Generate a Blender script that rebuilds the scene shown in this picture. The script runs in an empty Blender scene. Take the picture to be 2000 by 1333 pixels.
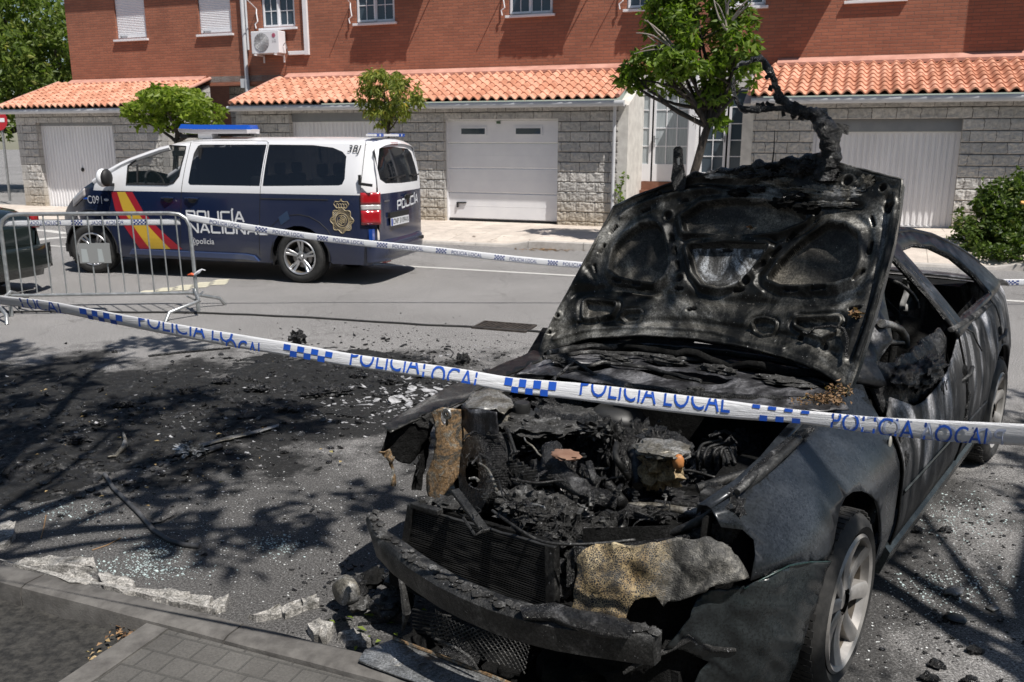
import bpy, bmesh, math, random
import numpy as np
from mathutils import Vector, Matrix, noise
from mathutils.geometry import delaunay_2d_cdt
R = math.radians
random.seed(7)
SC = bpy.context.scene
COL = SC.collection
# ------------------------------------------------------------------ camera
FPX = 1700.0; TH = math.atan(396/1700.0); HC = 1.87
cam = bpy.data.cameras.new('camera'); camo = bpy.data.objects.new('camera', cam); COL.objects.link(camo)
camo.location = (0, 0, HC); camo.rotation_euler = (R(90)-TH, 0, 0)
cam.sensor_width = 36; cam.lens = 36*FPX/2000; cam.clip_end = 600; cam.clip_start = .05
cam.dof.use_dof = True; cam.dof.focus_distance = 3.3; cam.dof.aperture_fstop = 9.0
SC.camera = camo
# ------------------------------------------------------------------ light
W = bpy.data.worlds.new('World'); SC.world = W; W.use_nodes = True
SUN = Vector((.48, -.56, 1.33)).normalized()
_n = W.node_tree.nodes; _sky = _n.new('ShaderNodeTexSky'); _sky.sky_type = 'NISHITA'; _sky.sun_disc = False
_sky.sun_elevation = math.asin(SUN.z); _sky.sun_rotation = math.atan2(SUN.x, SUN.y)
_sky.air_density = 1.0; _sky.dust_density = .6; _sky.ozone_density = 1.2
W.node_tree.links.new(_sky.outputs[0], _n['Background'].inputs[0]); _n['Background'].inputs[1].default_value = .062
sl = bpy.data.lights.new('sun', 'SUN'); sl.energy = 5.0; sl.angle = R(.53); sl.color = (1, .955, .89)
slo = bpy.data.objects.new('sun', sl); COL.objects.link(slo); slo.rotation_euler = SUN.to_track_quat('Z', 'Y').to_euler()
SC.view_settings.view_transform = 'Standard'; SC.view_settings.look = 'None'
SC.view_settings.exposure = 0.27; SC.view_settings.gamma = 1.0
SC.render.engine = 'CYCLES'
cy_ = SC.cycles; cy_.max_bounces = 6; cy_.diffuse_bounces = 3; cy_.glossy_bounces = 3; cy_.transmission_bounces = 6
cy_.transparent_max_bounces = 8; cy_.use_denoising = True; cy_.caustics_reflective = False; cy_.caustics_refractive = False
cy_.sample_clamp_indirect = 8
# ------------------------------------------------------------------ measuring: a pixel of the 2000 px wide photo to a point of the place
_c, _s = math.cos(TH), math.sin(TH)
CAM = np.array([0, 0, HC])
def ray(px, py):
    v = (666.5-py)/FPX
    return np.array([(px-1000)/FPX, _c+v*_s, v*_c-_s])
def PZ(px, py, z=0.0):
    d = ray(px, py); return CAM+d*(z-HC)/d[2]
def PP(px, py, p, n):
    d = ray(px, py); n = np.array(n, float); return CAM+d*(np.dot(np.array(p)-CAM, n)/np.dot(d, n))
def PT(px, py, t):
    return CAM+ray(px, py)*t
FU = np.array([.934, -.357, 0]); FN = np.array([.357, .934, 0]); FP0 = np.array([-1.45, 19.04, 0])
FROT = math.atan2(-.357, .934)
def FW(s, d, z=0.0): return FP0+FU*s+FN*d+np.array([0, 0, z])
# ------------------------------------------------------------------ objects
def tag(o, label=None, cat=None, group=None, kind=None):
    if label: o['label'] = label
    if cat: o['category'] = cat
    if group: o['group'] = group
    if kind: o['kind'] = kind
    return o
def thing(name, label, cat, loc=(0, 0, 0), rz=0.0, group=None):
    o = bpy.data.objects.new(name, None); COL.objects.link(o); o.empty_display_size = .1
    o.location = Vector(loc); o.rotation_euler = (0, 0, rz)
    return tag(o, label, cat, group)
def hthing(name, label, cat, s, group=None):
    return thing(name, label, cat, FW(s, 0), FROT, group)
def copy_tree(o, parent=None):
    c = o.copy(); COL.objects.link(c); c.parent = parent
    for ch in list(o.children): copy_tree(ch, c)
    return c
class MB:
    def __init__(s): s.v = []; s.f = []; s.m = []
    def add(s, vs, fs, m=0):
        b = len(s.v); s.v.extend([tuple(map(float, v)) for v in vs]); s.f.extend([tuple(i+b for i in f) for f in fs]); s.m.extend([m]*len(fs)); return s
    def box(s, c, d, m=0, rz=0.0, rx=0.0, ry=0.0, M=None):
        x, y, z = d[0]/2, d[1]/2, d[2]/2
        vs = [Vector((a*x, b*y, e*z)) for a in (-1, 1) for b in (-1, 1) for e in (-1, 1)]
        if M is None: M = Matrix.Rotation(rz, 3, 'Z') @ Matrix.Rotation(ry, 3, 'Y') @ Matrix.Rotation(rx, 3, 'X')
        vs = [M @ v+Vector(c) for v in vs]
        return s.add(vs, [(0, 1, 3, 2), (4, 6, 7, 5), (0, 4, 5, 1), (2, 3, 7, 6), (0, 2, 6, 4), (1, 5, 7, 3)], m)
    def span(s, a, b, m=0):
        a = np.array(a, float); b = np.array(b, float)
        return s.box((a+b)/2, np.abs(b-a), m)
    def bar(s, a, b, w, h, m=0, up=(0, 0, 1)):
        a = Vector(a); b = Vector(b); d = b-a; L = d.length; d.normalize()
        u = Vector(up); x = d.cross(u)
        if x.length < 1e-4: x = d.cross(Vector((1, 0, 0)))
        x.normalize(); y = x.cross(d)
        M = Matrix((d, x, y)).transposed()
        return s.box((a+b)/2, (L, w, h), m, M=M)
    def tube(s, pts, r, seg=8, m=0, caps=True, closed=False):
        P = [Vector(p) for p in pts]; n = len(P)
        rr = r if hasattr(r, '__len__') else [r]*n
        up = None; rings = []
        for i, p in enumerate(P):
            if closed: t = P[(i+1) % n]-P[i-1]
            else: t = P[min(i+1, n-1)]-P[max(i-1, 0)]
            if t.length < 1e-9: t = Vector((0, 0, 1))
            t.normalize()
            if up is None:
                up = Vector((0, 0, 1)) if abs(t.z) < .9 else Vector((1, 0, 0))
            x = t.cross(up)
            if x.length < 1e-5: x = t.orthogonal()
            x.normalize(); up = x.cross(t).normalized()
            rings.append([p+(x*math.cos(a)+up*math.sin(a))*rr[i] for a in [2*math.pi*k/seg for k in range(seg)]])
        vs = [v for ring in rings for v in ring]; fs = []
        N = n if closed else n-1
        for i in range(N):
            a = i*seg; b = ((i+1) % n)*seg
            for k in range(seg):
                k2 = (k+1) % seg; fs.append((a+k, a+k2, b+k2, b+k))
        if caps and not closed:
            fs.append(tuple(range(seg-1, -1, -1))); fs.append(tuple((n-1)*seg+k for k in range(seg)))
        return s.add(vs, fs, m)
    def grid(s, fn, nu, nv, m=0, closed_u=False):
        vs = [fn(i/nu, j/nv) for j in range(nv+1) for i in range(nu+1)]
        fs = [(j*(nu+1)+i, j*(nu+1)+i+1, (j+1)*(nu+1)+i+1, (j+1)*(nu+1)+i) for j in range(nv) for i in range(nu)]
        return s.add(vs, fs, m)
    def lathe(s, prof, seg=32, m=0, c=(0, 0, 0), axis='Y'):
        # prof: (radius, along axis)
        vs = []
        for r, h in prof:
            for k in range(seg):
                a = 2*math.pi*k/seg
                q = (r*math.cos(a), h, r*math.sin(a)) if axis == 'Y' else (r*math.cos(a), r*math.sin(a), h) if axis == 'Z' else (h, r*math.cos(a), r*math.sin(a))
                vs.append((q[0]+c[0], q[1]+c[1], q[2]+c[2]))
        fs = []
        for i in range(len(prof)-1):
            for k in range(seg):
                k2 = (k+1) % seg; fs.append((i*seg+k, i*seg+k2, (i+1)*seg+k2, (i+1)*seg+k))
        return s.add(vs, fs, m)
    def blob(s, c, r, m=0, rough=.25, fr=3.0, seg=24, seed=0, M=None):
        c = Vector(c); r = Vector(r) if hasattr(r, '__len__') else Vector((r, r, r)); vs = []; fs = []
        nv = seg//2
        for j in range(nv+1):
            th = math.pi*j/nv
            for k in range(seg):
                ph = 2*math.pi*k/seg
                d = Vector((math.sin(th)*math.cos(ph), math.sin(th)*math.sin(ph), math.cos(th)))
                q = noise.fractal(d*fr+Vector((seed*7.3, seed*1.7, 0)), 1.0, 2.0, 4)
                e = Vector((d.x*r.x, d.y*r.y, d.z*r.z))*(1+rough*q)
                if M is not None: e = M @ e
                vs.append(c+e)
        for j in range(nv):
            for k in range(seg):
                k2 = (k+1) % seg; fs.append((j*seg+k, j*seg+k2, (j+1)*seg+k2, (j+1)*seg+k))
        return s.add(vs, fs, m)
    def merge(s, o, T=None, m=None):
        b = len(s.v)
        s.v.extend([tuple(T @ Vector(v)) if T is not None else v for v in o.v]); s.f.extend([tuple(i+b for i in f) for f in o.f]); s.m.extend(o.m if m is None else [m]*len(o.f)); return s
    def build(s, name, mats, parent=None, world=False, smooth=None, solid=0.0, bevel=0.0, weld=False, off=0.0):
        me = bpy.data.meshes.new(name)
        vs = s.v
        if world and parent is not None:
            Mi = Matrix.LocRotScale(parent.location, parent.rotation_euler, None).inverted()
            if parent.parent is not None:
                pp = parent.parent; Mi = Mi @ Matrix.LocRotScale(pp.location, pp.rotation_euler, None).inverted()
            vs = [tuple(Mi @ Vector(v)) for v in vs]
        me.from_pydata(vs, [], s.f)
        mats = mats if isinstance(mats, (list, tuple)) else [mats]
        for mm in mats: me.materials.append(mm)
        if max(s.m or [0]) > 0: me.polygons.foreach_set('material_index', s.m)
        if weld:
            bm = bmesh.new(); bm.from_mesh(me); bmesh.ops.remove_doubles(bm, verts=bm.verts, dist=1e-4)
            bmesh.ops.recalc_face_normals(bm, faces=bm.faces); bm.to_mesh(me); bm.free()
        me.update()
        if smooth is not None:
            me.polygons.foreach_set('use_smooth', [True]*len(me.polygons))
            if smooth < 179: me.set_sharp_from_angle(angle=R(smooth))
        o = bpy.data.objects.new(name, me); COL.objects.link(o)
        if parent is not None: o.parent = parent
        if solid:
            md = o.modifiers.new('s', 'SOLIDIFY'); md.thickness = abs(solid); md.offset = off
        if bevel:
            md = o.modifiers.new('b', 'BEVEL'); md.width = bevel; md.segments = 2; md.limit_method = 'ANGLE'; md.angle_limit = R(40)
        return o
def inpoly(p, poly):
    x, y = p; r = False; j = len(poly)-1
    for i in range(len(poly)):
        xi, yi = poly[i][0], poly[i][1]; xj, yj = poly[j][0], poly[j][1]
        if (yi > y) != (yj > y) and x < (xj-xi)*(y-yi)/(yj-yi)+xi: r = not r
        j = i
    return r
def subdiv(poly, step):
    out = []
    for i in range(len(poly)):
        a = poly[i]; b = poly[(i+1) % len(poly)]; n = max(1, int(math.hypot(b[0]-a[0], b[1]-a[1])/step))
        for k in range(n): out.append((a[0]+(b[0]-a[0])*k/n, a[1]+(b[1]-a[1])*k/n))
    return out
def sheet(outers, holes=(), step=.1, fn=None, m=0, mb=None, jitter=0.0):
    """triangulated flat outline(s) with holes; fn maps (u,v) to a point"""
    mb = mb or MB(); V = []; E = []; polys = []
    outs = [subdiv(o, step) for o in outers]; hs = [subdiv(h, step) for h in holes]
    for p in outs+hs:
        b = len(V); V.extend([Vector(q) for q in p]); E.extend([(b+i, b+(i+1) % len(p)) for i in range(len(p))])
    xs = [p[0] for o in outs for p in o]; ys = [p[1] for o in outs for p in o]
    if step < 50:
        nx = int((max(xs)-min(xs))/step); ny = int((max(ys)-min(ys))/step)
        for i in range(1, nx+1):
            for j in range(1, ny+1):
                q = (min(xs)+i*step+(.5*step if j % 2 else 0), min(ys)+j*step)
                if any(inpoly(q, o) for o in outs) and not any(inpoly(q, h) for h in hs): V.append(Vector(q))
    r = delaunay_2d_cdt(V, E, [], 0, 1e-5)
    vs, fs = r[0], r[2]; F = []
    for f in fs:
        c = (sum(vs[i].x for i in f)/len(f), sum(vs[i].y for i in f)/len(f))
        if any(inpoly(c, o) for o in outs) and not any(inpoly(c, h) for h in hs): F.append(tuple(f))
    fn = fn or (lambda u, v: (u, v, 0))
    used = sorted({i for f in F for i in f}); ix = {k: i for i, k in enumerate(used)}
    mb.add([fn(vs[i].x, vs[i].y) for i in used], [tuple(ix[i] for i in f) for f in F], m)
    return mb
def text_mb(txt, size, fn, m=0, mb=None, cuts=0.0, align='LEFT', sx=1.0, clip=None, shear=0.0):
    cu = bpy.data.curves.new('t', 'FONT'); cu.body = txt; cu.size = size; cu.align_x = align; cu.resolution_u = 3; cu.fill_mode = 'FRONT'; cu.shear = shear
    ob = bpy.data.objects.new('t', cu); COL.objects.link(ob); bpy.context.view_layer.update()
    me = bpy.data.meshes.new_from_object(ob.evaluated_get(bpy.context.evaluated_depsgraph_get()))
    bm = bmesh.new(); bm.from_mesh(me)
    for v in bm.verts: v.co.x *= sx
    if clip:
        for co, no in (((0, clip[0], 0), (0, -1, 0)), ((0, clip[1], 0), (0, 1, 0))):
            bmesh.ops.bisect_plane(bm, geom=bm.verts[:]+bm.edges[:]+bm.faces[:], plane_co=co, plane_no=no, clear_outer=True)
    if cuts:
        xs = [v.co.x for v in bm.verts] or [0]; x = min(xs)+cuts
        while x < max(xs):
            bmesh.ops.bisect_plane(bm, geom=bm.verts[:]+bm.edges[:]+bm.faces[:], plane_co=(x, 0, 0), plane_no=(1, 0, 0)); x += cuts
    mb = mb or MB(); bm.verts.index_update()
    mb.add([fn(v.co.x, v.co.y) for v in bm.verts], [tuple(v.index for v in f.verts) for f in bm.faces], m)
    bm.free(); bpy.data.objects.remove(ob); bpy.data.curves.remove(cu); bpy.data.meshes.remove(me)
    return mb
# ------------------------------------------------------------------ materials
def _new(name):
    m = bpy.data.materials.new(name); m.use_nodes = True; nt = m.node_tree; b = nt.nodes['Principled BSDF']
    return m, nt, b
def lnk(nt, a, b): nt.links.new(a, b)
def rgb(c): return (c[0], c[1], c[2], 1)
def ncoord(nt, scale=(1, 1, 1), rot=(0, 0, 0), loc=(0, 0, 0), kind='Object'):
    t = nt.nodes.new('ShaderNodeTexCoord'); mp = nt.nodes.new('ShaderNodeMapping')
    mp.inputs['Scale'].default_value = scale; mp.inputs['Rotation'].default_value = rot; mp.inputs['Location'].default_value = loc
    lnk(nt, t.outputs[kind], mp.inputs[0]); return mp.outputs[0]
def nnoise(nt, vec, scale, detail=5, rough=.6, dist=0.0):
    n = nt.nodes.new('ShaderNodeTexNoise'); n.inputs['Scale'].default_value = scale; n.inputs['Detail'].default_value = detail
    n.inputs['Roughness'].default_value = rough; n.inputs['Distortion'].default_value = dist; lnk(nt, vec, n.inputs['Vector']); return n.outputs[0]
def nramp(nt, fac, stops, interp='LINEAR'):
    r = nt.nodes.new('ShaderNodeValToRGB'); r.color_ramp.interpolation = interp; e = r.color_ramp.elements
    while len(e) < len(stops): e.new(.5)
    for i, (p, c) in enumerate(stops):
        e[i].position = p; e[i].color = rgb(c) if hasattr(c, '__len__') else (c, c, c, 1)
    lnk(nt, fac, r.inputs[0]); return r.outputs[0]
def nmix(nt, fac, a, b, mode='MIX'):
    x = nt.nodes.new('ShaderNodeMix'); x.data_type = 'RGBA'; x.blend_type = mode
    for k, v in (('Factor', fac), ('A', a), ('B', b)):
        i = [q for q in x.inputs if q.name == k and (q.type == 'RGBA' or (k == 'Factor' and q.type == 'VALUE'))][0]
        if isinstance(v, (int, float)): i.default_value = v if i.type == 'VALUE' else (v, v, v, 1)
        elif hasattr(v, '__len__'): i.default_value = rgb(v)
        else: lnk(nt, v, i)
    return [q for q in x.outputs if q.type == 'RGBA'][0]
def nmath(nt, op, a, b=0.0, c=None, clamp=False):
    x = nt.nodes.new('ShaderNodeMath'); x.operation = op; x.use_clamp = clamp
    for i, v in enumerate((a, b) if c is None else (a, b, c)):
        if isinstance(v, (int, float)): x.inputs[i].default_value = v
        else: lnk(nt, v, x.inputs[i])
    return x.outputs[0]
def nbump(nt, b, h, strength=.3, dist=.01):
    x = nt.nodes.new('ShaderNodeBump'); x.inputs['Strength'].default_value = strength; x.inputs['Distance'].default_value = dist
    lnk(nt, h, x.inputs['Height']); lnk(nt, x.outputs[0], b.inputs['Normal']); return x
def pm(name, c1, c2=None, scale=6, rough=.6, metal=0.0, bump=0.0, bscale=60, spec=None, detail=6, lo=.35, hi=.65, bd=.005, stretch=(1, 1, 1), coat=0.0, rvar=0.0):
    m, nt, b = _new(name); b.inputs['Roughness'].default_value = rough; b.inputs['Metallic'].default_value = metal
    if spec is not None: b.inputs['Specular IOR Level'].default_value = spec
    if coat: b.inputs['Coat Weight'].default_value = coat
    if c2 is None: b.inputs['Base Color'].default_value = rgb(c1)
    vec = ncoord(nt, stretch) if (c2 is not None or bump) else None
    if c2 is not None:
        f = nnoise(nt, vec, scale, detail); lnk(nt, nramp(nt, f, [(lo, c1), (hi, c2)]), b.inputs['Base Color'])
        if rvar:
            lnk(nt, nramp(nt, nnoise(nt, vec, scale*1.7, 4), [(.3, max(0, rough-rvar)), (.7, min(1, rough+rvar))]), b.inputs['Roughness'])
    if bump: nbump(nt, b, nnoise(nt, vec, bscale, 6, .65), bump, bd)
    return m
def glass_mat(name, c=(.02, .025, .03), rough=.04, alpha=1.0):
    m, nt, b = _new(name); b.inputs['Base Color'].default_value = rgb(c); b.inputs['Roughness'].default_value = rough
    b.inputs['Specular IOR Level'].default_value = .6; b.inputs['Alpha'].default_value = alpha
    return m
M_ = {}
# ================================================================== setting: road, pavements
def road_mat():
    m, nt, b = _new('asphalt'); vec = ncoord(nt)
    big = nnoise(nt, vec, .35, 5, .6); fine = nnoise(nt, vec, 105, 4, .9); mid = nnoise(nt, vec, 9, 6, .65)
    base = nramp(nt, fine, [(.40, (.060, .058, .057)), (.50, (.175, .169, .166)), (.60, (.47, .457, .45))])
    tone = nramp(nt, big, [(.3, .80), (.7, 1.16)])
    col = nmix(nt, 1.0, base, tone, 'MULTIPLY')
    col = nmix(nt, nramp(nt, mid, [(.6, 0.0), (.75, .35)]), col, (.09, .085, .08))
    cv = nt.nodes.new('ShaderNodeTexVoronoi'); cv.feature = 'DISTANCE_TO_EDGE'; cv.inputs['Scale'].default_value = .55
    dv = nt.nodes.new('ShaderNodeVectorMath'); dv.operation = 'ADD'; wob = nt.nodes.new('ShaderNodeTexNoise'); wob.inputs['Scale'].default_value = 1.6; wob.inputs['Detail'].default_value = 6
    lnk(nt, vec, wob.inputs['Vector']); lnk(nt, vec, dv.inputs[0]); lnk(nt, wob.outputs['Color'], dv.inputs[1]); lnk(nt, dv.outputs[0], cv.inputs['Vector'])
    crack = nramp(nt, cv.outputs[0], [(.0, .55), (.006, 0.0)])
    col = nmix(nt, crack, col, (.05, .048, .046))
    mask = None
    # burnt areas: centre, half sizes, rotation, softness
    for k, (cx, cy, ax, ay, rz, amt) in enumerate([(-2.7, 6.0, 3.3, 1.55, -.13, 1.0), (-1.3, 6.35, 1.9, 1.2, .2, 1.0), (-1.2, 3.9, 3.0, 1.3, -.3, .62), (1.0, 3.9, 1.3, 2.6, -.66, .8), (3.7, 4.7, .75, 1.1, .2, .9), (3.1, 3.3, .5, .35, .4, .8), (-5.2, 5.6, 2.0, 1.5, 0, .8)]):
        v = ncoord(nt, (1/ax, 1/ay, 0), (0, 0, 0), (0, 0, 0))
        mp = v.node; mp.vector_type = 'TEXTURE'
        mp.inputs['Location'].default_value = (cx, cy, 0); mp.inputs['Rotation'].default_value = (0, 0, rz); mp.inputs['Scale'].default_value = (ax, ay, 1)
        ln = nt.nodes.new('ShaderNodeVectorMath'); ln.operation = 'LENGTH'; lnk(nt, v, ln.inputs[0])
        g = nmath(nt, 'SUBTRACT', 1.15, ln.outputs['Value'])
        g = nmath(nt, 'ADD', g, nmath(nt, 'MULTIPLY', nmath(nt, 'SUBTRACT', nnoise(nt, vec, 1.4, 7, .7), .5), 2.6))
        g = nmath(nt, 'MULTIPLY', nmath(nt, 'MULTIPLY', g, 2.2, clamp=True), amt)
        mask = g if mask is None else nmath(nt, 'MAXIMUM', mask, g)
    soot = nramp(nt, nnoise(nt, vec, 38, 5, .75), [(.40, (.003, .003, .003)), (.57, (.010, .010, .010)), (.66, (.06, .06, .062)), (.74, (.32, .32, .33))])
    col = nmix(nt, nmath(nt, 'MULTIPLY', mask, .96), col, soot)
    lnk(nt, col, b.inputs['Base Color']); b.inputs['Roughness'].default_value = .85
    b.inputs['Specular IOR Level'].default_value = .35
    h = nmath(nt, 'ADD', nmath(nt, 'MULTIPLY', fine, 1.3), nmath(nt, 'MULTIPLY', nnoise(nt, vec, 22, 5, .7), nmath(nt, 'MULTIPLY', mask, 2.0)))
    nbump(nt, b, h, .6, .008)
    return m
M_['asphalt'] = road_mat()
M_['paving'] = None
def paving_mat(name, c1, c2, line, tw, th, rot=FROT, mortar=.006, ms=.5):
    m, nt, b = _new(name); vec = ncoord(nt, (1, 1, 1), (0, 0, -rot))
    br = nt.nodes.new('ShaderNodeTexBrick'); lnk(nt, vec, br.inputs['Vector']); br.inputs['Scale'].default_value = 1
    br.inputs['Brick Width'].default_value = tw; br.inputs['Row Height'].default_value = th; br.inputs['Mortar Size'].default_value = mortar
    br.inputs['Mortar Smooth'].default_value = ms; br.offset = .5
    br.inputs['Color1'].default_value = rgb(c1); br.inputs['Color2'].default_value = rgb(c2); br.inputs['Mortar'].default_value = rgb(line)
    n = nnoise(nt, vec, 3.2, 7, .65); f = nnoise(nt, vec, 140, 3, .7)
    col = nmix(nt, 1.0, br.outputs[0], nramp(nt, n, [(.3, .72), (.7, 1.12)]), 'MULTIPLY')
    col = nmix(nt, 1.0, col, nramp(nt, f, [(.3, .75), (.7, 1.2)]), 'MULTIPLY')
    lnk(nt, col, b.inputs['Base Color']); b.inputs['Roughness'].default_value = .85
    nbump(nt, b, nmath(nt, 'ADD', nmath(nt, 'MULTIPLY', br.outputs['Fac'], -1.6), nmath(nt, 'MULTIPLY', f, .6)), .5, .006)
    return m
M_['far_paving'] = paving_mat('far_paving', (.56, .49, .43), (.62, .55, .48), (.33, .29, .25), .8, .8, mortar=.008)
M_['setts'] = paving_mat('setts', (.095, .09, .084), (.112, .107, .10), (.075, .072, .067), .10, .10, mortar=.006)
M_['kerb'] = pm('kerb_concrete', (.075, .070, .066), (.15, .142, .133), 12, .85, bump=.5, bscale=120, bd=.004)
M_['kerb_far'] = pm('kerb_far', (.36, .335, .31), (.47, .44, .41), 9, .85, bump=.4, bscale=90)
M_['soil'] = pm('soil', (.012, .012, .012), (.06, .057, .052), 30, .95, bump=1.0, bscale=45, bd=.02)
M_['white_paint'] = pm('road_paint', (.42, .41, .39), (.62, .61, .59), 25, .75, bump=.2, bscale=80)
def struct(name, mb, mat, **k):
    o = mb.build(name, mat, **k); o['kind'] = 'structure'; return o
g = MB(); g.add([(-110, -60, 0), (110, -60, 0), (110, 150, 0), (-110, 150, 0)], [(0, 1, 2, 3)]); struct('road', g, M_['asphalt'])
# far pavement with kerb and dropped ramps by the garages
def fkerb_z(s):
    # kerb height: low where a garage opens
    def low(a, b, w=.45):
        return min(max((s-a)/w+1, 0), 1)*min(max((b-s)/w+1, 0), 1)
    q = max(low(-12, -9), low(-4.5, 2.6), low(7.2, 10.2))
    return .125-.085*q
def side_h(s): return .125+max(0, (s-4))*.03
def pav(u, v):
    s = -34+u*62; d = -2.85+v*2.95; a = min(v*3.2, 1); z = fkerb_z(s)*(1-a)+side_h(s)*a
    return FW(s, d, z)
g = MB(); g.grid(pav, 310, 8); struct('sidewalk', g, M_['far_paving'], smooth=60)
g = MB()
for k in range(62):
    s0 = -34+k; n = 4
    for q in range(n):
        a = s0+q/n*.992; b_ = s0+(q+1)/n*.992
        z0, z1 = fkerb_z(a)+.004, fkerb_z(b_)+.004
        P = [FW(a, -3.0, 0), FW(b_, -3.0, 0), FW(b_, -2.985, z1-.01), FW(a, -2.985, z0-.01), FW(b_, -2.965, z1), FW(a, -2.965, z0), FW(b_, -2.85, z1), FW(a, -2.85, z0)]
        g.add(P, [(0, 1, 2, 3), (3, 2, 4, 5), (5, 4, 6, 7)])
struct('far_kerb', g, M_['kerb_far'])
# road edge line and the parking line far left
def ribbon_line(pts, w, name, z=.004):
    g = MB(); vs = []
    for i, p in enumerate(pts):
        a = Vector(pts[max(i-1, 0)]); b_ = Vector(pts[min(i+1, len(pts)-1)]); t = (b_-a).normalized(); nn = Vector((-t.y, t.x, 0))
        vs += [Vector(p)+nn*w/2+Vector((0, 0, z)), Vector(p)-nn*w/2+Vector((0, 0, z))]
    g.add(vs, [(2*i, 2*i+1, 2*i+3, 2*i+2) for i in range(len(pts)-1)])
    return struct(name, g, M_['white_paint'])
ribbon_line([FW(s, -5.72) for s in np.linspace(-7.5, 16, 20)], .1, 'road_marking')
ribbon_line([PZ(128, 464), PZ(90, 467), PZ(60, 471), PZ(30, 477), PZ(-60, 492)], .28, 'road_marking')
ribbon_line([PZ(130, 457), PZ(90, 451), PZ(40, 449), PZ(-60, 449)], .22, 'road_marking')
# near kerb, tree pit and pavement
K0 = PZ(0, 1095, .13); K1 = PZ(621, 1248, .13); KD = (K1-K0); KD[2] = 0; KD /= np.linalg.norm(KD); KN = np.array([-KD[1], KD[0], 0])  # KN points to the road
K0[2] = 0
def KW(a, b, z=0.0): return K0+KD*a+KN*b+np.array([0, 0, z])
g = MB()
k = -9.0
kj = [-9, -8, -7, -6, -5, -4, -3, -2, -1, -.05+.33, 1.28, 2.28, 3.28, 4.28, 5.3, 6.3, 7.3, 8.3]
for a, b_ in zip(kj[:-1], kj[1:]):
    n = 14
    for q in range(n):
        u0 = a+.004+(b_-a-.008)*q/n; u1 = a+.004+(b_-a-.008)*(q+1)/n
        def rg(u, b0, z0): 
            w_ = noise.noise(Vector((u*5, b0*9, z0*7)))*.008 if b0 > -.02 else noise.noise(Vector((u*4, b0*9, z0*7)))*.003
            return KW(u, b0+w_, z0)
        pr = [(.0, 0), (.002, .095), (-.008, .122), (-.022, .132), (-.105, .134), (-.128, .126), (-.134, .10), (-.136, 0)]
        P = [rg(u, b0, z0) for u in (u0, u1) for b0, z0 in pr]; L = len(pr)
        g.add(P, [(i, i+1, L+i+1, L+i) for i in range(L-1)])
        if q == 0 or q == n-1:
            off = 0 if q == 0 else L
            g.add([P[off+i] for i in range(L)], [tuple(range(L))])
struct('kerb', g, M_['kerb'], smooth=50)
g = MB()   # sett pavement at kerb height; the tree pit is an opening in it
def pvf(u, v): return KW(u, v, .118+.003*noise.noise(Vector((u*3, v*3, 0))))
# pit right edge: image (288,1207)->(135,1333)
E0 = PZ(300, 1210, .12); ea = float((E0-K0) @ KD)
sheet([[(-9, -.14), (-9, -1.5), (-9, -7), (8.3, -7), (8.3, -.14), (ea, -.14), (ea, -1.25), (ea-1.3, -1.25), (ea-1.3, -.14)]], (), .35, pvf, mb=g)
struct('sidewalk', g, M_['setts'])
g = MB()
for a, b_, c_, d_ in [(ea, -.14, ea+.10, -1.25), (ea-1.4, -.14, ea-1.3, -1.25), (ea-1.4, -1.25, ea+.10, -1.35)]:
    P0_ = [KW(x, y, z) for z in (0, .124) for x, y in ((a, b_), (c_, b_), (c_, d_), (a, d_))]
    g.add(P0_, [(4, 5, 6, 7), (0, 1, 5, 4), (1, 2, 6, 5), (2, 3, 7, 6), (3, 0, 4, 7)])
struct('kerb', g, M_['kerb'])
g = MB(); g.grid(lambda u, v: KW(ea-1.31+u*1.32, -1.26+v*1.13, .05+.015*noise.fractal(Vector((u*5, v*5, 3)), 1, 2, 4)), 60, 50); struct('ground', g, M_['soil'], smooth=180)
# ================================================================== houses
def brick_mat():
    m, nt, b = _new('brick'); t = nt.nodes.new('ShaderNodeTexCoord'); sp = nt.nodes.new('ShaderNodeSeparateXYZ'); lnk(nt, t.outputs['Object'], sp.inputs[0])
    cb = nt.nodes.new('ShaderNodeCombineXYZ'); lnk(nt, nmath(nt, 'ADD', sp.outputs[0], sp.outputs[1]), cb.inputs[0]); lnk(nt, sp.outputs[2], cb.inputs[1])
    br = nt.nodes.new('ShaderNodeTexBrick'); lnk(nt, cb.outputs[0], br.inputs['Vector']); br.inputs['Scale'].default_value = 1
    br.inputs['Brick Width'].default_value = .25; br.inputs['Row Height'].default_value = .0625; br.inputs['Mortar Size'].default_value = .007
    br.inputs['Mortar Smooth'].default_value = .35; br.inputs['Bias'].default_value = -.2
    br.inputs['Color1'].default_value = rgb((.345, .128, .074)); br.inputs['Color2'].default_value = rgb((.26, .094, .056)); br.inputs['Mortar'].default_value = rgb((.20, .105, .075))
    vec = t.outputs['Object']; n = nnoise(nt, vec, 1.1, 6, .6)
    col = nmix(nt, 1.0, br.outputs[0], nramp(nt, n, [(.3, .84), (.7, 1.16)]), 'MULTIPLY')
    bl = nt.nodes.new('ShaderNodeTexWhiteNoise')
    col = nmix(nt, nramp(nt, nnoise(nt, vec, 14, 4, .7), [(.55, 0.0), (.75, .35)]), col, (.40, .17, .10))
    lnk(nt, col, b.inputs['Base Color']); b.inputs['Roughness'].default_value = .8
    h = nmath(nt, 'ADD', nmath(nt, 'MULTIPLY', br.outputs['Fac'], -1.0), nmath(nt, 'MULTIPLY', nnoise(nt, vec, 60, 4, .6), .35))
    nbump(nt, b, h, .7, .008); return m
M_['brick'] = brick_mat()
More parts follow.
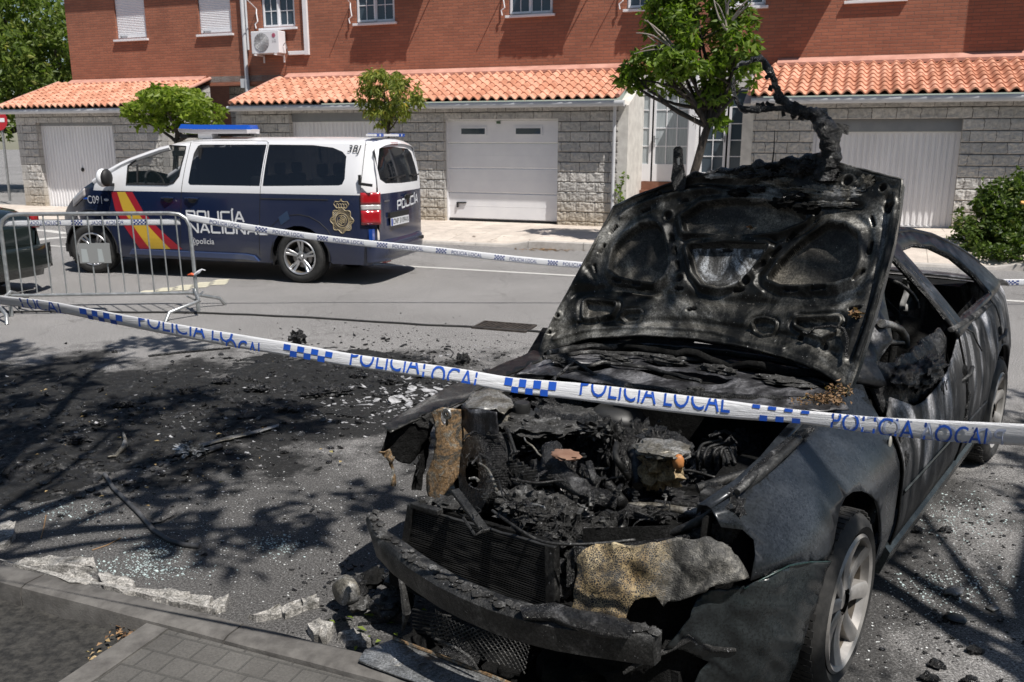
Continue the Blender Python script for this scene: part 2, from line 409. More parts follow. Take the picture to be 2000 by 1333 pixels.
def stone_mat():
    m, nt, b = _new('split_stone_block'); t = nt.nodes.new('ShaderNodeTexCoord'); sp = nt.nodes.new('ShaderNodeSeparateXYZ'); lnk(nt, t.outputs['Object'], sp.inputs[0])
    cb = nt.nodes.new('ShaderNodeCombineXYZ'); lnk(nt, nmath(nt, 'ADD', sp.outputs[0], sp.outputs[1]), cb.inputs[0]); lnk(nt, sp.outputs[2], cb.inputs[1])
    br = nt.nodes.new('ShaderNodeTexBrick'); lnk(nt, cb.outputs[0], br.inputs['Vector']); br.inputs['Scale'].default_value = 1
    br.inputs['Brick Width'].default_value = .4; br.inputs['Row Height'].default_value = .2; br.inputs['Mortar Size'].default_value = .006
    br.inputs['Mortar Smooth'].default_value = .2
    br.inputs['Color1'].default_value = rgb((.52, .50, .475)); br.inputs['Color2'].default_value = rgb((.40, .39, .375)); br.inputs['Mortar'].default_value = rgb((.13, .12, .11))
    vec = t.outputs['Object']
    col = nmix(nt, 1.0, br.outputs[0], nramp(nt, nnoise(nt, vec, 20, 7, .7), [(.3, .72), (.7, 1.2)]), 'MULTIPLY')
    # ochre stain at the foot of the wall
    ft = nmath(nt, 'SUBTRACT', nmath(nt, 'ADD', .62, nmath(nt, 'MULTIPLY', nnoise(nt, vec, 4, 5), .4)), sp.outputs[2])
    col = nmix(nt, nmath(nt, 'MULTIPLY', ft, .9, clamp=True), col, (.36, .285, .185))
    lnk(nt, col, b.inputs['Base Color']); b.inputs['Roughness'].default_value = .9
    h = nmath(nt, 'ADD', nmath(nt, 'MULTIPLY', br.outputs['Fac'], -.8), nmath(nt, 'MULTIPLY', nnoise(nt, vec, 38, 6, .7), .9))
    nbump(nt, b, h, .75, .014); return m
M_['stone'] = stone_mat()
M_['clay'] = None
def clay_mat():
    m, nt, b = _new('clay_tile'); vec = ncoord(nt)
    v2 = ncoord(nt, (1/.2, 1/.27, 0)); sn = nt.nodes.new('ShaderNodeVectorMath'); sn.operation = 'FLOOR'; lnk(nt, v2, sn.inputs[0])
    w = nt.nodes.new('ShaderNodeTexWhiteNoise'); lnk(nt, sn.outputs[0], w.inputs['Vector'])
    col = nramp(nt, w.outputs[0], [(0, (.44, .19, .115)), (.5, (.56, .27, .175)), (1, (.66, .35, .245))])
    col = nmix(nt, 1.0, col, nramp(nt, nnoise(nt, vec, 5, 6, .7), [(.3, .78), (.65, 1.12)]), 'MULTIPLY')
    col = nmix(nt, nramp(nt, nnoise(nt, vec, 16, 6, .7), [(.6, 0), (.72, .55)]), col, (.30, .20, .14))
    lnk(nt, col, b.inputs['Base Color']); b.inputs['Roughness'].default_value = .75; nbump(nt, b, nnoise(nt, vec, 60, 4), .25, .004); return m
M_['clay'] = clay_mat()
M_['flash'] = pm('red_mortar', (.42, .20, .15), (.56, .30, .235), 3, .7, bump=.3, bscale=30)
M_['white'] = pm('white_lacquer', (.74, .74, .77), (.80, .80, .82), 2.5, .4)
M_['white_worn'] = pm('white_door', (.72, .715, .73), (.80, .795, .81), 3, .45, bump=.05, bscale=12, stretch=(1, 1, .3))
M_['gutter'] = pm('gutter_metal', (.50, .51, .54), (.60, .61, .63), 3, .45)
M_['render'] = pm('white_render', (.52, .50, .47), (.68, .66, .62), 5, .9, bump=.5, bscale=40, bd=.01)
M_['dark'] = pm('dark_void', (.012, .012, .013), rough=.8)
M_['grey_panel'] = pm('grey_panel', (.20, .21, .225), (.25, .26, .27), 3, .5)
M_['blackp'] = pm('black_plastic', (.015, .015, .016), rough=.45)
M_['glass_b'] = glass_mat('window_glass', (.05, .07, .09), .05)
M_['curtain'] = pm('curtain_behind_glass', (.30, .34, .36), (.42, .46, .48), 8, .8, stretch=(6, 1, .4))
M_['terra_step'] = pm('terracotta_step', (.16, .07, .045), (.24, .11, .07), 8, .8)

def stone_wall(name, par, s0, s1, z0, z1, holes=(), d=0.0, step=.02, amp=.019, off=0.0):
    def fn(s, z):
        a = s-off; row = math.floor(z/.2); x = a+(.2 if row % 2 else 0)
        fx = abs((x/.4) % 1-.5)*.4; fz = abs((z/.2) % 1-.5)*.2   # .2/.1 at joint
        e = min(.2-fx, .1-fz); g_ = min(e/.018, 1)
        n = noise.fractal(Vector((a*13, z*13, row*3.1)), .7, 2.2, 5)*.8+.5*noise.noise(Vector((math.floor(x/.4)*5.1, row*7.7, 2)))
        return (s, d-g_*(.012+amp*(.6+n)), z)
    mb = MB(); nu = int((s1-s0)/step); nv = int((z1-z0)/step)
    vs = {}; V = []; F = []
    def vid(i, j):
        if (i, j) not in vs: vs[(i, j)] = len(V); V.append(fn(s0+(s1-s0)*i/nu, z0+(z1-z0)*j/nv))
        return vs[(i, j)]
    for j in range(nv):
        for i in range(nu):
            cs = s0+(s1-s0)*(i+.5)/nu; cz = z0+(z1-z0)*(j+.5)/nv
            if any(h[0] < cs < h[1] and h[2] < cz < h[3] for h in holes): continue
            F.append((vid(i, j), vid(i+1, j), vid(i+1, j+1), vid(i, j+1)))
    mb.add(V, F); b = d-.01
    for h in holes:   # reveals
        mb.span((h[0]-.02, b, h[2]), (h[0]-.001, b+.25, h[3])); mb.span((h[1]+.001, b, h[2]), (h[1]+.02, b+.25, h[3])); mb.span((h[0], b, h[3]+.001), (h[1], b+.25, h[3]+.02))
    mb.span((s0-.0, d+.02, z0), (s0+.2, d+.03, z1)); 
    return mb.build(name, M_['stone'], par)
def end_wall(name, par, s, side, d0, d1, z0, ztop0, ztop1, mat):
    """side wall of a garage wing under the sloping roof"""
    mb = MB(); w = .2*side
    P = [(s, d0, z0), (s, d1, z0), (s, d1, ztop1), (s, d0, ztop0)]; Q = [(s+w, p[1], p[2]) for p in P]
    mb.add(P+Q, [(0, 1, 2, 3), (4, 5, 6, 7), (0, 1, 5, 4), (1, 2, 6, 5), (2, 3, 7, 6), (3, 0, 4, 7)])
    return mb.build(name, mat, par)
def tiled_roof(par, s0, s1, z0=2.64, z1=3.33, d0=-.37, d1=1.6, per=.2, rows=8):
    mb = MB(); n = int((s1-s0)/per*12); L = math.hypot(d1-d0, z1-z0); nn = np.array([-(z1-z0), (d1-d0)])/L   # normal in (d,z)
    for r in range(rows):
        t0 = r/rows-.012; t1 = (r+1)/rows
        vs = []
        for t, lift in ((t0, .022), (t1, .0)):
            for i in range(n+1):
                s = s0+(s1-s0)*i/n; k = math.floor((s-s0)/per); rnd = noise.noise(Vector((k*3.3, r*5.1, s0)))
                ph = ((s-s0)/per) % 1
                h = .052*math.sin(math.pi*min(ph/.66, 1)) if ph < .66 else -.022*math.sin(math.pi*(ph-.66)/.34)
                tt = t+rnd*.006
                dd = d0+(d1-d0)*tt; zz = z0+(z1-z0)*tt
                hh = h+lift+rnd*.006
                vs.append((s, dd+nn[0]*hh, zz+nn[1]*hh))
        a = n+1
        b = [(v[0], v[1]-nn[0]*.03+.004, v[2]-nn[1]*.03) for v in vs[:a]]
        mb.add(vs+b, [(i, i+1, a+i+1, a+i) for i in range(n)]+[(2*a+i, 2*a+i+1, i+1, i) for i in range(n)])
    o = mb.build('roof', M_['clay'], par, smooth=50)
    m2 = MB(); m2.add([(s0+.03, d0+.03, z0-.03), (s1-.03, d0+.03, z0-.03), (s1-.03, d1, z1-.06), (s0+.03, d1, z1-.06)], [(0, 1, 2, 3)])
    m2.build('roof_underlay', M_['dark'], par)
    # verge tiles on both ends, bedded in mortar
    for s in (s0, s1):
        v_ = MB(); v_.tube([(s, d0+(d1-d0)*q/20, z0+.025+(z1-z0)*q/20) for q in range(21)], .045, 8); v_.build('verge', M_['flash'], par, smooth=60)
    return o
def flashing(par, s0, s1, z=3.36, d=1.6):
    mb = MB(); P = [(s0, d-.004, z+.06), (s1, d-.004, z+.06), (s1, d-.2, z-.04), (s0, d-.2, z-.04), (s0, d-.2, z-.10), (s1, d-.2, z-.10)]
    mb.add(P, [(0, 1, 2, 3), (3, 2, 5, 4)]); mb.add([(s0, d, z+.06), (s0, d-.2, z-.04), (s0, d-.2, z-.1), (s0, d, z-.1)], [(0, 1, 2, 3)]); mb.add([(s1, d, z+.06), (s1, d-.2, z-.04), (s1, d-.2, z-.1), (s1, d, z-.1)], [(0, 1, 2, 3)])
    return mb.build('roof_flashing', M_['flash'], par)
def gutter(par, s0, s1, z=2.53, d=-.36):
    mb = MB(); pr = [(.10, .05), (.07, .058), (0, .052), (-.012, .03), (-.008, -.02), (.015, -.052), (.05, -.06), (.10, -.055)]
    vs = [(s, d+a, z+b) for s in (s0, s1) for a, b in pr]; L = len(pr)
    mb.add(vs, [(i, i+1, L+i+1, L+i) for i in range(L-1)]+[tuple(range(L)), tuple(range(L, 2*L))])
    mb.span((s0+.02, d+.1, z-.02), (s1-.02, -.012, z-.012)) # soffit
    return mb.build('gutter', M_['gutter'], par, smooth=40)
def ribbed_door(par, s0, s1, z0, z1, head=.2, vents=False):
    g_ = MB(); g_.span((s0, .13, z0), (s0+.05, .2, z1)); g_.span((s1-.05, .13, z0), (s1, .2, z1))
    door = MB(); n = int((s1-s0-.1)/.1)
    def prof(u):
        x = (u*n) % 1; return .02 if .12 < x < .62 else 0.0
    xs = []
    for k in range(n):
        for q in (0, .1, .16, .6, .66, .999): xs.append((k+q)/n)
    V = []
    for z in (z0+.03, z1-head):
        for u in xs: V.append((s0+.05+(s1-s0-.1)*u, .165-prof(u), z))
    a = len(xs); door.add(V, [(i, i+1, a+i+1, a+i) for i in range(a-1)])
    o = door.build('garage_door', M_['white_worn'], par)
    g_.build('door_frame', M_['white_worn'], o)
    h = MB(); h.span((s0, .10, z1-head+.003), (s1, .19, z1)); h.build('door_header', M_['grey_panel'], o)
    f = MB(); f.span((s0+.05, .15, z0), (s1-.05, .175, z0+.03)); f.span((s0+.05, .14, z1-head-.03), (s1-.05, .160, z1-head)); f.build('door_rail', M_['white_worn'], o)
    if vents:
        v = MB(); n2 = 8
        for k in range(n2):
            x = s0+.2+k*.09; v.span((x, .135, z0+.45), (x+.035, .143, z0+.75))
        v.build('vent', M_['grey_panel'], o)
    return o
def lock_rose(par, s, z, r=.05):
    k = MB(); k.lathe([(0, .125), (r, .125), (r, .14), (0, .14)], 16, c=(s, 0, z)); k.bar((s-.01, .115, z-.03), (s+.02, .115, z+.04), .02, .02)
    k.build('door_handle', M_['blackp'], par)
def sectional_door(par, s0, s1, z0, z1):
    d = MB(); n = 4; hs = [z0+.06, z0+.62, z0+1.14, z0+1.66, z1-.02]
    for a, b in zip(hs[:-1], hs[1:]):
        ed = .012
        d.add([(s0+.03, .16, a+.004), (s1-.03, .16, a+.004), (s1-.03, .145, a+.02), (s0+.03, .145, a+.02), (s1-.03, .145, b-.02), (s0+.03, .145, b-.02), (s1-.03, .16, b-.004), (s0+.03, .16, b-.004)], [(0, 1, 2, 3), (3, 2, 4, 5), (5, 4, 6, 7)])
        c = (a+b)/2; d.add([(s0+.03, .144, c-.008), (s1-.03, .144, c-.008), (s1-.03, .1425, c), (s0+.03, .1425, c), (s1-.03, .144, c+.008), (s0+.03, .144, c+.008)], [(0, 1, 2, 3), (3, 2, 4, 5)])
    o = d.build('garage_door', M_['white'], par)
    f = MB(); f.span((s0, .1, z0), (s0+.03, .2, z1)); f.span((s1-.03, .1, z0), (s1, .2, z1)); f.span((s0, .1, z1-.02), (s1, .2, z1)); f.build('door_frame', M_['white'], o)
    r = MB(); r.span((s0+.03, .14, z0), (s1-.03, .17, z0+.055)); r.build('rubber_seal', M_['dark'], o)
    for c in (s0+.62, s0+1.86):
        w = MB(); w.span((c-.31, .128, z1-.335), (c+.31, .146, z1-.15)); wo = w.build('door_window', M_['white'], o)
        w = MB(); w.span((c-.27, .123, z1-.305), (c+.27, .1285, z1-.19)); w.build('pane', M_['glass_b'], wo)
    k = MB(); k.bar((s0+.24, .13, z0+.30), (s0+.24, .13, z0+.40), .05, .03); k.bar((s0+.22, .13, z0+.40), (s0+.44, .13, z0+.405), .04, .03); k.build('door_handle', M_['blackp'], o)
    k = MB(); k.box((s0+1.2, .13, z1-.07), (.08, .04, .05)); k.build('lock_box', pm('green_plastic', (.10, .16, .10), rough=.5), o)
    return o
def pane_grid(par, s0, s1, z0, z1, d, nx, nz, fr=.045, mun=.018, glass='glass_b', open_left=False, name='window', bot=None):
    """window leaf with frame, muntins and glass"""
    f = MB(); f.span((s0, d-.03, z0), (s1, d+.03, z0+(bot or fr))); f.span((s0, d-.03, z1-fr), (s1, d+.03, z1))
    f.span((s0, d-.028, z0+.002), (s0+fr, d+.028, z1-.002)); f.span((s1-fr, d-.028, z0+.002), (s1, d+.028, z1-.002))
    b0 = z0+(bot or fr)
    for i in range(1, nx):
        x = s0+fr+(s1-s0-2*fr)*i/nx; f.span((x-mun/2, d-.015, b0), (x+mun/2, d-.001, z1-fr))
    for j in range(1, nz):
        z = b0+(z1-fr-b0)*j/nz; f.span((s0+fr, d-.013, z-mun/2), (s1-fr, d-.002, z+mun/2))
    o = f.build(name, M_['white'], par, bevel=.003)
    p = MB(); p.add([(s0+fr, d, b0), (s1-fr, d, b0), (s1-fr, d, z1-fr), (s0+fr, d, z1-fr)], [(0, 1, 2, 3)]); p.build('pane', M_[glass], o)
    return o
D = 1.6
def brick_wall(par, s0, s1, z0, z1, holes, retl=False):
    def hp(h): return [(h[0], h[2]), (h[1], h[2]), (h[1], h[3]), (h[0], h[3])]
    mb = sheet([[(s0, z0), (s1, z0), (s1, z1), (s0, z1)]], [hp(h) for h in holes], 99, lambda u, v: (u, D, v))
    for h in holes:
        t = .12; P = [(h[0], D, h[2]), (h[1], D, h[2]), (h[1], D, h[3]), (h[0], D, h[3])]; Q = [(p[0], D+t, p[2]) for p in P]
        mb.add(P+Q, [(0, 1, 5, 4), (1, 2, 6, 5), (2, 3, 7, 6), (3, 0, 4, 7)])
    mb.add([(s0, D, z0), (s1, D, z0), (s1, D+.3, z0), (s0, D+.3, z0)], [(0, 1, 2, 3)])
    if retl: mb.add([(s0, D, 0), (s0, D+9, 0), (s0, D+9, z1), (s0, D, z1)], [(0, 1, 2, 3)])
    return mb.build('brick_wall', M_['brick'], par)
def upper_window(par, s0, s1, z0, z1, style, col_glass='glass_b'):
    """window in its reveal: frame, panes, sill, shutter"""
    d = D+.09
    fr = MB(); fr.span((s0, d-.03, z0), (s0+.04, d+.03, z1)); fr.span((s1-.04, d-.03, z0), (s1, d+.03, z1)); fr.span((s0, d-.03, z0), (s1, d+.03, z0+.04)); fr.span((s0, d-.03, z1-.04), (s1, d+.03, z1))
    w = fr.build('window', M_['white'], par)
    si = MB(); si.span((s0-.06, D-.07, z0-.055), (s1+.06, D+.10, z0-.003)); si.build('sill', M_['white'], w, bevel=.006)
    b = MB(); b.span((s0, d+.06, z0), (s1, d+.09, z1)); b.build('curtain', M_['curtain'], w)
    if style == 'shutter':
        sh = MB(); n = 26; zz = np.linspace(z0+.13, z1, n+1)
        for a, c in zip(zz[:-1], zz[1:]): sh.add([(s0+.03, d-.04, a), (s1-.03, d-.04, a), (s1-.03, d-.048, (a+c)/2), (s0+.03, d-.048, (a+c)/2), (s1-.03, d-.04, c), (s0+.03, d-.04, c)], [(0, 1, 2, 3), (3, 2, 4, 5)])
        sh.span((s0+.03, d-.05, z0+.045), (s1-.03, d-.03, z0+.13)); sh.build('shutter', M_['white'], w)
        k = MB(); k.bar((s0+.12, d-.06, z0+.08), (s0+.34, d-.06, z0+.08), .012, .012); k.bar((s0+.12, d-.06, z0+.05), (s0+.12, d-.06, z0+.10), .02, .02); k.build('shutter_bolt', M_['grey_panel'], w)
    else:
        mid = (s0+s1)/2
        pane_grid(w, s0+.03, mid, z0+.03, z1-.03, d-.035, 2, 3, name='sash')
        pane_grid(w, mid-.02, s1-.03, z0+.03, z1-.03, d-.008, 2, 3, name='sash')
    return w
def rack_arm(par, s, z, side):
    k = MB(); k.tube([(s, D-.02, z), (s+.02*side, D-.06, z-.12), (s+.06*side, D-.08, z-.30), (s-.02*side, D-.08, z-.36), (s, D-.08, z-.46)], .014, 6); k.tube([(s, D-.02, z), (s, D-.35, z+.16)], .011, 6)
    k.build('drying_rack_arm', M_['white'], par)
TOP = 6.35
def awning(s0, s1, z, lab):
    """half rolled awning above a window, only its shadow is in the photo"""
    a = hthing('awning', lab, 'awning', 0, 'awnings folded out above the upper windows')
    m = MB(); m.tube([(s0, D-.09, z), (s1, D-.09, z)], .07, 10); m.build('roller', M_['white'], a)
    m = MB(); pts = []
    n = 24
    for i in range(n+1):
        s = s0+(s1-s0)*i/n; w = .05*noise.noise(Vector((i*.7, s0, 1)))
        pts += [(s, D-.05, z+.02), (s, D-.50, z-.20+w*.3), (s, D-.51+w*.2, z-.42+w)]
    m.add(pts, [(3*i+k, 3*i+k+1, 3*i+k+4, 3*i+k+3) for i in range(n) for k in (0, 1)]); m.build('canopy', pm('striped_canvas', (.45, .38, .30), (.55, .48, .38), 4, .9), a, solid=.004)
    for s in (s0, s1):
        m = MB(); m.tube([(s, D-.02, z-.5), (s, D-.5, z-.21)], .015, 6); m.build('arm', M_['white'], a)
# ---- house on the left
HL = hthing('terraced_house', 'brick house with closed white roller shutters above a ribbed garage door with a round lock', 'house', 0, 'brick terraced houses')
brick_wall(HL, -11.92, -6.1, 3.17, TOP, [(-10.23, -9.22, 4.40, 5.6), (-7.53, -6.53, 4.42, 5.6)], retl=True)
stone_wall('stone_wall', HL, -12.1, -7.55, .02, 2.48, [(-11.62, -9.06, -.1, 2.26)], off=-.1)
end_wall('side_wall', HL, -7.55, 1, -.02, D+.02, .02, 2.5, 3.2, M_['stone']); end_wall('side_wall', HL, -12.1, -1, -.02, D+.02, .02, 2.5, 3.2, M_['stone'])
tiled_roof(HL, -12.42, -7.3); flashing(HL, -11.95, -7.42); gutter(HL, -12.5, -7.35)
dr = ribbed_door(HL, -11.62, -9.06, .08, 2.26, .08); lock_rose(dr, -10.35, 1.08)
upper_window(HL, -10.23, -9.22, 4.40, 5.6, 'shutter'); upper_window(HL, -7.53, -6.53, 4.42, 5.6, 'shutter')
m = MB(); m.span((-6.3, D-.1, 3.1), (-6.16, D-.004, 3.32)); m.build('pipe_hopper', M_['gutter'], HL)
m = MB(); m.tube([(-6.12, D-.07, 3.0), (-6.12, D-.07, 6.3)], .05, 10); m.tube([(-6.03, D-.05, 4.0), (-6.03, D-.05, 6.3)], .028, 8); m.tube([(-6.12, D-.07, 2.4), (-6.12, D-.07, 3.3)], .062, 10); m.build('downpipe', M_['gutter'], HL, smooth=60)
m = MB(); m.span((-12.3, D-.32, TOP), (-6.1, D+8, TOP+.14)); m.build('eaves', M_['render'], HL)
# ---- middle house
HM = hthing('terraced_house', 'brick house with a smooth white sectional garage door with two slot windows', 'house', 0, 'brick terraced houses')
wins = [(-5.62, -4.66), (-2.98, -1.95), (.86, 1.88), (3.5, 4.55)]
brick_wall(HM, -6.1, 4.9, 3.17, TOP, [(a, b, 4.49, 5.6) for a, b in wins])
stone_wall('stone_wall', HM, -5.13, 3.8, .02, 2.48, [(-3.87, -1.4, -.1, 2.43), (.0, 2.55, -.1, 2.26)], off=.15)
end_wall('side_wall', HM, 3.8, 1, -.02, D+.02, .02, 2.5, 3.2, M_['render']); end_wall('side_wall', HM, -5.13, -1, -.02, D+.02, .02, 2.5, 3.2, M_['stone'])
tiled_roof(HM, -5.2, 3.86, z1=3.31); flashing(HM, -4.94, 3.63, 3.36); gutter(HM, -5.3, 3.98)
ribbed_door(HM, -3.87, -1.4, .1, 2.43, .2); sectional_door(HM, .0, 2.55, .11, 2.26)
for i, (a, b) in enumerate(wins):
    w = upper_window(HM, a, b, 4.49, 5.6, 'sash'); rack_arm(HM, a-.12, 4.95, 1)
m = MB(); m.tube([(3.74, -.09, .1), (3.74, -.09, 2.5)], .035, 8); m.build('downpipe', M_['gutter'], HM, smooth=60)
m = MB(); m.span((-6.1, D-.32, TOP), (4.9, D+8, TOP+.14)); m.build('eaves', M_['render'], HM)
# entry passage left of the middle garage
m = MB(); m.span((-7.35, 3.0, 0), (-5.0, 3.1, 3.3)); m.build('passage_wall', M_['brick'], HM)
m = MB(); m.span((-5.35, D+.3, 0), (-5.2, 3.1, 3.3)); m.span((-7.35, D, 3.26), (-5.1, 3.1, 3.4)); m.build('passage_wall', M_['render'], HM)
m = MB(); m.span((-6.3, 2.9, .1), (-5.4, 2.96, 2.4)); m.build('front_door', pm('red_brown_door', (.10, .018, .012), rough=.5), HM)
stone_wall('passage_wall', HM, -7.35, -6.35, .1, 3.2, d=2.4, off=.07)
# white frame doors of the entrance between the houses
for (a, b, gl, nx) in ((3.88, 4.18, 'curtain', 1), (4.22, 4.98, 'curtain', 3)):
    pane_grid(HM, a, b, .98, 2.86, 1.36, nx, 4, .05, .022, gl, name='glazed_door', bot=.36)
m = MB(); m.box((4.25, 1.30, 1.85), (.03, .05, .14)); m.box((4.29, 1.29, 1.86), (.09, .02, .02)); m.build('door_handle', M_['grey_panel'], HM)
m = MB(); m.span((3.98, .9, .1), (4.95, 2.4, .60)); m.span((3.99, 1.15, .60), (4.94, 2.4, .80)); m.span((4.0, 1.3, .80), (4.93, 2.4, .975)); m.build('steps', M_['terra_step'], HM)
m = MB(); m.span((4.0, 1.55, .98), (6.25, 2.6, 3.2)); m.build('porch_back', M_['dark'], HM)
m = MB(); m.span((3.98, 1.3, 2.87), (6.3, 1.6, 3.2)); m.build('porch_lintel', M_['render'], HM)
m = MB(); m.span((5.02, .95, .1), (5.16, 1.55, 3.2)); m.build('column', M_['white'], HM)
# ---- right house
HR = hthing('terraced_house', 'brick house whose wide ribbed garage door stands behind the raised black bonnet', 'house', 0, 'brick terraced houses')
wins = [(5.31, 6.31), (7.83, 8.83)]
brick_wall(HR, 4.9, 14.2, 3.17, TOP, [(a, b, 4.43, 5.6) for a, b in wins])
stone_wall('stone_wall', HR, 6.38, 13.5, .02, 2.48, [(7.45, 9.9, -.1, 2.2)], off=.05)
end_wall('side_wall', HR, 6.38, -1, -.02, D+.02, .02, 2.5, 3.2, M_['render'])
tiled_roof(HR, 6.32, 13.6, z1=3.31); flashing(HR, 6.62, 13.5, 3.36); gutter(HR, 6.35, 13.6)
ribbed_door(HR, 7.45, 9.9, .3, 2.2, .22, vents=True)
for a, b in wins: upper_window(HR, a, b, 4.43, 5.6, 'sash')
for (a, b) in ((5.2, 5.72), (5.76, 6.2)):
    pane_grid(HR, a, b, .98, 2.86, 1.36, 2 if a < 5.5 else 1, 5, .05, .018, 'glass_b', name='glazed_door', bot=.2)
m = MB(); m.box((5.70, 1.29, 1.85), (.02, .05, .12)); m.box((5.67, 1.28, 1.86), (.09, .02, .02)); m.build('door_handle', M_['grey_panel'], HR)
m = MB(); m.span((5.2, .9, .1), (6.15, 2.4, .60)); m.span((5.21, 1.15, .60), (6.14, 2.4, .975)); m.build('steps', M_['terra_step'], HR)
m = MB(); m.span((4.9, D-.32, TOP), (14.2, D+8, TOP+.14)); m.build('eaves', M_['render'], HR)
# unseen brick boxes added above the frame to cast shadows across the wall
for a, b, lab in ((8.0-.35, 9.15-.35, 'brick bay'), ):
    pass
m = MB(); m.span((10.75, D-.45, 4.75), (11.55, D-.004, TOP)); m.build('added_brick_box', M_['brick'], HR)
m = MB(); m.span((7.0, D-.5, 4.9), (7.75, D-.004, TOP)); m.build('added_brick_box', M_['brick'], HR)
awning(-2.25+.0, -.75, 5.95, 'canvas awning above the first window right of the air conditioner')
awning(1.55, 3.05, 5.95, 'canvas awning above the window over the sectional garage door')
awning(4.2, 5.3, 5.95, 'canvas awning above the window behind the tree')
# ---- air conditioner under the first middle window
AC = hthing('air_conditioner', 'white wall air conditioner with round fan grille under the upper window', 'air conditioner', 0)
m = MB(); m.span((-5.72, D-.34, 3.87), (-4.92, D-.06, 4.39)); m.build('body', M_['white'], AC, bevel=.015)
m = MB(); c = (-5.42, 4.13)
for k in range(9): m.tube([(c[0]+.21*(k+1)/9.5*math.cos(a), D-.350, c[1]+.21*(k+1)/9.5*math.sin(a)) for a in np.linspace(0, 2*math.pi, 33)[:-1]], .004, 4, closed=True)
for k in range(16):
    a = k*math.pi/8; m.tube([(c[0], D-.348, c[1]), (c[0]+.21*math.cos(a), D-.348, c[1]+.21*math.sin(a))], .003, 4)
gr = m.build('fan_grille', M_['gutter'], AC)
m = MB(); m.lathe([(0, D-.343), (.215, D-.343), (.215, D-.335)], 32, c=(c[0], 0, c[1])); m.build('fan_recess', pm('fan_grey', (.16, .16, .17), rough=.6), AC)
m = MB(); m.lathe([(0, D-.346), (.05, D-.346), (.05, D-.341), (0, D-.341)], 20, c=(-5.06, 0, 4.28)); m.build('emblem', pm('emblem_red', (.42, .10, .16), rough=.5), AC)
m = text_mb('LG', .095, lambda x, y: (-5.115+x, D-.3435, 4.12+y)); m.build('lettering', M_['grey_panel'], AC)
m = MB()
for s in (-5.6, -5.02): m.bar((s, D-.4, 3.84), (s, D-.01, 3.84), .035, .03); m.bar((s, D-.02, 3.84), (s, D-.02, 3.68), .03, .03)
m.build('bracket', M_['white'], AC)
m = MB(); m.tube([(-4.9, D-.2, 4.05), (-4.84, D-.2, 4.12), (-4.8, D-.2, 3.98), (-4.82, D-.12, 3.84), (-4.86, D-.05, 3.9)], .012, 6); m.build('cable', M_['grey_panel'], AC)
TR = hthing('pipe_duct', 'white pipe duct running down the wall beside the air conditioner', 'pipe duct', 0)
m = MB(); m.span((-4.4, D-.07, 3.83), (-4.28, D-.004, 6.3)); m.span((-4.88, D-.068, 3.84), (-4.4, D-.006, 3.93)); m.build('duct', M_['white'], TR, bevel=.008)
# ================================================================== trees and plants
def leaf_mat(name, c1, c2, c3, trans=.35):
    m = bpy.data.materials.new(name); m.use_nodes = True; nt = m.node_tree; b = nt.nodes['Principled BSDF']; out = nt.nodes['Material Output']
    g_ = nt.nodes.new('ShaderNodeNewGeometry'); vec = ncoord(nt)
    col = nramp(nt, g_.outputs['Random Per Island'], [(0, c1), (.55, c2), (.93, c2), (1, c3)])
    col = nmix(nt, 1.0, col, nramp(nt, nnoise(nt, vec, 1.2, 3), [(.3, .75), (.7, 1.2)]), 'MULTIPLY')
    lnk(nt, col, b.inputs['Base Color']); b.inputs['Roughness'].default_value = .5; b.inputs['Specular IOR Level'].default_value = .35
    tr = nt.nodes.new('ShaderNodeBsdfTranslucent'); lnk(nt, nmix(nt, 1.0, col, (1.25, 1.5, .45), 'MULTIPLY'), tr.inputs[0])
    mx = nt.nodes.new('ShaderNodeMixShader'); mx.inputs[0].default_value = trans
    lnk(nt, b.outputs[0], mx.inputs[1]); lnk(nt, tr.outputs[0], mx.inputs[2]); lnk(nt, mx.outputs[0], out.inputs[0]); return m
M_['leaf_dark'] = leaf_mat('leaf_dark', (.035, .065, .014), (.10, .15, .03), (.26, .28, .07))
M_['leaf_far'] = leaf_mat('leaf_far', (.06, .10, .018), (.14, .19, .035), (.26, .26, .06), .4)
M_['leaf_mid'] = leaf_mat('leaf_mid', (.055, .10, .015), (.16, .235, .03), (.24, .30, .06), .42)
M_['leaf_lime'] = leaf_mat('leaf_lime', (.11, .17, .02), (.24, .31, .045), (.34, .36, .07), .45)
M_['leaf_yell'] = leaf_mat('leaf_yellowing', (.10, .15, .03), (.26, .28, .06), (.55, .36, .06), .4)
M_['bark'] = pm('bark', (.022, .018, .015), (.075, .06, .048), 18, .9, bump=.9, bscale=28, bd=.02, stretch=(1, 1, .35))
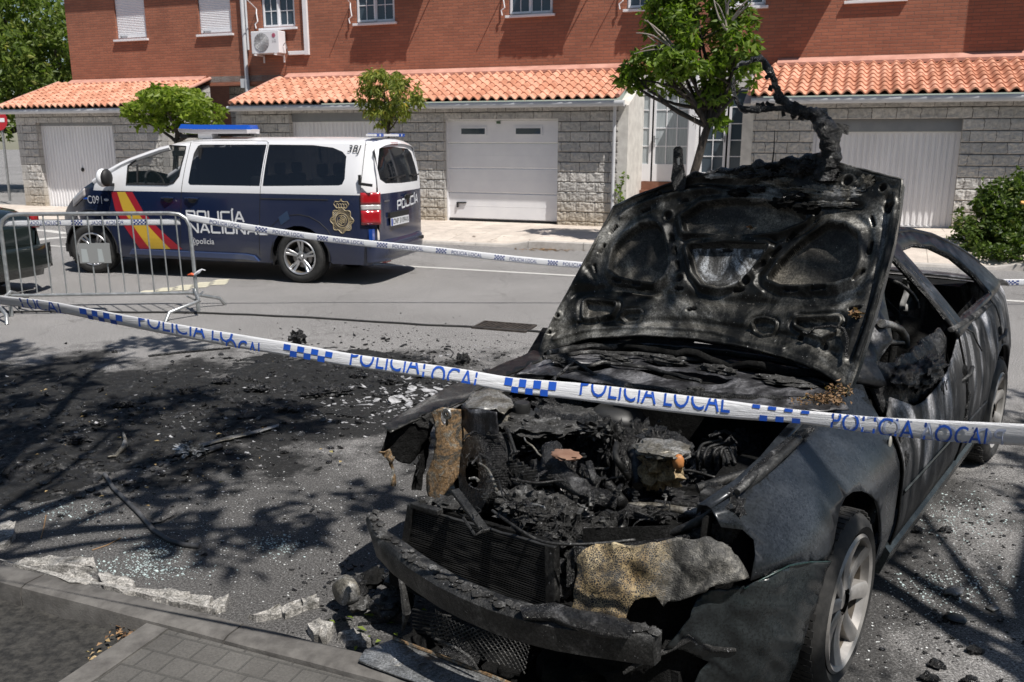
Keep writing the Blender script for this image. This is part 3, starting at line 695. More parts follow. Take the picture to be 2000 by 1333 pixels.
def leaves(rng, clumps, n, size, droop=0.0, aspect=.5, thr=-.12, nf=1.6, shell=.55):
    w = np.array([c[2] for c in clumps], float); w /= w.sum(); V = []; F = []
    k = 0; tries = 0
    while k < n and tries < n*6:
        tries += 1
        c = clumps[rng.choice(len(clumps), p=w)]; d = rng.normal(size=3); d /= np.linalg.norm(d); r = rng.random()**(1/3.)*(1-shell)+shell*rng.random()**.25
        r = min(r, 1)
        if d[2] < -.3 and rng.random() < .4: continue
        p = np.array(c[0])+d*r*np.array(c[1])
        if noise.noise(Vector(p*nf)) < thr: continue
        s = size*(.6+.8*rng.random())
        a = rng.normal(size=3); a[2] = a[2]*.6-droop; a /= np.linalg.norm(a); b = rng.normal(size=3); b[2] *= .4; b = np.cross(a, b); b /= (np.linalg.norm(b)+1e-9); nn = np.cross(a, b)
        tip = p+a*s; m1 = p+a*s*.45+b*s*aspect*.5+nn*s*.10; m2 = p+a*s*.45-b*s*aspect*.5+nn*s*.10
        q = len(V); V += [tuple(p), tuple(m1), tuple(tip), tuple(m2)]; F += [(q, q+1, q+2), (q, q+2, q+3)]
        k += 1
    mb = MB(); mb.add(V, F); return mb
def limb(mb, a, b, r0, r1, rng, wob=.12, n=7):
    a = np.array(a, float); b = np.array(b, float); P = []; L = np.linalg.norm(b-a)
    o = rng.normal(size=3)*wob*L
    for i in range(n+1):
        t = i/n; P.append(a+(b-a)*t+o*math.sin(math.pi*t)+rng.normal(size=3)*wob*.12*L*min(t, 1-t)*2)
    mb.tube(P, list(np.linspace(r0, r1, n+1)), 8); return P
def twigs(mb, P, rng, k, L, r, up=.5, sub=2):
    for _ in range(k):
        i = rng.integers(len(P)//3, len(P)); d = rng.normal(size=3); d[2] = abs(d[2])*up+.1; d /= np.linalg.norm(d); ln = L*(.5+rng.random())
        Q = limb(mb, P[i], P[i]+d*ln, r, r*.3, rng, .12, 5)
        for _ in range(sub):
            e = d+rng.normal(size=3)*.8; e /= np.linalg.norm(e); limb(mb, Q[rng.integers(1, 5)], Q[3]+e*ln*.6, r*.45, r*.15, rng, .1, 4)
def tree(name, label, base, trunk_top, r, clumps, n, size, leaf, seed, group=None, droop=.2, aspect=.5, thr=-.12, nf=1.6, nl=None, tw=3, shell=.55, cat='tree'):
    rng = np.random.default_rng(seed); o = thing(name, label, cat, base, 0, group)
    t = MB(); P = limb(t, base, trunk_top, r, r*.7, rng, .03, 9)
    for c in clumps[:nl or len(clumps)]:
        tgt = np.array(c[0])-np.array([0, 0, c[1][2]*.25]); Q = limb(t, P[-1-int(rng.random()*2)], tgt, r*.5, r*.12, rng, .1, 7); twigs(t, Q, rng, tw, np.mean(c[1])*.7, r*.16)
    t.build('trunk', M_['bark'], o, world=True, smooth=60)
    leaves(rng, clumps, n, size, droop, aspect, thr, nf, shell).build('crown', M_[leaf], o, world=True)
    return o
# dense tree left behind the houses
def ctr(px, py, d):  # a point at distance d along the ground
    r_ = ray(px, py); return CAM+r_*(d/r_[1])
cl = []
rng = np.random.default_rng(3)
for (px, py, rr) in [(60, 90, 2.3), (20, 60, 2.2), (100, 150, 1.9), (-30, 130, 2.4), (60, 190, 1.9), (10, 20, 1.9), (-90, 60, 2.6), (115, 100, 1.5), (-70, 210, 2.2), (150, 170, 2.0), (70, 45, 1.3), (-170, 120, 2.6), (25, 150, 2.0)]:
    cl.append((ctr(px, py, 31+rng.random()*3), (rr, rr, rr*.85), rr**2))
b_ = FW(-20, 9, 0)
tree('broadleaf_tree', 'large dense green tree rising beyond the end wall of the brick houses', (b_[0], b_[1], 0), (b_[0], b_[1], 3.2), .35, cl, 13000, .27, 'leaf_far', 11, droop=.7, aspect=.42, thr=-.04, nf=1.1, tw=1)
# mushroom shaped tree behind the police van

S = 1/86.
def at(px, py, d): return PP(px, py, FW(0, d), FN)
cl = [(at(x, y, -2.3+dd), (rx, rx, rz), rx*rx) for x, y, rx, rz, dd in [(340, 200, .62, .30, 0), (285, 215, .48, .26, .1), (395, 215, .48, .27, -.1), (320, 190, .5, .25, -.4), (360, 192, .5, .25, .4), (270, 235, .24, .2, 0), (405, 240, .30, .14, 0), (330, 240, .35, .16, 0), (385, 252, .28, .12, 0)]]
b_ = at(350, 410, -2.3)
tree('street_tree', 'small lime green tree with a flat umbrella crown behind the police van roof', (b_[0], b_[1], .12), tuple(at(347, 258, -2.3)), .075, cl, 4600, .125, 'leaf_lime', 5, droop=.6, aspect=.5, thr=-.14, nf=3.4, tw=3)
# feathery yellowing sapling
cl = [(at(x, y, -2.2+dd), (rx, rx, rz), rx*rx) for x, y, rx, rz, dd in [(750, 160, .42, .28, 0), (725, 190, .33, .32, .1), (790, 185, .33, .30, -.1), (745, 220, .28, .30, 0), (775, 215, .3, .2, 0), (760, 145, .25, .14, .1), (725, 155, .26, .18, 0), (815, 200, .16, .16, 0), (800, 165, .2, .16, 0)]]
b_ = at(755, 430, -2.2)
tree('sapling', 'thin sapling with feathery yellow green leaves before the tiled garage roof', (b_[0], b_[1], .12), tuple(at(755, 225, -2.2)), .035, cl, 3300, .11, 'leaf_yell', 6, droop=1.2, aspect=.28, thr=.0, nf=4, tw=4)
# leaning tree in front of the entrance
T = -2.45
cl = [(at(x, y, T+dd), (rx, rx*.9, rz), rx*rx) for x, y, rx, rz, dd in [(1370, 60, .75, .55, 0), (1310, 30, .5, .4, .2), (1430, 50, .42, .4, 0), (1290, 110, .5, .26, 0), (1250, 150, .36, .20, .1), (1228, 130, .22, .10, .2), (1265, 175, .25, .10, -.1), (1335, -30, .5, .3, .3), (1340, 120, .6, .35, -.3), (1430, 140, .45, .35, 0), (1390, 185, .42, .28, .1), (1450, 165, .22, .22, 0), (1320, 160, .40, .24, .2), (1350, -10, .6, .4, 0), (1440, 95, .4, .3, -.2), (1225, 155, .2, .16, 0), (1405, 240, .2, .16, 0), (1290, 75, .35, .25, .1), (1300, -60, .7, .5, 0), (1420, -50, .6, .5, 0)]]
b_ = at(1338, 440, T)
tl = tree('street_tree', 'leaning street tree with a dense green crown and dark trunk before the glazed entrance', (b_[0], b_[1], .15), tuple(at(1392, 215, T)), .085, cl, 8500, .125, 'leaf_mid', 8, droop=.6, aspect=.48, thr=.0, nf=2.8, tw=4)
tw_ = MB(); rng = np.random.default_rng(5)
for (x0, y0, x1, y1) in [(1330, 110, 1265, 50), (1330, 110, 1245, 65), (1330, 115, 1250, 90), (1420, 30, 1440, -30), (1430, 40, 1475, 0), (1420, 60, 1400, -20)]:
    for _ in range(2): limb(tw_, at(x0, y0, T-.4), at(x1+rng.normal()*8, y1+rng.normal()*8, T-.5), .02, .006, rng, .1)
tw_.build('bare_twigs', pm('dry_twig', (.28, .24, .21), rough=.8), tl, world=True)
# bush at the right with orange blossom
cl = [(at(x, y, -2.0+dd), (rx, rx, rz), rx*rx) for x, y, rx, rz, dd in [(1930, 495, .45, .25, 0), (1985, 500, .5, .3, 0), (2050, 500, .5, .3, 0), (1955, 430, .55, .42, 0), (1900, 460, .40, .32, -.2), (1990, 400, .5, .4, .1), (2040, 440, .7, .55, 0), (1925, 405, .28, .2, .1), (1880, 480, .34, .24, 0), (1905, 430, .34, .28, .1), (1965, 375, .35, .25, .2), (2010, 365, .4, .3, .2), (1945, 480, .55, .25, -.4), (1995, 485, .55, .25, -.5), (1915, 362, .10, .10, .2), (1922, 375, .09, .1, .2), (2120, 430, .8, .6, 0)]]
b_ = at(1950, 520, -2.0); rng = np.random.default_rng(14)
BU = thing('flowering_bush', 'leafy bush with a few orange flowers beside the stone garage pier', 'bush', (b_[0], b_[1], .2))
t_ = MB()
for c in cl: limb(t_, (b_[0]+rng.normal()*.2, b_[1], .2), c[0], .03, .01, rng, .1)
t_.build('stems', M_['bark'], BU, world=True, smooth=60)
leaves(rng, cl, 13000, .08, .2, .6, -.1, 4).build('foliage', M_['leaf_dark'], BU, world=True)
fl = MB()
for _ in range(2):
    c = cl[rng.integers(0, 7)]; d = rng.normal(size=3); d[1] = -abs(d[1]); d /= np.linalg.norm(d); fl.blob(tuple(np.array(c[0])+d*np.array(c[1])*.98), (.035, .035, .03), 0, .3, 5, 8, rng.integers(99))
fl.build('blossom', pm('orange_blossom', (.75, .28, .08), (.80, .50, .16), 9, .6), BU, world=True)
# creeper on the white pier
CR = hthing('creeper', 'thin creeper climbing the white pier beside the sectional garage', 'plant', 0); rng = np.random.default_rng(4)
t_ = MB(); tp = [FW(3.95+.04*math.sin(z*6), -.12, z) for z in np.linspace(.15, 1.15, 12)]; t_.tube(tp, .008, 5); t_.build('stem', M_['bark'], CR, world=True)
leaves(rng, [(tuple(p), (.09, .04, .1), 1) for p in tp], 90, .07, .2, .7, -1, 3).build('foliage', M_['leaf_mid'], CR, world=True)
# ---------------- street trees beside and behind the camera; they shade the wreck
def shade_cl(lst, H):
    out = []
    for x, y, z, r_ in lst:
        h = H+(r_-.8)*.3
        out.append(((x+(h-z)/1.33*.48, y-(h-z)/1.33*.56, h), (r_, r_, r_*.45), r_*r_))
    return out
cl = shade_cl([(-4.6, 7.3, 0, .75), (-3.4, 7.6, 0, .6), (-5.4, 6.3, 0, .8), (-3.9, 6.3, 0, .7), (-2.6, 6.0, 0, .5), (-4.9, 5.2, 0, .8), (-1.9, 4.6, 0, .45), (-3.3, 4.6, 0, .55), (-.9, 4.1, 0, .45), (-2.4, 3.6, 0, .4), (-2.9, 5.3, 0, .6), (-1.7, 5.6, 0, .5), (-3.9, 5.4, 0, .6), (-1.4, 3.9, 0, .4)], 5.6)
tree('street_tree', 'tree standing in the soil pit beside the near kerb, only its shadow seen', (-2.02, 2.1, .1), (-1.7, 2.5, 2.9), .12, cl, 3600, .17, 'leaf_mid', 21, droop=.3, aspect=.5, thr=-.02, nf=2.2, tw=5)
cl = shade_cl([(.2, 4.7, 1.3, .42), (.9, 4.1, 1.4, .45), (1.6, 4.6, 1.3, .55), (1.9, 3.6, .9, .45), (2.5, 4.9, .8, .6), (3.2, 4.4, 0, .7), (2.9, 3.2, 0, .6), (1.3, 2.5, .7, .3), (3.8, 5.6, 0, .8), (2.2, 2.5, 0, .45), (4.6, 4.4, 0, .8), (3.3, 3.7, 0, .6), (3.9, 3.0, 0, .6), (2.7, 2.5, 0, .4), (.9, 5.6, 1.0, .5)], 5.4)
tree('street_tree', 'tree on the near pavement behind the camera whose dappled shadow falls on the wreck', (3.3, .0, .12), (3.3, .3, 2.8), .13, cl, 3900, .16, 'leaf_mid', 22, droop=.3, aspect=.5, thr=-.02, nf=2.4, tw=5)

# unseen trees added behind the camera for dark reflections in glass and char
rng = np.random.default_rng(40); cl = []
for k in range(9): cl.append(((rng.normal()*1.6, rng.normal()*1.6, 4.6+rng.normal()*1.5), (1.9, 1.9, 1.6), 1))
t0 = tree('reflection_tree', 'tall dense unseen tree added behind the camera for its dark reflection', (0, 0, 0), (0, 0, 3.0), .2, cl, 5000, .42, 'leaf_dark', 41, group='unseen trees added behind the camera for reflections', droop=.3, aspect=.6, thr=-.25, nf=.8, tw=1)
for k, (x, y, a) in enumerate([(-11, -9, 0), (-5.5, -10.5, 1.1), (0, -9.5, 2.3), (5.5, -10.5, 3.6), (11, -9, 4.4), (16.5, -7, 5.2), (-16.5, -7, .6)]):
    o = t0 if k == 0 else copy_tree(t0); o.location = (x, y, 0); o.rotation_euler = (0, 0, a)
# ================================================================== wheels shared by the cars
M_['tyre'] = pm('tyre_rubber', (.014, .014, .014), (.035, .034, .033), 25, .75, bump=.25, bscale=70)
M_['alloy'] = pm('alloy', (.50, .50, .51), (.62, .62, .63), 8, .3, .85)
M_['alloy_burnt'] = pm('sooty_alloy', (.25, .235, .22), (.52, .50, .48), 6, .42, .5, rvar=.1)
M_['disc'] = pm('brake_disc', (.20, .19, .185), (.32, .30, .29), 12, .4, .8)
M_['blackmetal'] = pm('black_metal', (.012, .012, .012), (.03, .03, .03), 10, .5)
M_['rust'] = pm('rust', (.12, .055, .025), (.26, .15, .085), 20, .85, bump=.4, bscale=50)
M_['barrel'] = pm('sooty_rim_barrel', (.05, .042, .034), (.16, .135, .105), 9, .6, .3)
def wheel(par, c, Rt, Rr, wd, style, side=1, mat='alloy', steer=0.0, phase=0.0, flat=0.0):
    """axis along local y; side=+1: outer face towards +y"""
    w = bpy.data.objects.new('wheel', None); COL.objects.link(w); w.parent = par; w.location = c; w.rotation_euler = (0, 0, steer+(0 if side > 0 else math.pi)); w.empty_display_size = .1
    h = wd/2
    t = MB(); pr = [(Rr-.01, h-.02), (Rr+.012, h-.004), (Rr+.03, h+.004), (Rt-.05, h+.006), (Rt-.022, h-.008), (Rt-.006, h-.03), (Rt, h-.05), (Rt, -h+.05), (Rt-.006, -h+.03), (Rt-.03, -h+.005), (Rr, -h), (Rr-.01, -h+.02)]
    t.lathe(pr, 72)
    for k in range(72):   # tread blocks
        a = 2*math.pi*k/72
        for yy in (-h*.62, -h*.2, h*.2, h*.62):
            M = Matrix.Rotation(-a, 3, 'Y'); t.box(M @ Vector((0, yy+(.004 if k % 2 else 0), Rt+.0005)), (.022, h*.34, .004), M=M)
    if flat:
        t.v = [(v[0]*(1+(.05 if v[2] < -Rt*.6 else 0)), v[1]*(1+(.12 if v[2] < -Rt*.5 else 0)), max(v[2], -Rt+flat)) for v in t.v]
    t.build('tyre', M_['tyre'], w, smooth=40)
    r = MB(); r.lathe([(Rr-.006, h-.012), (Rr+.006, h-.002), (Rr-.004, h+.006), (Rr-.016, h-.002), (Rr-.022, h-.03)], 64)
    r.lathe([(Rr-.022, h-.03), (Rr-.04, -h+.03)], 64, 1)
    hub_y = h-.028
    def spoke(a, w0, w1, r0, r1, y0, y1, dp):
        ca, sa = math.cos(a), math.sin(a)
        def P(rad, tw, y): return (rad*ca-tw*sa, y, rad*sa+tw*ca)
        n = 5; vs = []
        for i in range(n+1):
            q = i/n; rad = r0+(r1-r0)*q; wv = w0+(w1-w0)*q; y = y0+(y1-y0)*q-.014*math.sin(math.pi*q)
            vs += [P(rad, -wv/2, y-.006), P(rad, -wv/2+wv*.18, y), P(rad, wv/2-wv*.18, y), P(rad, wv/2, y-.006), P(rad, wv/2*.9, y-dp), P(rad, -wv/2*.9, y-dp)]
        fs = []
        for i in range(n):
            for k in range(6): fs.append((i*6+k, i*6+(k+1) % 6, (i+1)*6+(k+1) % 6, (i+1)*6+k))
        r.add(vs, fs)
    if style == 'double5':
        for k in range(5):
            a = 2*math.pi*k/5+phase
            for s in (-.14, .14): spoke(a+s, .030, .036, .05, Rr-.014, hub_y-.004, h-.012, .03)
    else:
        n = 8
        for k in range(n):
            a = 2*math.pi*k/n+phase; spoke(a, .044, .066, .045, Rr-.006, hub_y+.012, h+.002, .055)
    r.lathe([(0, hub_y+.004), (.028, hub_y+.004), (.033, hub_y-.002), (.034, hub_y-.02), (.072, hub_y-.022), (.076, hub_y-.04)], 30)
    for k in range(5):
        a = 2*math.pi*(k+.5)/5+phase; r.lathe([(0, hub_y-.014), (.009, hub_y-.014), (.009, hub_y-.03)], 8, c=(.054*math.cos(a), 0, .054*math.sin(a)))
    r.build('rim', [M_[mat], M_['barrel']], w, smooth=35)
    d = MB(); d.lathe([(.03, h-.085), (Rr*.62, h-.085), (Rr*.62, h-.105), (.03, h-.105)], 40); d.build('brake_disc', M_['disc'], w, smooth=35)
    d = MB(); d.lathe([(.0, -h+.05), (Rr-.03, -h+.05)], 40); d.build('wheel_back', M_['blackmetal'], w)
    return w
# ================================================================== police van
VA = PZ(585.8, 503, .345); vy = R(15.5); VFd = np.array([-math.cos(vy), math.sin(vy), 0]); VNd = np.array([-VFd[1], VFd[0], 0]); VO = VA.copy(); VO[2] = 0
VAN = thing('police_van', 'dark blue and white police van with red and yellow side stripes parked beyond the barrier', 'police van', tuple(VO), math.atan2(VFd[1], VFd[0]))
def V(px, py, off=0.0):
    p = PP(px, py, VO+VNd*off, VNd); q = p-VO; return (float(q @ VFd), float(p[2]))
XR = -1.06
def VR(px, py):
    # the rear face is rounded into the sides: depths across it come from the measured corner to corner span
    y = float(np.interp(px, [705, 725, 806, 820], [-.02, -.17, -1.50, -1.70]))
    p = PP(px, py, VO+VFd*XR, VFd); return (y, float(HC+(p[2]-HC)*1.0))
def car_paint(name, c, rough=.25, dirt=.0, dc=(.25, .23, .2)):
    m, nt, b = _new(name); b.inputs['Base Color'].default_value = rgb(c); b.inputs['Roughness'].default_value = rough; b.inputs['Coat Weight'].default_value = .6; b.inputs['Coat Roughness'].default_value = .08
    if dirt:
        t = nt.nodes.new('ShaderNodeTexCoord'); sp = nt.nodes.new('ShaderNodeSeparateXYZ'); lnk(nt, t.outputs['Object'], sp.inputs[0])
        f = nmath(nt, 'SUBTRACT', .75, sp.outputs[2]); f = nmath(nt, 'MULTIPLY', nmath(nt, 'ADD', f, nmath(nt, 'MULTIPLY', nnoise(nt, t.outputs['Object'], 5, 5), .5)), dirt, clamp=True)
        lnk(nt, nmix(nt, f, c, dc), b.inputs['Base Color']); lnk(nt, nmath(nt, 'ADD', nmath(nt, 'MULTIPLY', f, .5), rough), b.inputs['Roughness'])
    return m
M_['van_blue'] = car_paint('van_blue', (.008, .016, .052), .16, .25, (.10, .10, .11))
M_['van_white'] = car_paint('van_white', (.78, .78, .80), .3)
M_['tint'] = glass_mat('privacy_glass', (.006, .008, .012), .03, .84)
m_, nt_, b_n = _new('clear_glass'); b_n.inputs['Base Color'].default_value = (.02, .03, .03, 1); b_n.inputs['Roughness'].default_value = .03; b_n.inputs['Alpha'].default_value = .28; M_['clear'] = m_
M_['seal'] = pm('rubber_seal', (.01, .01, .011), rough=.6)
M_['yellow'] = pm('yellow_film', (.62, .40, .045), rough=.4); M_['red'] = pm('red_film', (.36, .018, .03), rough=.4)
M_['lett'] = pm('white_film', (.66, .67, .70), rough=.45); M_['gold'] = pm('gold_film', (.36, .29, .17), rough=.5)
def lamp_mat(name, c, rough=.1):
    m, nt, b = _new(name); b.inputs['Base Color'].default_value = rgb(c); b.inputs['Roughness'].default_value = rough; b.inputs['Coat Weight'].default_value = 1.0; b.inputs['Coat Roughness'].default_value = .03; return m
M_['lamp_red'] = lamp_mat('lamp_red', (.36, .012, .018)); M_['lamp_white'] = lamp_mat('lamp_clear', (.50, .47, .47)); M_['lamp_blue'] = lamp_mat('lamp_blue', (.008, .065, .36))
VW = 1.72
def vS(x, z):
    y = 0.0
    if z > 1.17: y -= .15*((z-1.17)/.6)**1.4
    if z < .55: y -= .05*((.55-z)/.35)**1.5
    if x > 2.75: y -= .40*((x-2.75)/1.3)**2.3
    if x < -.82: y -= .13*((-.82-x)/.24)**2
    return y
def vzs(x): return float(np.interp(x, [-1.06, -.95, 1.7, 2.05, 2.62, 2.95, 3.15, 3.4, 3.65, 3.85, 4.0], [1.74, 1.80, 1.80, 1.74, 1.56, 1.40, 1.29, 1.17, 1.03, .90, .78]))
def vzt(x): return float(np.interp(x, [-1.06, -.95, -.6, 1.6, 2.0, 2.62, 3.0, 3.3, 3.6, 3.85, 4.0], [1.80, 1.87, 1.89, 1.885, 1.84, 1.64, 1.46, 1.31, 1.17, 1.02, .90]))
def side_outline(z0=None):
    top = [(x, vzs(x)) for x in (3.85, 3.65, 3.4, 3.15, 2.95, 2.62, 2.3, 2.05, 1.7, 1.0, 0, -.95, -1.06)]
    return top
def vmap(flip=False, off=0.0):
    if not flip: return lambda u, v: (u, vS(u, v)+off, v)
    return lambda u, v: (u, -VW-vS(u, v)-off, v)
ZB = 1.165
win_f = [V(246, 361), V(244, 325), V(262, 309), V(290, 293), V(318, 285), V(350, 287), V(350, 300), V(346, 345), V(338, 357), V(326, 361)]
win_2 = [V(370, 362), V(366, 357), V(368, 300), V(373, 286), V(378, 283), V(508, 283), V(506, 363)]
win_3 = [V(513, 283), V(600, 284), V(640, 289), V(660, 297), V(669, 306), V(671, 350), V(667, 361), V(660, 363), V(512, 363)]
def fixz(w, zl): return [(x, zl if abs(z-1.25) < .03 else z) for x, z in w]
win_f, win_2, win_3 = fixz(win_f, 1.26), fixz(win_2, 1.26), fixz(win_3, 1.26)
def arch(cx, r, n=14, zb=.20):
    return [(cx+r*math.cos(a), .345+r*math.sin(a)) for a in np.linspace(-.35, math.pi+.35, n)]
WB = 3.27
ar_r = arch(0, .415); ar_f = arch(WB, .42)
up = [(4.02, .78), (3.9, .87)]+side_outline()+[(-1.06, .30)]
low = [(-1.0, .26), (-.42, .24)]
body_poly = [(-1.06, 1.0), (-1.06, .34), (-.98, .27), (-.45, .27)]+[p for p in reversed(ar_r) if p[1] > .27]+[(.45, .25), (WB-.45, .25)]+[p for p in reversed(ar_f) if p[1] > .27]+[(WB+.45, .22), (3.82, .22), (3.96, .30), (4.02, .45), (4.04, .62), (4.0, .78)]+side_outline()
def split_mb(flip):
    mb = MB(); fn = vmap(flip)
    sheet([body_poly], [win_f, win_2, win_3], .11, fn, mb=mb)
    # colour by height: cut at the belt
    bm = bmesh.new()
    for v in mb.v: bm.verts.new(v)
    bm.verts.ensure_lookup_table()
    for f in mb.f: bm.faces.new([bm.verts[i] for i in f])
    bmesh.ops.bisect_plane(bm, geom=bm.verts[:]+bm.edges[:]+bm.faces[:], plane_co=(0, 0, ZB), plane_no=(0, 0, 1))
    bmesh.ops.bisect_plane(bm, geom=bm.verts[:]+bm.edges[:]+bm.faces[:], plane_co=(3.12, 0, 1.28), plane_no=(1, 0, .35))
    out = MB(); bm.verts.index_update(); out.v = [tuple(v.co) for v in bm.verts]
    for f in bm.faces:
        c = f.calc_center_median(); out.f.append(tuple(v.index for v in f.verts)); out.m.append(0 if (c.z > ZB and (c.x-3.12)+(c.z-1.28)*.35 < 0) else 1)
    bm.free(); return out
bd_ = MB(); bd_.merge(split_mb(False)); bd_.merge(split_mb(True))
# roof / bonnet loft between the shoulders
xs_ = [-1.06, -1.0, -.93, -.7, -.3, .3, .9, 1.4, 1.7, 1.9]
def top_pt(x, q):  # q 0..1 left shoulder to right
    zs, zt = vzs(x), vzt(x); yl = vS(x, zs); yr = -VW-yl
    a = q*2-1; e = 1-abs(a)**2.6
    return (x, yl+(yr-yl)*q, zs+(zt-zs)*e)
def toploft(xs, m, mb):
    nv = 16; b = len(mb.v); vs = [top_pt(x, j/nv) for x in xs for j in range(nv+1)]; a = nv+1
    mb.add(vs, [(i*a+j, i*a+j+1, (i+1)*a+j+1, (i+1)*a+j) for i in range(len(xs)-1) for j in range(nv)], m)
toploft(xs_+[2.0], 0, bd_)
toploft([3.12, 3.2, 3.4, 3.6, 3.75, 3.85, 3.93, 4.0], 1, bd_)
# nose: from the bonnet edge round to the bumper
def nose(u, v):
    zz = .22+(.78-.22)*(1-v); y0 = vS(4.0, .7); yy = y0+(-VW-2*y0)*u; x = 4.0+.16*(1-abs(2*u-1)**2.5)*(1-.5*abs(v-.35))
    zt = .78+.10*(1-abs(2*u-1)**2.5)
    zz = .22+(zt-.22)*(1-v); return (x, yy, zz)
bd_.grid(nose, 14, 8, 1)
bd_.add([(4.0, top_pt(4.0, j/14)[1], top_pt(4.0, j/14)[2]) for j in range(15)]+[nose(j/14, 0) for j in range(15)], [(j, j+1, 16+j, 15+j) for j in range(14)], 1)
# rear face
def rear_x(y, z):
    e = abs((y+VW/2)/(VW/2)); x = XR-.07*(1-e**3)
    if z > 1.2: x += .10*((z-1.2)/.6)**1.6
    return x
rw = [VR(728, 290), VR(760, 287), VR(792, 291), VR(799, 300), VR(806, 345), VR(803, 354), VR(765, 359), VR(735, 360), VR(727, 352), VR(724, 300)]
yl0 = vS(XR, 1.0); zt_ = 1.80
ro = [(yl0, .34), (yl0, 1.3), (yl0-.02, 1.55), (yl0-.06, 1.74), (yl0-.3, 1.80), (-VW/2, 1.81), (-VW-yl0+.3, 1.80), (-VW-yl0+.06, 1.74), (-VW-yl0+.02, 1.55), (-VW-yl0, 1.3), (-VW-yl0, .34)]
mb = sheet([ro], [rw], .12, lambda u, v: (rear_x(u, v) if v > .4 else XR, u, v))
bm = bmesh.new()
for v in mb.v: bm.verts.new(v)
bm.verts.ensure_lookup_table()
for f in mb.f: bm.faces.new([bm.verts[i] for i in f])
bmesh.ops.bisect_plane(bm, geom=bm.verts[:]+bm.edges[:]+bm.faces[:], plane_co=(0, 0, ZB+.01), plane_no=(0, 0, 1)); bm.verts.index_update()
q_ = MB(); q_.v = [tuple(v.co) for v in bm.verts]
for f in bm.faces: q_.f.append(tuple(v.index for v in f.verts)); q_.m.append(0 if f.calc_center_median().z > ZB+.01 else 1)
bm.free(); bd_.merge(q_)
bd_.build('body', [M_['van_white'], M_['van_blue']], VAN, smooth=38, weld=True)
# glass
def inset(poly, d):
    cx = sum(p[0] for p in poly)/len(poly); cy = sum(p[1] for p in poly)/len(poly)
    return [(cx+(p[0]-cx)*(1+d/.5), cy+(p[1]-cy)*(1+d/.25)) for p in poly]
for nm, w, mt in (('side_window', win_2, 'tint'), ('side_window', win_3, 'tint'), ('side_window', win_f, 'clear')):
    for fl in (False, True):
        m = sheet([inset(w, .006)], (), .15, vmap(fl, -.006)); o = m.build(nm, M_[mt], VAN, smooth=60)
m = MB()
for w in (win_f,):
    pts = [(x, vS(x, z)+.0, z) for x, z in w]; m.tube(pts, .012, 6, closed=True)
xq = V(262, 300)[0]; m.bar((xq, vS(xq, 1.27)+.001, 1.27), (xq+.02, vS(xq, 1.5)+.001, 1.52), .02, .02)
m.build('window_seal', M_['seal'], VAN)
m = MB(); m.grid(lambda u, v: (lambda x, q: (top_pt(x, q)[0], top_pt(x, q)[1], top_pt(x, q)[2]+.001))(2.0+(3.12-2.0)*u, .03+.94*v), 10, 14); m.build('windscreen', M_['clear'], VAN, smooth=60)
m = sheet([rw], (), .12, lambda u, v: (rear_x(u, v)+.004, u, v)); m.build('rear_window', M_['tint'], VAN, smooth=60)
# a-pillars, cabin
M_['cabin'] = pm('dark_cabin_plastic', (.02, .02, .022), rough=.7)
M_['cabin_seat'] = pm('grey_seat_cloth', (.12, .13, .15), rough=.9)
m = MB()
for fl in (0, 1):
    pts = []
    for x in np.linspace(1.95, 3.15, 9):
        p = top_pt(x, .0 if not fl else 1.0); pts.append((p[0], p[1]+(.015 if fl else -.015), p[2]-.01))
    m.tube(pts, .04, 8)
m.build('pillar', M_['van_white'], VAN, smooth=60)
m = MB(); m.box((2.85, -VW/2, 1.02), (.55, VW-.25, .32)); m.box((2.75, -.45, 1.2), (.3, .4, .10)); m.build('dashboard', M_['cabin'], VAN, bevel=.05)
m = MB(); m.tube([(2.45+.06*math.sin(a), -.43+.19*math.cos(a), 1.24+.18*math.sin(a)) for a in np.linspace(0, 2*math.pi, 25)[:-1]], .016, 8, closed=True); m.bar((2.45, -.6, 1.24), (2.45, -.26, 1.24), .04, .02); m.tube([(2.47, -.43, 1.24), (2.75, -.43, 1.05)], .03, 8); m.build('steering_wheel', M_['cabin'], VAN, smooth=60)
for y in (-.45, -1.25):
    m = MB(); m.box((1.95, y, .85), (.5, .5, .25)); m.box((1.70, y, 1.15), (.14, .48, .62), ry=-.15); m.box((1.66, y, 1.54), (.10, .26, .18)); m.build('seat', M_['cabin'], VAN, bevel=.04)
for x_, n_s in ((.75, 3), (-.15, 3)):
    for k_ in range(n_s):
        y_s = -.38-.47*k_; m = MB(); m.box((x_, y_s, 1.08), (.12, .42, .60), ry=-.12); m.box((x_-.04, y_s, 1.46), (.08, .24, .16)); m.build('seat', M_['cabin_seat'], VAN, bevel=.04)
m = MB(); m.span((1.45, -VW+.1, .5), (1.48, -.1, 1.75)); m.build('partition', M_['cabin'], VAN)
m = MB(); m.box((2.28, -.78, 1.66), (.05, .22, .08)); m.tube([(2.28, -.72, 1.62), (2.28, -.72, 1.50), (2.27, -.70, 1.44)], .012, 6); m.build('inner_mirror', M_['blackp'], VAN)
m = MB(); m.span((-.9, -VW+.1, .28), (3.8, -.1, .40)); m.build('floor_pan', M_['cabin'], VAN)
# mirror
m = MB(); mx, mz = V(221, 347); m.blob((mx+.0, .13, mz), (.06, .10, .12), 0, .02, 1, 20); mo = m.build('door_mirror', M_['seal'], VAN, smooth=60)
m = MB(); m.bar((mx+.02, .0, mz-.10), (mx+.02, .12, mz-.08), .06, .04); m.build('mirror_arm', M_['seal'], mo)
m = MB(); m.blob((mx+.055, .138, mz), (.07, .105, .125), 0, .02, 1, 20); m.build('mirror_cap', M_['van_white'], mo, smooth=60)
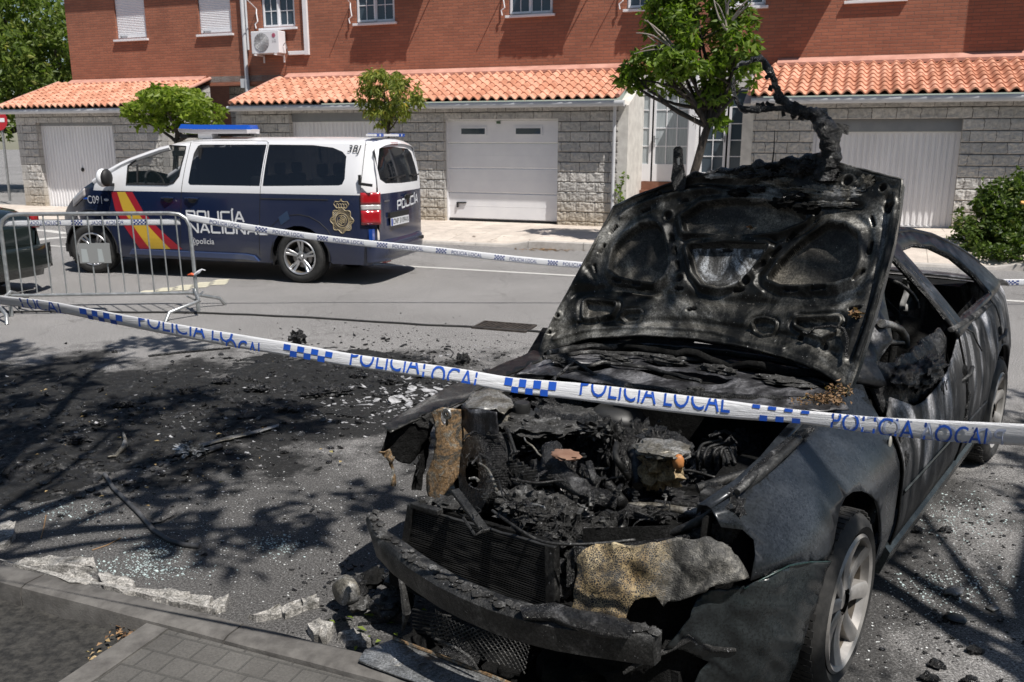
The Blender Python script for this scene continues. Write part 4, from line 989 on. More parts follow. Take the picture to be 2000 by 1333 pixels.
# wheels
for x, y, s_, st in ((0, -.10, 1, 0), (WB, -.10, 1, .18), (0, -VW+.10, -1, 0), (WB, -VW+.10, -1, .18)):
    wheel(VAN, (x, y, .345), .345, .228, .22, 'double5', s_, 'alloy', st, .35 if x == 0 else .9)
m = MB()
for cx in (0, WB):
    for y in (-.012, -VW+.012):
        m.tube([(cx+.425*math.cos(a), y-(.03 if y > -1 else -.03) if False else y, .345+.425*math.sin(a)) for a in np.linspace(-.1, math.pi+.1, 20)], .012, 6)
    m.add([(cx+.43*math.cos(a), y, .345+.43*math.sin(a)) for y in (-.03, -.36) for a in np.linspace(-.3, math.pi+.3, 20)], [(j, j+1, 21+j, 20+j) for j in range(19)])
m.build('wheel_arch', M_['seal'], VAN, smooth=60)
# panel gaps
def line(pts, r=.0035, name='panel_gap', mat='seal', par=VAN, fn=vS, off=.0005):
    m = MB(); P = []
    for a, b in zip(pts[:-1], pts[1:]):
        for q in range(8): P.append((a[0]+(b[0]-a[0])*q/8, a[1]+(b[1]-a[1])*q/8))
    P.append(pts[-1]); m.tube([(x, fn(x, z)+off, z) for x, z in P], r, 5); return m.build(name, M_[mat], par)
line([V(358, 278), V(356, 330), V(354, 380), V(352, 480)]); line([V(511, 278), V(508, 380), V(506, 500)]); line([V(362, 276), V(440, 275), V(507, 276), V(511, 280)])
line([V(702, 276), V(703, 330), V(703, 372)]); line([V(212, 372), V(214, 420), V(222, 486)]); line([(a, 1.10) for a in (V(508, 390)[0], V(640, 388)[0])], .006)
# arch bulge lines
line([(.50*math.cos(a)*1.12, .345+.50*math.sin(a)*1.12) for a in np.linspace(.5, 2.7, 9)], .004, 'crease'); line([(WB+.50*math.cos(a)*1.1, .345+.50*math.sin(a)*1.1) for a in np.linspace(.4, 2.5, 9)], .004, 'crease')
# sill strip
m = MB(); a0 = V(252, 490); a1 = V(505, 505); P = [(a0[0], .30), (a0[0]-.06, .37), (a1[0]+.2, .36), (a1[0]+.06, .34), (a1[0], .27), (a1[0]+.2, .29)]
sheet([P], (), .2, lambda u, v: (u, vS(u, v)+.02, v), mb=m); m.build('sill_strip', car_paint('sill_blue', (.035, .06, .15), .3), VAN, solid=.03)
# handles, fuel flap
for px in ((316, 340), (362, 388)):
    x0, z0 = V(px[0], 385); x1, _ = V(px[1], 385)
    m = MB(); m.blob(((x0+x1)/2, vS(1, z0)-.005, 1.06), (.075, .012, .045), 0, .0, 1, 16); h = m.build('door_handle', M_['seal'], VAN, smooth=60)
    m = MB(); m.tube([(x0, .01, 1.085), ((x0+x1)/2, .035, 1.09), (x1, .01, 1.085)], .012, 8); m.build('grip', M_['van_blue'], h, smooth=60)
m = sheet([[V(544, 425), V(561, 412), V(566, 428), V(549, 440)]], (), 9, lambda u, v: (u, .003, v)); m.build('fuel_flap', car_paint('flap_blue', (.02, .045, .10), .35), VAN, solid=.004)
# flag stripes
def Z7(X, Y): return V(100+X/4.4425, 230+Y/4.4425)
e0 = [Z7(520, 645), Z7(556, 800), Z7(640, 950), Z7(765, 1140)]; e1 = [Z7(572, 645), Z7(622, 800), Z7(720, 950), Z7(850, 1140)]; e2 = [Z7(642, 645), Z7(742, 820), Z7(862, 960), Z7(1030, 1142)]; e3 = [Z7(705, 645), Z7(803, 820), Z7(932, 960), Z7(1135, 1144)]
for a, b, mt in ((e0, e1, 'red'), (e1, e2, 'yellow'), (e2, e3, 'red')):
    a = [(x, min(z, ZB-.002)) for x, z in a]; b = [(x, min(z, ZB-.002)) for x, z in b]
    m = MB(); vs = []
    for i in range(len(a)-1):
        for q in range(6):
            t = q/6; p = (a[i][0]*(1-t)+a[i+1][0]*t, a[i][1]*(1-t)+a[i+1][1]*t); r_ = (b[i][0]*(1-t)+b[i+1][0]*t, b[i][1]*(1-t)+b[i+1][1]*t)
            vs += [(p[0], vS(*p)+.003, p[1]), (r_[0], vS(*r_)+.003, r_[1])]
    p, r_ = a[-1], b[-1]; vs += [(p[0], vS(*p)+.003, p[1]), (r_[0], vS(*r_)+.003, r_[1])]
    m.add(vs, [(2*i, 2*i+1, 2*i+3, 2*i+2) for i in range(len(vs)//2-1)]); m.build('flag_stripe', M_[mt], VAN)
# lettering with square strokes
GL = {'P': [[(0, 0), (0, 1), (.9, 1), (1, .9), (1, .52), (.9, .42), (.22, .42)]], 'O': [[(.1, 0), (0, .1), (0, .9), (.1, 1), (.9, 1), (1, .9), (1, .1), (.9, 0), (.1, 0)]],
      'L': [[(0, 1), (0, .1), (.1, 0), (.9, 0)]], 'I': [[(0, 0), (0, 1)]], 'J': [[(0, 0), (0, 1)], [(-.02, 1.16), (.08, 1.34)]], 'C': [[(1, 1), (.1, 1), (0, .9), (0, .1), (.1, 0), (1, 0)]],
      'A': [[(0, 0), (.42, 1), (.58, 1), (1, 0)], [(.32, .3), (.9, .3)]], 'N': [[(0, 0), (0, 1), (.1, 1), (.9, 0), (1, 0), (1, 1)]]}
GW = {'I': .0, 'J': .0, 'L': .85}
def strokes(word, fn, h, w, gap, th, name='lettering', mat='lett', par=VAN):
    polys = []; x = 0
    for ch in word:
        cw = w*GW.get(ch, 1)
        for pl in GL[ch]:
            P = [(x+p[0]*w, p[1]*h) for p in pl]
            for a, b in zip(P[:-1], P[1:]):
                d = math.hypot(b[0]-a[0], b[1]-a[1]); ux, uy = (b[0]-a[0])/d, (b[1]-a[1])/d; e = th*.5*.8
                a2 = (a[0]-ux*e, a[1]-uy*e); b2 = (b[0]+ux*e, b[1]+uy*e); nx, ny = -uy*th/2, ux*th/2
                polys.append([(a2[0]+nx, a2[1]+ny), (a2[0]-nx, a2[1]-ny), (b2[0]-nx, b2[1]-ny), (b2[0]+nx, b2[1]+ny)])
        x += cw+gap
    m = sheet(polys, (), 99, fn); return m.build(name, M_[mat], par), x
x0, z0 = V(366, 431); x1, _ = V(492, 431)
Lp = (x0-x1); ww = Lp/(5.85-.0+6*.36)  # letter width so that the word fills its length
strokes('POLICJA', lambda u, v: (x0-u, vS(x0-u, z0+v)+.003, .795+v), .118, ww, ww*.36, .026)
x0b, _ = V(372, 453); x1b, _ = V(520, 453); wb = (x0b-x1b)/(6.85+7*.36)
strokes('NACIONAL', lambda u, v: (x0b-u, vS(x0b-u, .65)+.003, .635+v), .108, wb, wb*.36, .026)
xa, za = V(370, 478); m = text_mb('@policia', .115, lambda u, v: (xa-u, .003, .475+v), sx=.95); m.build('lettering', M_['lett'], VAN)
xa, _ = V(167, 394); m = text_mb('C091', .155, lambda u, v: (xa-u, vS(xa-u, 1.0)+.016, .985+v), sx=.9); m.build('lettering', M_['lett'], VAN)
m = MB(); xb, _ = V(207, 388); m.blob((xb, vS(xb, 1.04)+.003, 1.04), (.04, .004, .018), 0, 0, 1, 14); m.build('marker_lamp', M_['lett'], VAN)
m = MB(); xb, _ = V(161, 387); m.blob((xb, vS(xb, 1.05)-.003, 1.045), (.055, .02, .016), 0, 0, 1, 14); m.build('marker_lamp', M_['lamp_blue'], VAN)
xa, _ = V(669, 292); m = text_mb('3BJ', .125, lambda u, v: (xa-u, vS(xa-u, 1.70+v)+.014, 1.70+v), sx=1.1, shear=.25); m.build('lettering', M_['seal'], VAN)
# emblem: rayed badge under a crown
ex, ez = V(668, 431); m = MB(); th = .0055
def eb(pts, closed=True, r=.0055): m.tube([(ex-p[0], .003, ez+p[1]) for p in pts], r, 4, closed=closed)
N8 = 8; out = []
for k in range(96):
    a = 2*math.pi*k/96; rr_ = .150*(1+.10*math.cos(8*a)); out.append((rr_*math.cos(a), rr_*1.0*math.sin(a)))
eb(out)
for k in range(40):
    a = 2*math.pi*(k+.5)/40; r1 = .150*(1+.10*math.cos(8*a)); eb([(.090*math.cos(a), .09*math.sin(a)), (r1*math.cos(a), r1*math.sin(a))], False, .0038)
for r_ in (.090, .066): eb([(r_*math.cos(a), r_*math.sin(a)) for a in np.linspace(0, 2*math.pi, 33)[:-1]], True, .004)
for k in range(9):
    a = k*2.4; r_ = .012+.005*k; eb([(r_*math.cos(a)+.014*math.cos(b), r_*math.sin(a)+.014*math.sin(b)) for b in np.linspace(0, 2*math.pi, 9)[:-1]], True, .004)
cr = [(-.07, .158), (-.105, .205), (-.085, .24), (-.04, .235), (0, .25), (.04, .235), (.085, .24), (.105, .205), (.07, .158)]
eb(cr, True)
for cx in (-.055, -.018, .018, .055): eb([(cx+.018*math.cos(b), .185+.028*math.sin(b)) for b in np.linspace(0, 2*math.pi, 11)[:-1]], True, .004)
eb([(-.01, .26), (.01, .26)], False); eb([(0, .25), (0, .275)], False)
m.build('emblem', M_['gold'], VAN)
# rear details
def RP(px, py, off=.0): y, z = VR(px, py); return (rear_x(y, z)-off, y, z)
def lamp_block(poly_px, name='tail_light', corner=True):
    pass
lz0, lz1 = V(704, 440)[1], V(704, 377)[1]
m = MB(); segs = 9; pts = []
yy = np.linspace(.008, VR(724, 400)[0], segs)
def lampgrid(z0, z1, off=.018):
    def f(u, v):
        # wraps from the side (x up to -0.9) around the corner to the rear face
        z = z0+(z1-z0)*v
        if u < .35: x = -.90-(XR+.90)*-1*(u/.35)*.9; y = vS(max(x, -1.06), z)+off*.8; return (x, y, z)
        t = (u-.35)/.65; y = vS(-1.03, z)+(VR(724, 400)[0]-vS(-1.03, z))*t; return (min(rear_x(y, z), -1.03)-off*math.sin(math.pi*min(t+.15, 1)*.9+.1), y, z)
    return f
for a, b, mt in ((lz0, lz0+(lz1-lz0)*.45, 'lamp_red'), (lz0+(lz1-lz0)*.46, lz0+(lz1-lz0)*.62, 'lamp_white'), (lz0+(lz1-lz0)*.63, lz1, 'lamp_red')):
    m = MB(); m.grid(lampgrid(a, b), 12, 4); m.build('tail_light', M_[mt], VAN, smooth=60, solid=.02)
m = MB(); m.grid(lambda u, v: (XR-.03+.12*u*u, -VW-vS(-1.03, 1)+.20-.19*u, .86+.34*v), 6, 3); m.build('tail_light', M_['lamp_red'], VAN, smooth=60, solid=.02)
m = MB(); p = RP(764, 281, .006); m.box(p, (.02, .22, .03)); m.build('brake_light', M_['lamp_red'], VAN)
a = RP(737, 427, .012); b = RP(773, 440, .012)
yp0, yp1 = VR(737, 435)[0], VR(774, 435)[0]; zp0, zp1 = VR(755, 441)[1], VR(755, 426)[1]; xp = XR-.085
m = MB(); m.span((xp-.01, yp1, zp0), (xp, yp0, zp1)); PLt = m.build('licence_plate', M_['lett'], VAN)
m = MB(); m.span((xp-.013, yp0-.045, zp0+.003), (xp-.0105, yp0-.003, zp1-.003)); m.build('plate_band', pm('plate_blue', (.02, .06, .35), rough=.5), PLt)
m = text_mb('CNP 3109AX', (zp1-zp0)*1.0, lambda u, v: (xp-.0125, yp0-.055-u, zp0+.02+v), sx=1); wd_ = max(v[1] for v in m.v)-min(v[1] for v in m.v)
k_ = (yp0-yp1-.07)/wd_; m = text_mb('CNP 3109AX', (zp1-zp0)*1.0, lambda u, v: (xp-.0125, yp0-.055-u, zp0+.02+v), sx=k_); m.build('lettering', M_['seal'], PLt)
m = MB(); m.span((xp-.004, yp1-.02, zp1+.01), (xp+.03, yp0+.02, zp1+.075)); m.build('plate_lamp_housing', M_['seal'], VAN)
m = MB(); y_, z_ = VR(774, 386); m.blob((xp+.005, y_, z_), (.02, .10, .04), 0, 0, 1, 16); m.tube([(xp-.025, y_+.1, z_+.02), (xp-.03, y_-.1, z_+.03)], .012, 6); m.build('door_handle', M_['seal'], VAN, smooth=60)
yp, zp = VR(754, 411); ye, _ = VR(807, 398); wr = (yp-ye)/(5.85+6*.36)
strokes('POLICJA', lambda u, v: (rear_x(yp-u, 1.0)-.004, yp-u, zp+.012*u/.2+v), .105, wr, wr*.36, .024)
m = MB(); y_, z_ = VR(735, 396)
for k in range(14): m.span((rear_x(y_, z_)-.006, y_+.08-k*.026-.016, z_), (rear_x(y_, z_)-.003, y_+.08-k*.026, z_+.016))
m.build('badge', M_['alloy'], VAN)
for pxa, pxb in (((737, 350), (771, 344)), ((805, 341), (789, 344))):
    a = RP(*pxa, .02); b = RP(*pxb, .025); m = MB(); m.tube([a, b], .010, 6); m.lathe([(0, 0), (.02, 0), (.02, .015), (0, .015)], 10, c=b, axis='X'); m.build('wiper', M_['seal'], VAN)
m = MB(); m.box((-.90, .0, 1.36), (.03, .03, .12)); m.bar((-.90, .01, 1.31), (-1.06, -.02, 1.29), .03, .035); m.build('hinge', M_['seal'], VAN)
m = MB(); m.bar((-1.03, -.02, .74), (-1.03, -.02, .60), .07, .05); m.build('side_marker', M_['lamp_blue'], VAN)
# rear bumper
def bump(u, v):
    y = .0+(-VW)*u; e = 1-abs(2*u-1)**6; x = XR+.10-(.17)*e; 
    pr = [(0, .30), (.0, .34), (-.035, .40), (-.045, .47), (-.03, .54), (.02, .58)]
    i = v*(len(pr)-1); i0 = min(int(i), len(pr)-2); t = i-i0; dx = pr[i0][0]*(1-t)+pr[i0+1][0]*t; z = pr[i0][1]*(1-t)+pr[i0+1][1]*t
    return (x+dx*e, y, z)
m = MB(); m.grid(bump, 20, 10, 0); m.build('rear_bumper', M_['van_blue'], VAN, smooth=60, solid=.02)
m = MB(); m.box((XR-.02, -.35, .30), (.06, .16, .05)); m.build('reflector', M_['lamp_red'], VAN)
m = MB(); m.span((XR-.115, -VW+.25, .475), (XR-.09, -.25, .52)); m.build('bumper_step', M_['seal'], VAN)
# rear roof bar and main light bar
m = MB(); m.span((-.98, -VW+.42, 1.895), (-.86, -.32, 1.925)); ro_ = m.build('roof_bar', M_['van_white'], VAN)
for y in (-.42, -.55, -1.15, -1.27): m = MB(); m.span((-.985, y-.05, 1.89), (-.855, y+.03, 1.932)); m.build('blue_lamp', M_['lamp_blue'], ro_)
lb = -.55; bx0 = V(499, 262, lb)[0]; bx1 = V(357, 262, lb)[0]; zb0 = 1.93; 
LB = MB(); prf = [(.0, .0), (-.13, .05), (-.10, .10), (.10, .10), (.13, .05)]
def barsec(x, w, z0, z1, z2): return [(x, lb+w, z0), (x, lb+w*1.12, z1), (x, lb+w*.7, z2), (x, lb-w*.7, z2), (x, lb-w*1.12, z1), (x, lb-w, z0)]
secs = [(bx0, .10, .02, .055, .06), (bx0+.03, .15, .0, .055, .115), (bx1-.32, .16, .0, .06, .12), (bx1-.30, .16, .0, .06, .121), (bx1-.06, .15, .02, .07, .13), (bx1, .09, .04, .07, .085)]
vs = []; [vs.extend(barsec(x, w, zb0+a, zb0+b, zb0+c)) for x, w, a, b, c in secs]
fsU = []; fsL = []
for i in range(len(secs)-1):
    for k in range(6):
        f = (i*6+k, i*6+(k+1) % 6, (i+1)*6+(k+1) % 6, (i+1)*6+k); (fsU if k in (1, 2, 3) else fsL).append(f)
m = MB(); m.add(vs, fsL+[tuple(range(6)), tuple(range(30, 36))], 0); m.add(vs, fsU, 1)
lo_ = m.build('light_bar', [M_['lamp_white'], M_['lamp_blue']], VAN)
m = MB(); m.box(((bx0+bx1)/2+.15, lb, 1.90), (.22, .2, .07)); m.build('light_bar_foot', M_['van_white'], lo_)
m = MB(); m.box((bx1-.10, lb, 1.90), (.12, .25, .05)); m.box((bx0+.3, lb, 1.915), (.5, .1, .03)); m.build('light_bar_bracket', M_['seal'], lo_)
# headlight
hx, hz = V(142, 395); m = MB(); m.grid(lambda u, v: (hx+.12-.30*u, vS(hx+.12-.30*u, .98)+.012, .92+.16*u+.11*v), 8, 4); m.build('headlight', M_['lamp_white'], VAN, smooth=60, solid=.02)
m = MB(); m.bar((hx-.02, vS(hx, .8)+.005, .62), (hx+.06, vS(hx+.06, .9)+.004, .86), .03, .015); m.build('front_fin', M_['lamp_white'], VAN)
# ================================================================== crowd barrier, tapes, sign
M_['galv'] = pm('galvanised_steel', (.33, .34, .34), (.50, .51, .51), 14, .38, .75, bump=.12, bscale=70, bd=.002, rvar=.1)
M_['tape_w'] = None
def tape_mat():
    m = bpy.data.materials.new('white_plastic_tape'); m.use_nodes = True; nt = m.node_tree; b = nt.nodes['Principled BSDF']; out = nt.nodes['Material Output']
    b.inputs['Base Color'].default_value = (.80, .81, .84, 1); b.inputs['Roughness'].default_value = .28
    vec = ncoord(nt, (1.2, 1.2, 16)); nbump(nt, b, nnoise(nt, vec, 4, 6, .7, 1.5), .5, .012)
    tr = nt.nodes.new('ShaderNodeBsdfTranslucent'); tr.inputs[0].default_value = (.75, .77, .82, 1); mx = nt.nodes.new('ShaderNodeMixShader'); mx.inputs[0].default_value = .28
    lnk(nt, b.outputs[0], mx.inputs[1]); lnk(nt, tr.outputs[0], mx.inputs[2]); lnk(nt, mx.outputs[0], out.inputs[0]); return m
M_['tape_w'] = tape_mat()
M_['tape_b'] = pm('blue_ink', (.012, .075, .42), (.014, .085, .47), 6, .4)
M_['tape_b2'] = pm('dark_blue_ink', (.012, .03, .16), (.016, .04, .2), 6, .4)
M_['tape_ghost'] = pm('ink_seen_through', (.36, .42, .60), (.42, .47, .62), 9, .45)
# ---- barrier: post feet measured on the road
BR = PZ(388, 612); BL = PZ(23, 618); bd = BR-BL; bl = np.linalg.norm(bd); bd /= bl; bn = np.array([-bd[1], bd[0], 0])
BA = thing('crowd_barrier', 'grey steel crowd barrier with vertical bars and a grey plate, police tape tied to it', 'barrier', tuple(BL), math.atan2(bd[1], bd[0]))
lean = -.055; leb = .13   # leans a little along and away
def Q(s, z, o=0.0): return (s+lean*z, leb*z+o, z)
H = 1.08; rt = .021
m = MB()
fr = [Q(0, 0), Q(0, .5), Q(0, H-.14), Q(.03, H-.06), Q(.10, H-.01), Q(.2, H)]+[Q(s, H) for s in np.linspace(.4, bl-.4, 5)]+[Q(bl-.2, H), Q(bl-.10, H-.012), Q(bl-.03, H-.06), Q(bl, H-.14), Q(bl, .5), Q(bl, 0)]
m.tube(fr, rt, 12); m.build('frame', M_['galv'], BA, smooth=60)
m = MB(); m.tube([Q(0, .22), Q(bl, .22)], .017, 10); m.build('bottom_rail', M_['galv'], BA, smooth=60)
nb = 12
for k in range(nb):
    s = .14+(bl-.28)*k/(nb-1); m = MB(); m.tube([Q(s, .22), Q(s, H)], .008, 8); m.build('bar', M_['galv'], BA, smooth=60)
for s, sg in ((.02, 1), (bl-.02, -1)):
    for side in (-1, 1):
        m = MB(); lo = PZ(322, 628) if s > 1 else PZ(44, 630)
        ex = -.20 if s > 1 else .14
        m.tube([Q(s, .26, 0), (s+ex*.45*-side*-1 if side < 0 else s-ex*.45*-1*.9, side*.22+leb*.2, .17), (s+(ex*.85 if side < 0 else -ex*.8), side*.40, .09), (s+(ex if side < 0 else -ex), side*.46, .0)], .019, 10)
        m.tube([Q(s, .14), (s+(ex*.25 if side < 0 else -ex*.25), side*.14, .215)], .010, 6)
        m.build('foot', M_['galv'], BA, smooth=60)
pl = MB(); a = .0
pw = PP(160, 477, BL, bn)   # grey plate
def bl_(px, py):
    p = PP(px, py, BL+np.array([0, 0, 0]), bn); q = p-BL; return float(q @ bd), float(q[2])
s0, z1 = bl_(155, 477); s1, z0 = bl_(221, 515)
pl.add([Q(s0, z0-.0, -.03), Q(s1, z0, -.03), Q(s1, z1, -.03), Q(s0, z1, -.03)], [(0, 1, 2, 3)])
po = pl.build('plate', pm('plate_grey', (.20, .205, .205), rough=.55), BA, solid=.004)
pl = MB(); w_ = s1-s0; h_ = z1-z0
for a, b in ((.08, .30), (.60, .78)): pl.add([Q(s0+w_*a, z0+.01, -.034), Q(s0+w_*b, z0+.01, -.034), Q(s0+w_*(b-.04), z1-h_*.3, -.034), Q(s0+w_*a, z1-h_*.28, -.034)], [(0, 1, 2, 3)])
pl.build('plate_panel', pm('plate_light_grey', (.30, .325, .33), rough=.5), po)
# ---- far tape: polyline of points with its real height, text every 0.66 m
def tape(name, label, pts, width, twist, items, ink, mats=None, start=0.0, fold=None, nseg=160, thick=.0006):
    """pts: list of (x,y,z); twist(u)->roll angle; items(u0,u1) drawn along"""
    P = [Vector(p) for p in pts]; L = [0]
    for a, b in zip(P[:-1], P[1:]): L.append(L[-1]+(b-a).length)
    tot = L[-1]
    xs = [np.array([p[i] for p in P]) for i in range(3)]
    # smooth resample (Catmull via numpy cubic through cumulative length)
    def ev(u):
        i = int(min(max(np.searchsorted(L, u)-1, 0), len(P)-2)); t = (u-L[i])/(L[i+1]-L[i])
        p0 = P[max(i-1, 0)]; p1 = P[i]; p2 = P[i+1]; p3 = P[min(i+2, len(P)-1)]
        return .5*((2*p1)+(p2-p0)*t+(2*p0-5*p1+4*p2-p3)*t*t+(3*p1-p0-3*p2+p3)*t**3)
    def fr(u):
        a = ev(max(u-.03, 0)); b = ev(min(u+.03, tot)); t = (b-a).normalized(); c = ev(u)
        side = Vector((0, 0, 1)); side = (side-t*side.dot(t)).normalized(); nrm = t.cross(side)  # nrm: towards the viewer or away
        an = twist(u); ca, sa = math.cos(an), math.sin(an)
        return c, side*ca+nrm*sa, nrm*ca-side*sa
    def pt(u, v, off=0.0):
        c, sd, nn = fr(u)
        w = width(u) if callable(width) else width
        cur = .12*w*math.cos(v*math.pi)*.5
        return c+sd*(v*w)+nn*(off+cur)
    m = MB(); nv = 6
    m.grid(lambda a, b: pt(a*tot, b-.5), nseg, nv)
    o = m.build(name, M_['tape_w'], None, smooth=180, solid=thick); tag(o, label, 'barrier tape')
    return o, pt, tot
def far_items(o, pt, tot, per, ink, h=.056, start=.1, flip=False, off=.0016, W_=.1):
    m = MB(); u = start
    while u < tot-.2:
        def fn(x, y, u=u):
            return pt(u+x, (y-h*.37)/W_, off)
        text_mb('POLICIA LOCAL', h, fn, mb=m, cuts=.05, sx=.86 if not flip else -.86)
        # checks
        cu = u+(.485 if not flip else .10); q = .0165
        for r_ in range(3):
            for c_ in range(7):
                if (r_+c_) % 2 == 0:
                    a = cu+c_*q; b = (r_-1.5)*q
                    m.add([pt(a, b/W_, off), pt(a+q, b/W_, off), pt(a+q, (b+q)/W_, off), pt(a, (b+q)/W_, off)], [(0, 1, 2, 3)])
        u += per
    m.build('lettering', ink, o)
pts = [PT(363, 424, 9.45), PT(430, 436, 9.5), PT(560, 456, 9.6), PT(700, 474, 9.7), PT(850, 489, 9.75), PT(1000, 506, 9.8), PT(1140, 519, 9.85), PT(1400, 541, 9.9), PT(1700, 551, 9.9), PT(1925, 551, 9.9), PT(2000, 552, 9.9), PT(2300, 545, 9.9)]
o, pt, tot = tape('police_tape', 'white tape lettered in blue, sagging from the barrier past the van to the far right', pts, .075, lambda u: .06*math.sin(u*1.3), None, None)
# text must read left to right for the viewer: find the side that faces the camera
c_ = pt(2.0, 0, .01); c2_ = pt(2.0, 0, -.01); sgn = 1 if (Vector(c_)-Vector((0, 0, HC))).length < (Vector(c2_)-Vector((0, 0, HC))).length else -1
far_items(o, pt, tot, .655, M_['tape_b2'], start=.28, off=.0018*sgn, W_=.075)
# tape wound along the top rail, its print seen from behind
def rail(s, z): 
    q = Q(s, z, .022); return Vector(BL)+Vector(bd)*q[0]+Vector(bn)*q[1]+Vector((0, 0, q[2]))
o2, pt2, tot2 = tape('police_tape', 'short white tape strip stretched under the top rail of the steel barrier, print reversed', [rail(s, .985) for s in (.0, .3, .8, 1.2, bl-.10)], .07, lambda u: .0, None, None, nseg=40)
far_items(o2, pt2, tot2, .655, M_['tape_b2'], start=.62, off=.0018*sgn, flip=True, W_=.07)
# ---- near tape, folded lengthwise, in front of the wreck
npl = (np.array([-1.5, 2.65, 0]), np.array([.62, 2.1, 0])/np.linalg.norm([.62, 2.1]))
NT = [(-260, 553), (0, 586), (90, 597), (170, 612), (300, 637), (450, 664), (560, 682), (680, 703), (800, 720), (900, 734), (1000, 752), (1130, 765), (1250, 780), (1350, 792), (1450, 803), (1570, 815), (1700, 830), (1850, 842), (2000, 850), (2300, 868)]
pts = [PP(x, y, *npl) for x, y in NT]
uL = [0]
for a, b in zip(pts[:-1], pts[1:]): uL.append(uL[-1]+float(np.linalg.norm(b-a)))
def u_of(px): return float(np.interp(px, [q[0] for q in NT], uL))
def nwid(u):
    x = float(np.interp(u, uL, [q[0] for q in NT]))
    return float(np.interp(x, [0, 200, 450, 700, 900, 1050, 1200, 1400, 1560, 1700, 1850, 2000, 2300], [.034, .037, .041, .036, .036, .041, .047, .046, .033, .041, .054, .058, .060]))
o3, pt3, tot3 = tape('police_tape', 'broad white tape with large blue letters, folded lengthwise, crossing in front of the wreck', pts, nwid, lambda u: .35*math.sin(u*1.9+.6), None, None, nseg=260)
c_ = pt3(2.0, 0, .01); c2_ = pt3(2.0, 0, -.01); sg3 = 1 if (Vector(c_)-Vector((0, 0, HC))).length < (Vector(c2_)-Vector((0, 0, HC))).length else -1
def near_text(txt, x0, x1, vbase, size, clip=(-.5, .5), off=.0022, mat='tape_b', mirror=False, name='lettering'):
    u0, u1 = u_of(x0), u_of(x1); m = MB()
    # natural width of the text at this size is measured first
    t_ = text_mb(txt, 1.0, lambda x, y: (x, y, 0)); wd = max(v[0] for v in t_.v)
    k = (u1-u0)/(wd*size)
    wm = nwid((u0+u1)/2)
    def fn(x, y):
        xx = (u0+x) if not mirror else (u1-x)
        return pt3(xx, min(max((y)/nwid(xx)+vbase, -.5), .5), off*sg3)
    text_mb(txt, size, fn, mb=m, cuts=.02, sx=k, clip=((-.5-vbase)*wm*.98, (.5-vbase)*wm*.98))
    m.build(name, M_[mat], o3)
def near_checks(x0, x1, rows, off=.0022, mat='tape_b', cols=7):
    u0, u1 = u_of(x0), u_of(x1); m = MB()
    for ri, (a, b) in enumerate(rows):
        for c_ in range(cols):
            if (ri+c_) % 2: continue
            ua = u0+(u1-u0)*c_/cols; ub = u0+(u1-u0)*(c_+1)/cols
            m.add([pt3(ua, a, off*sg3), pt3(ub, a, off*sg3), pt3(ub, b, off*sg3), pt3(ua, b, off*sg3)], [(0, 1, 2, 3)])
    m.build('checks', M_[mat], o3)
near_text('LOCAL', 25, 130, -.62, .07)
near_checks(160, 245, [(-.10, .42), (-.5, -.10)])
near_text('POLICIA LO', 272, 455, -.22, .075)
near_text('OCAL', 440, 515, -.5-.55, .07)
near_checks(555, 650, [(-.05, .36), (-.5, -.05)])
near_text('POLICIA', 682, 820, -.35, .075)
near_text('LOCAL', 822, 945, -.5-.42, .075)
near_checks(987, 1087, [(-.08, .44), (-.5, -.10)])
near_text('POLICIA LOCAL', 1130, 1427, -.18, .082)
near_checks(1470, 1580, [(.28, .5), (-.5, -.12)])
near_text('POLICIA LOCAL', 1622, 1952, -.5-.10, .072)
near_text('POLICIA LOCAL', 1640, 1975, -.5-.06, .068, mirror=True, off=.0012, mat='tape_ghost')
# ---- no entry sign
NS = thing('no_entry_sign', 'red and white no entry sign on a grey pole at the left edge', 'road sign', tuple(PZ(20, 393, .1)))
pb = np.array(NS.location); rr = ray(-4, 235); tp = CAM+rr*(pb[1]/rr[1])
m = MB(); m.tube([tuple(pb), (tp[0]+.10, tp[1], tp[2]+.35)], .035, 10); m.build('pole', M_['galv'], NS, world=True, smooth=60)
m = MB(); m.lathe([(0, -.06), (.30, -.06), (.30, -.05), (0, -.05)], 36, c=tuple(tp)); m.build('sign_plate', pm('sign_red', (.42, .02, .03), rough=.4), NS, world=True)
m = MB(); m.span((tp[0]-.22, tp[1]-.065, tp[2]-.055), (tp[0]+.22, tp[1]-.062, tp[2]+.055)); m.build('white_bar', M_['white'], NS, world=True)
# cable lying on the road and the drain grate
M_['rubber'] = pm('black_rubber', (.012, .012, .012), (.035, .034, .033), 20, .6, bump=.3, bscale=60)
def lying(name, label, cat, px, r, mat, z=None, wob=0, kind=None, prof=None):
    pts = []
    for i in range(len(px)-1):
        for q in range(8):
            t = q/8; x = px[i][0]*(1-t)+px[i+1][0]*t; y = px[i][1]*(1-t)+px[i+1][1]*t; p = PZ(x, y, 0)
            pts.append((p[0], p[1]+wob*noise.noise(Vector((p[0]*3, 0, 0))), (z if z is not None else r)))
    pts.append(tuple(PZ(px[-1][0], px[-1][1], 0)[:2])+((z if z is not None else r),))
    m = MB(); m.tube(pts, r, 8); o = m.build(name, M_[mat], None, smooth=60); tag(o, label, cat, kind=kind); return o
lying('cable', 'thin black cable lying across the road from barrier to drain grate', 'cable', [(-80, 611), (150, 611), (390, 613), (600, 622), (800, 635), (925, 641), (1060, 651), (1150, 660)], .011, 'rubber', wob=.03)
DG = thing('drain_grate', 'rusty iron drain grate set in the road beside the raised bonnet', 'drain', tuple(PZ(985, 640)), FROT)
ga = PZ(932, 643); gb = PZ(1043, 648); L_ = float(np.linalg.norm(gb-ga))
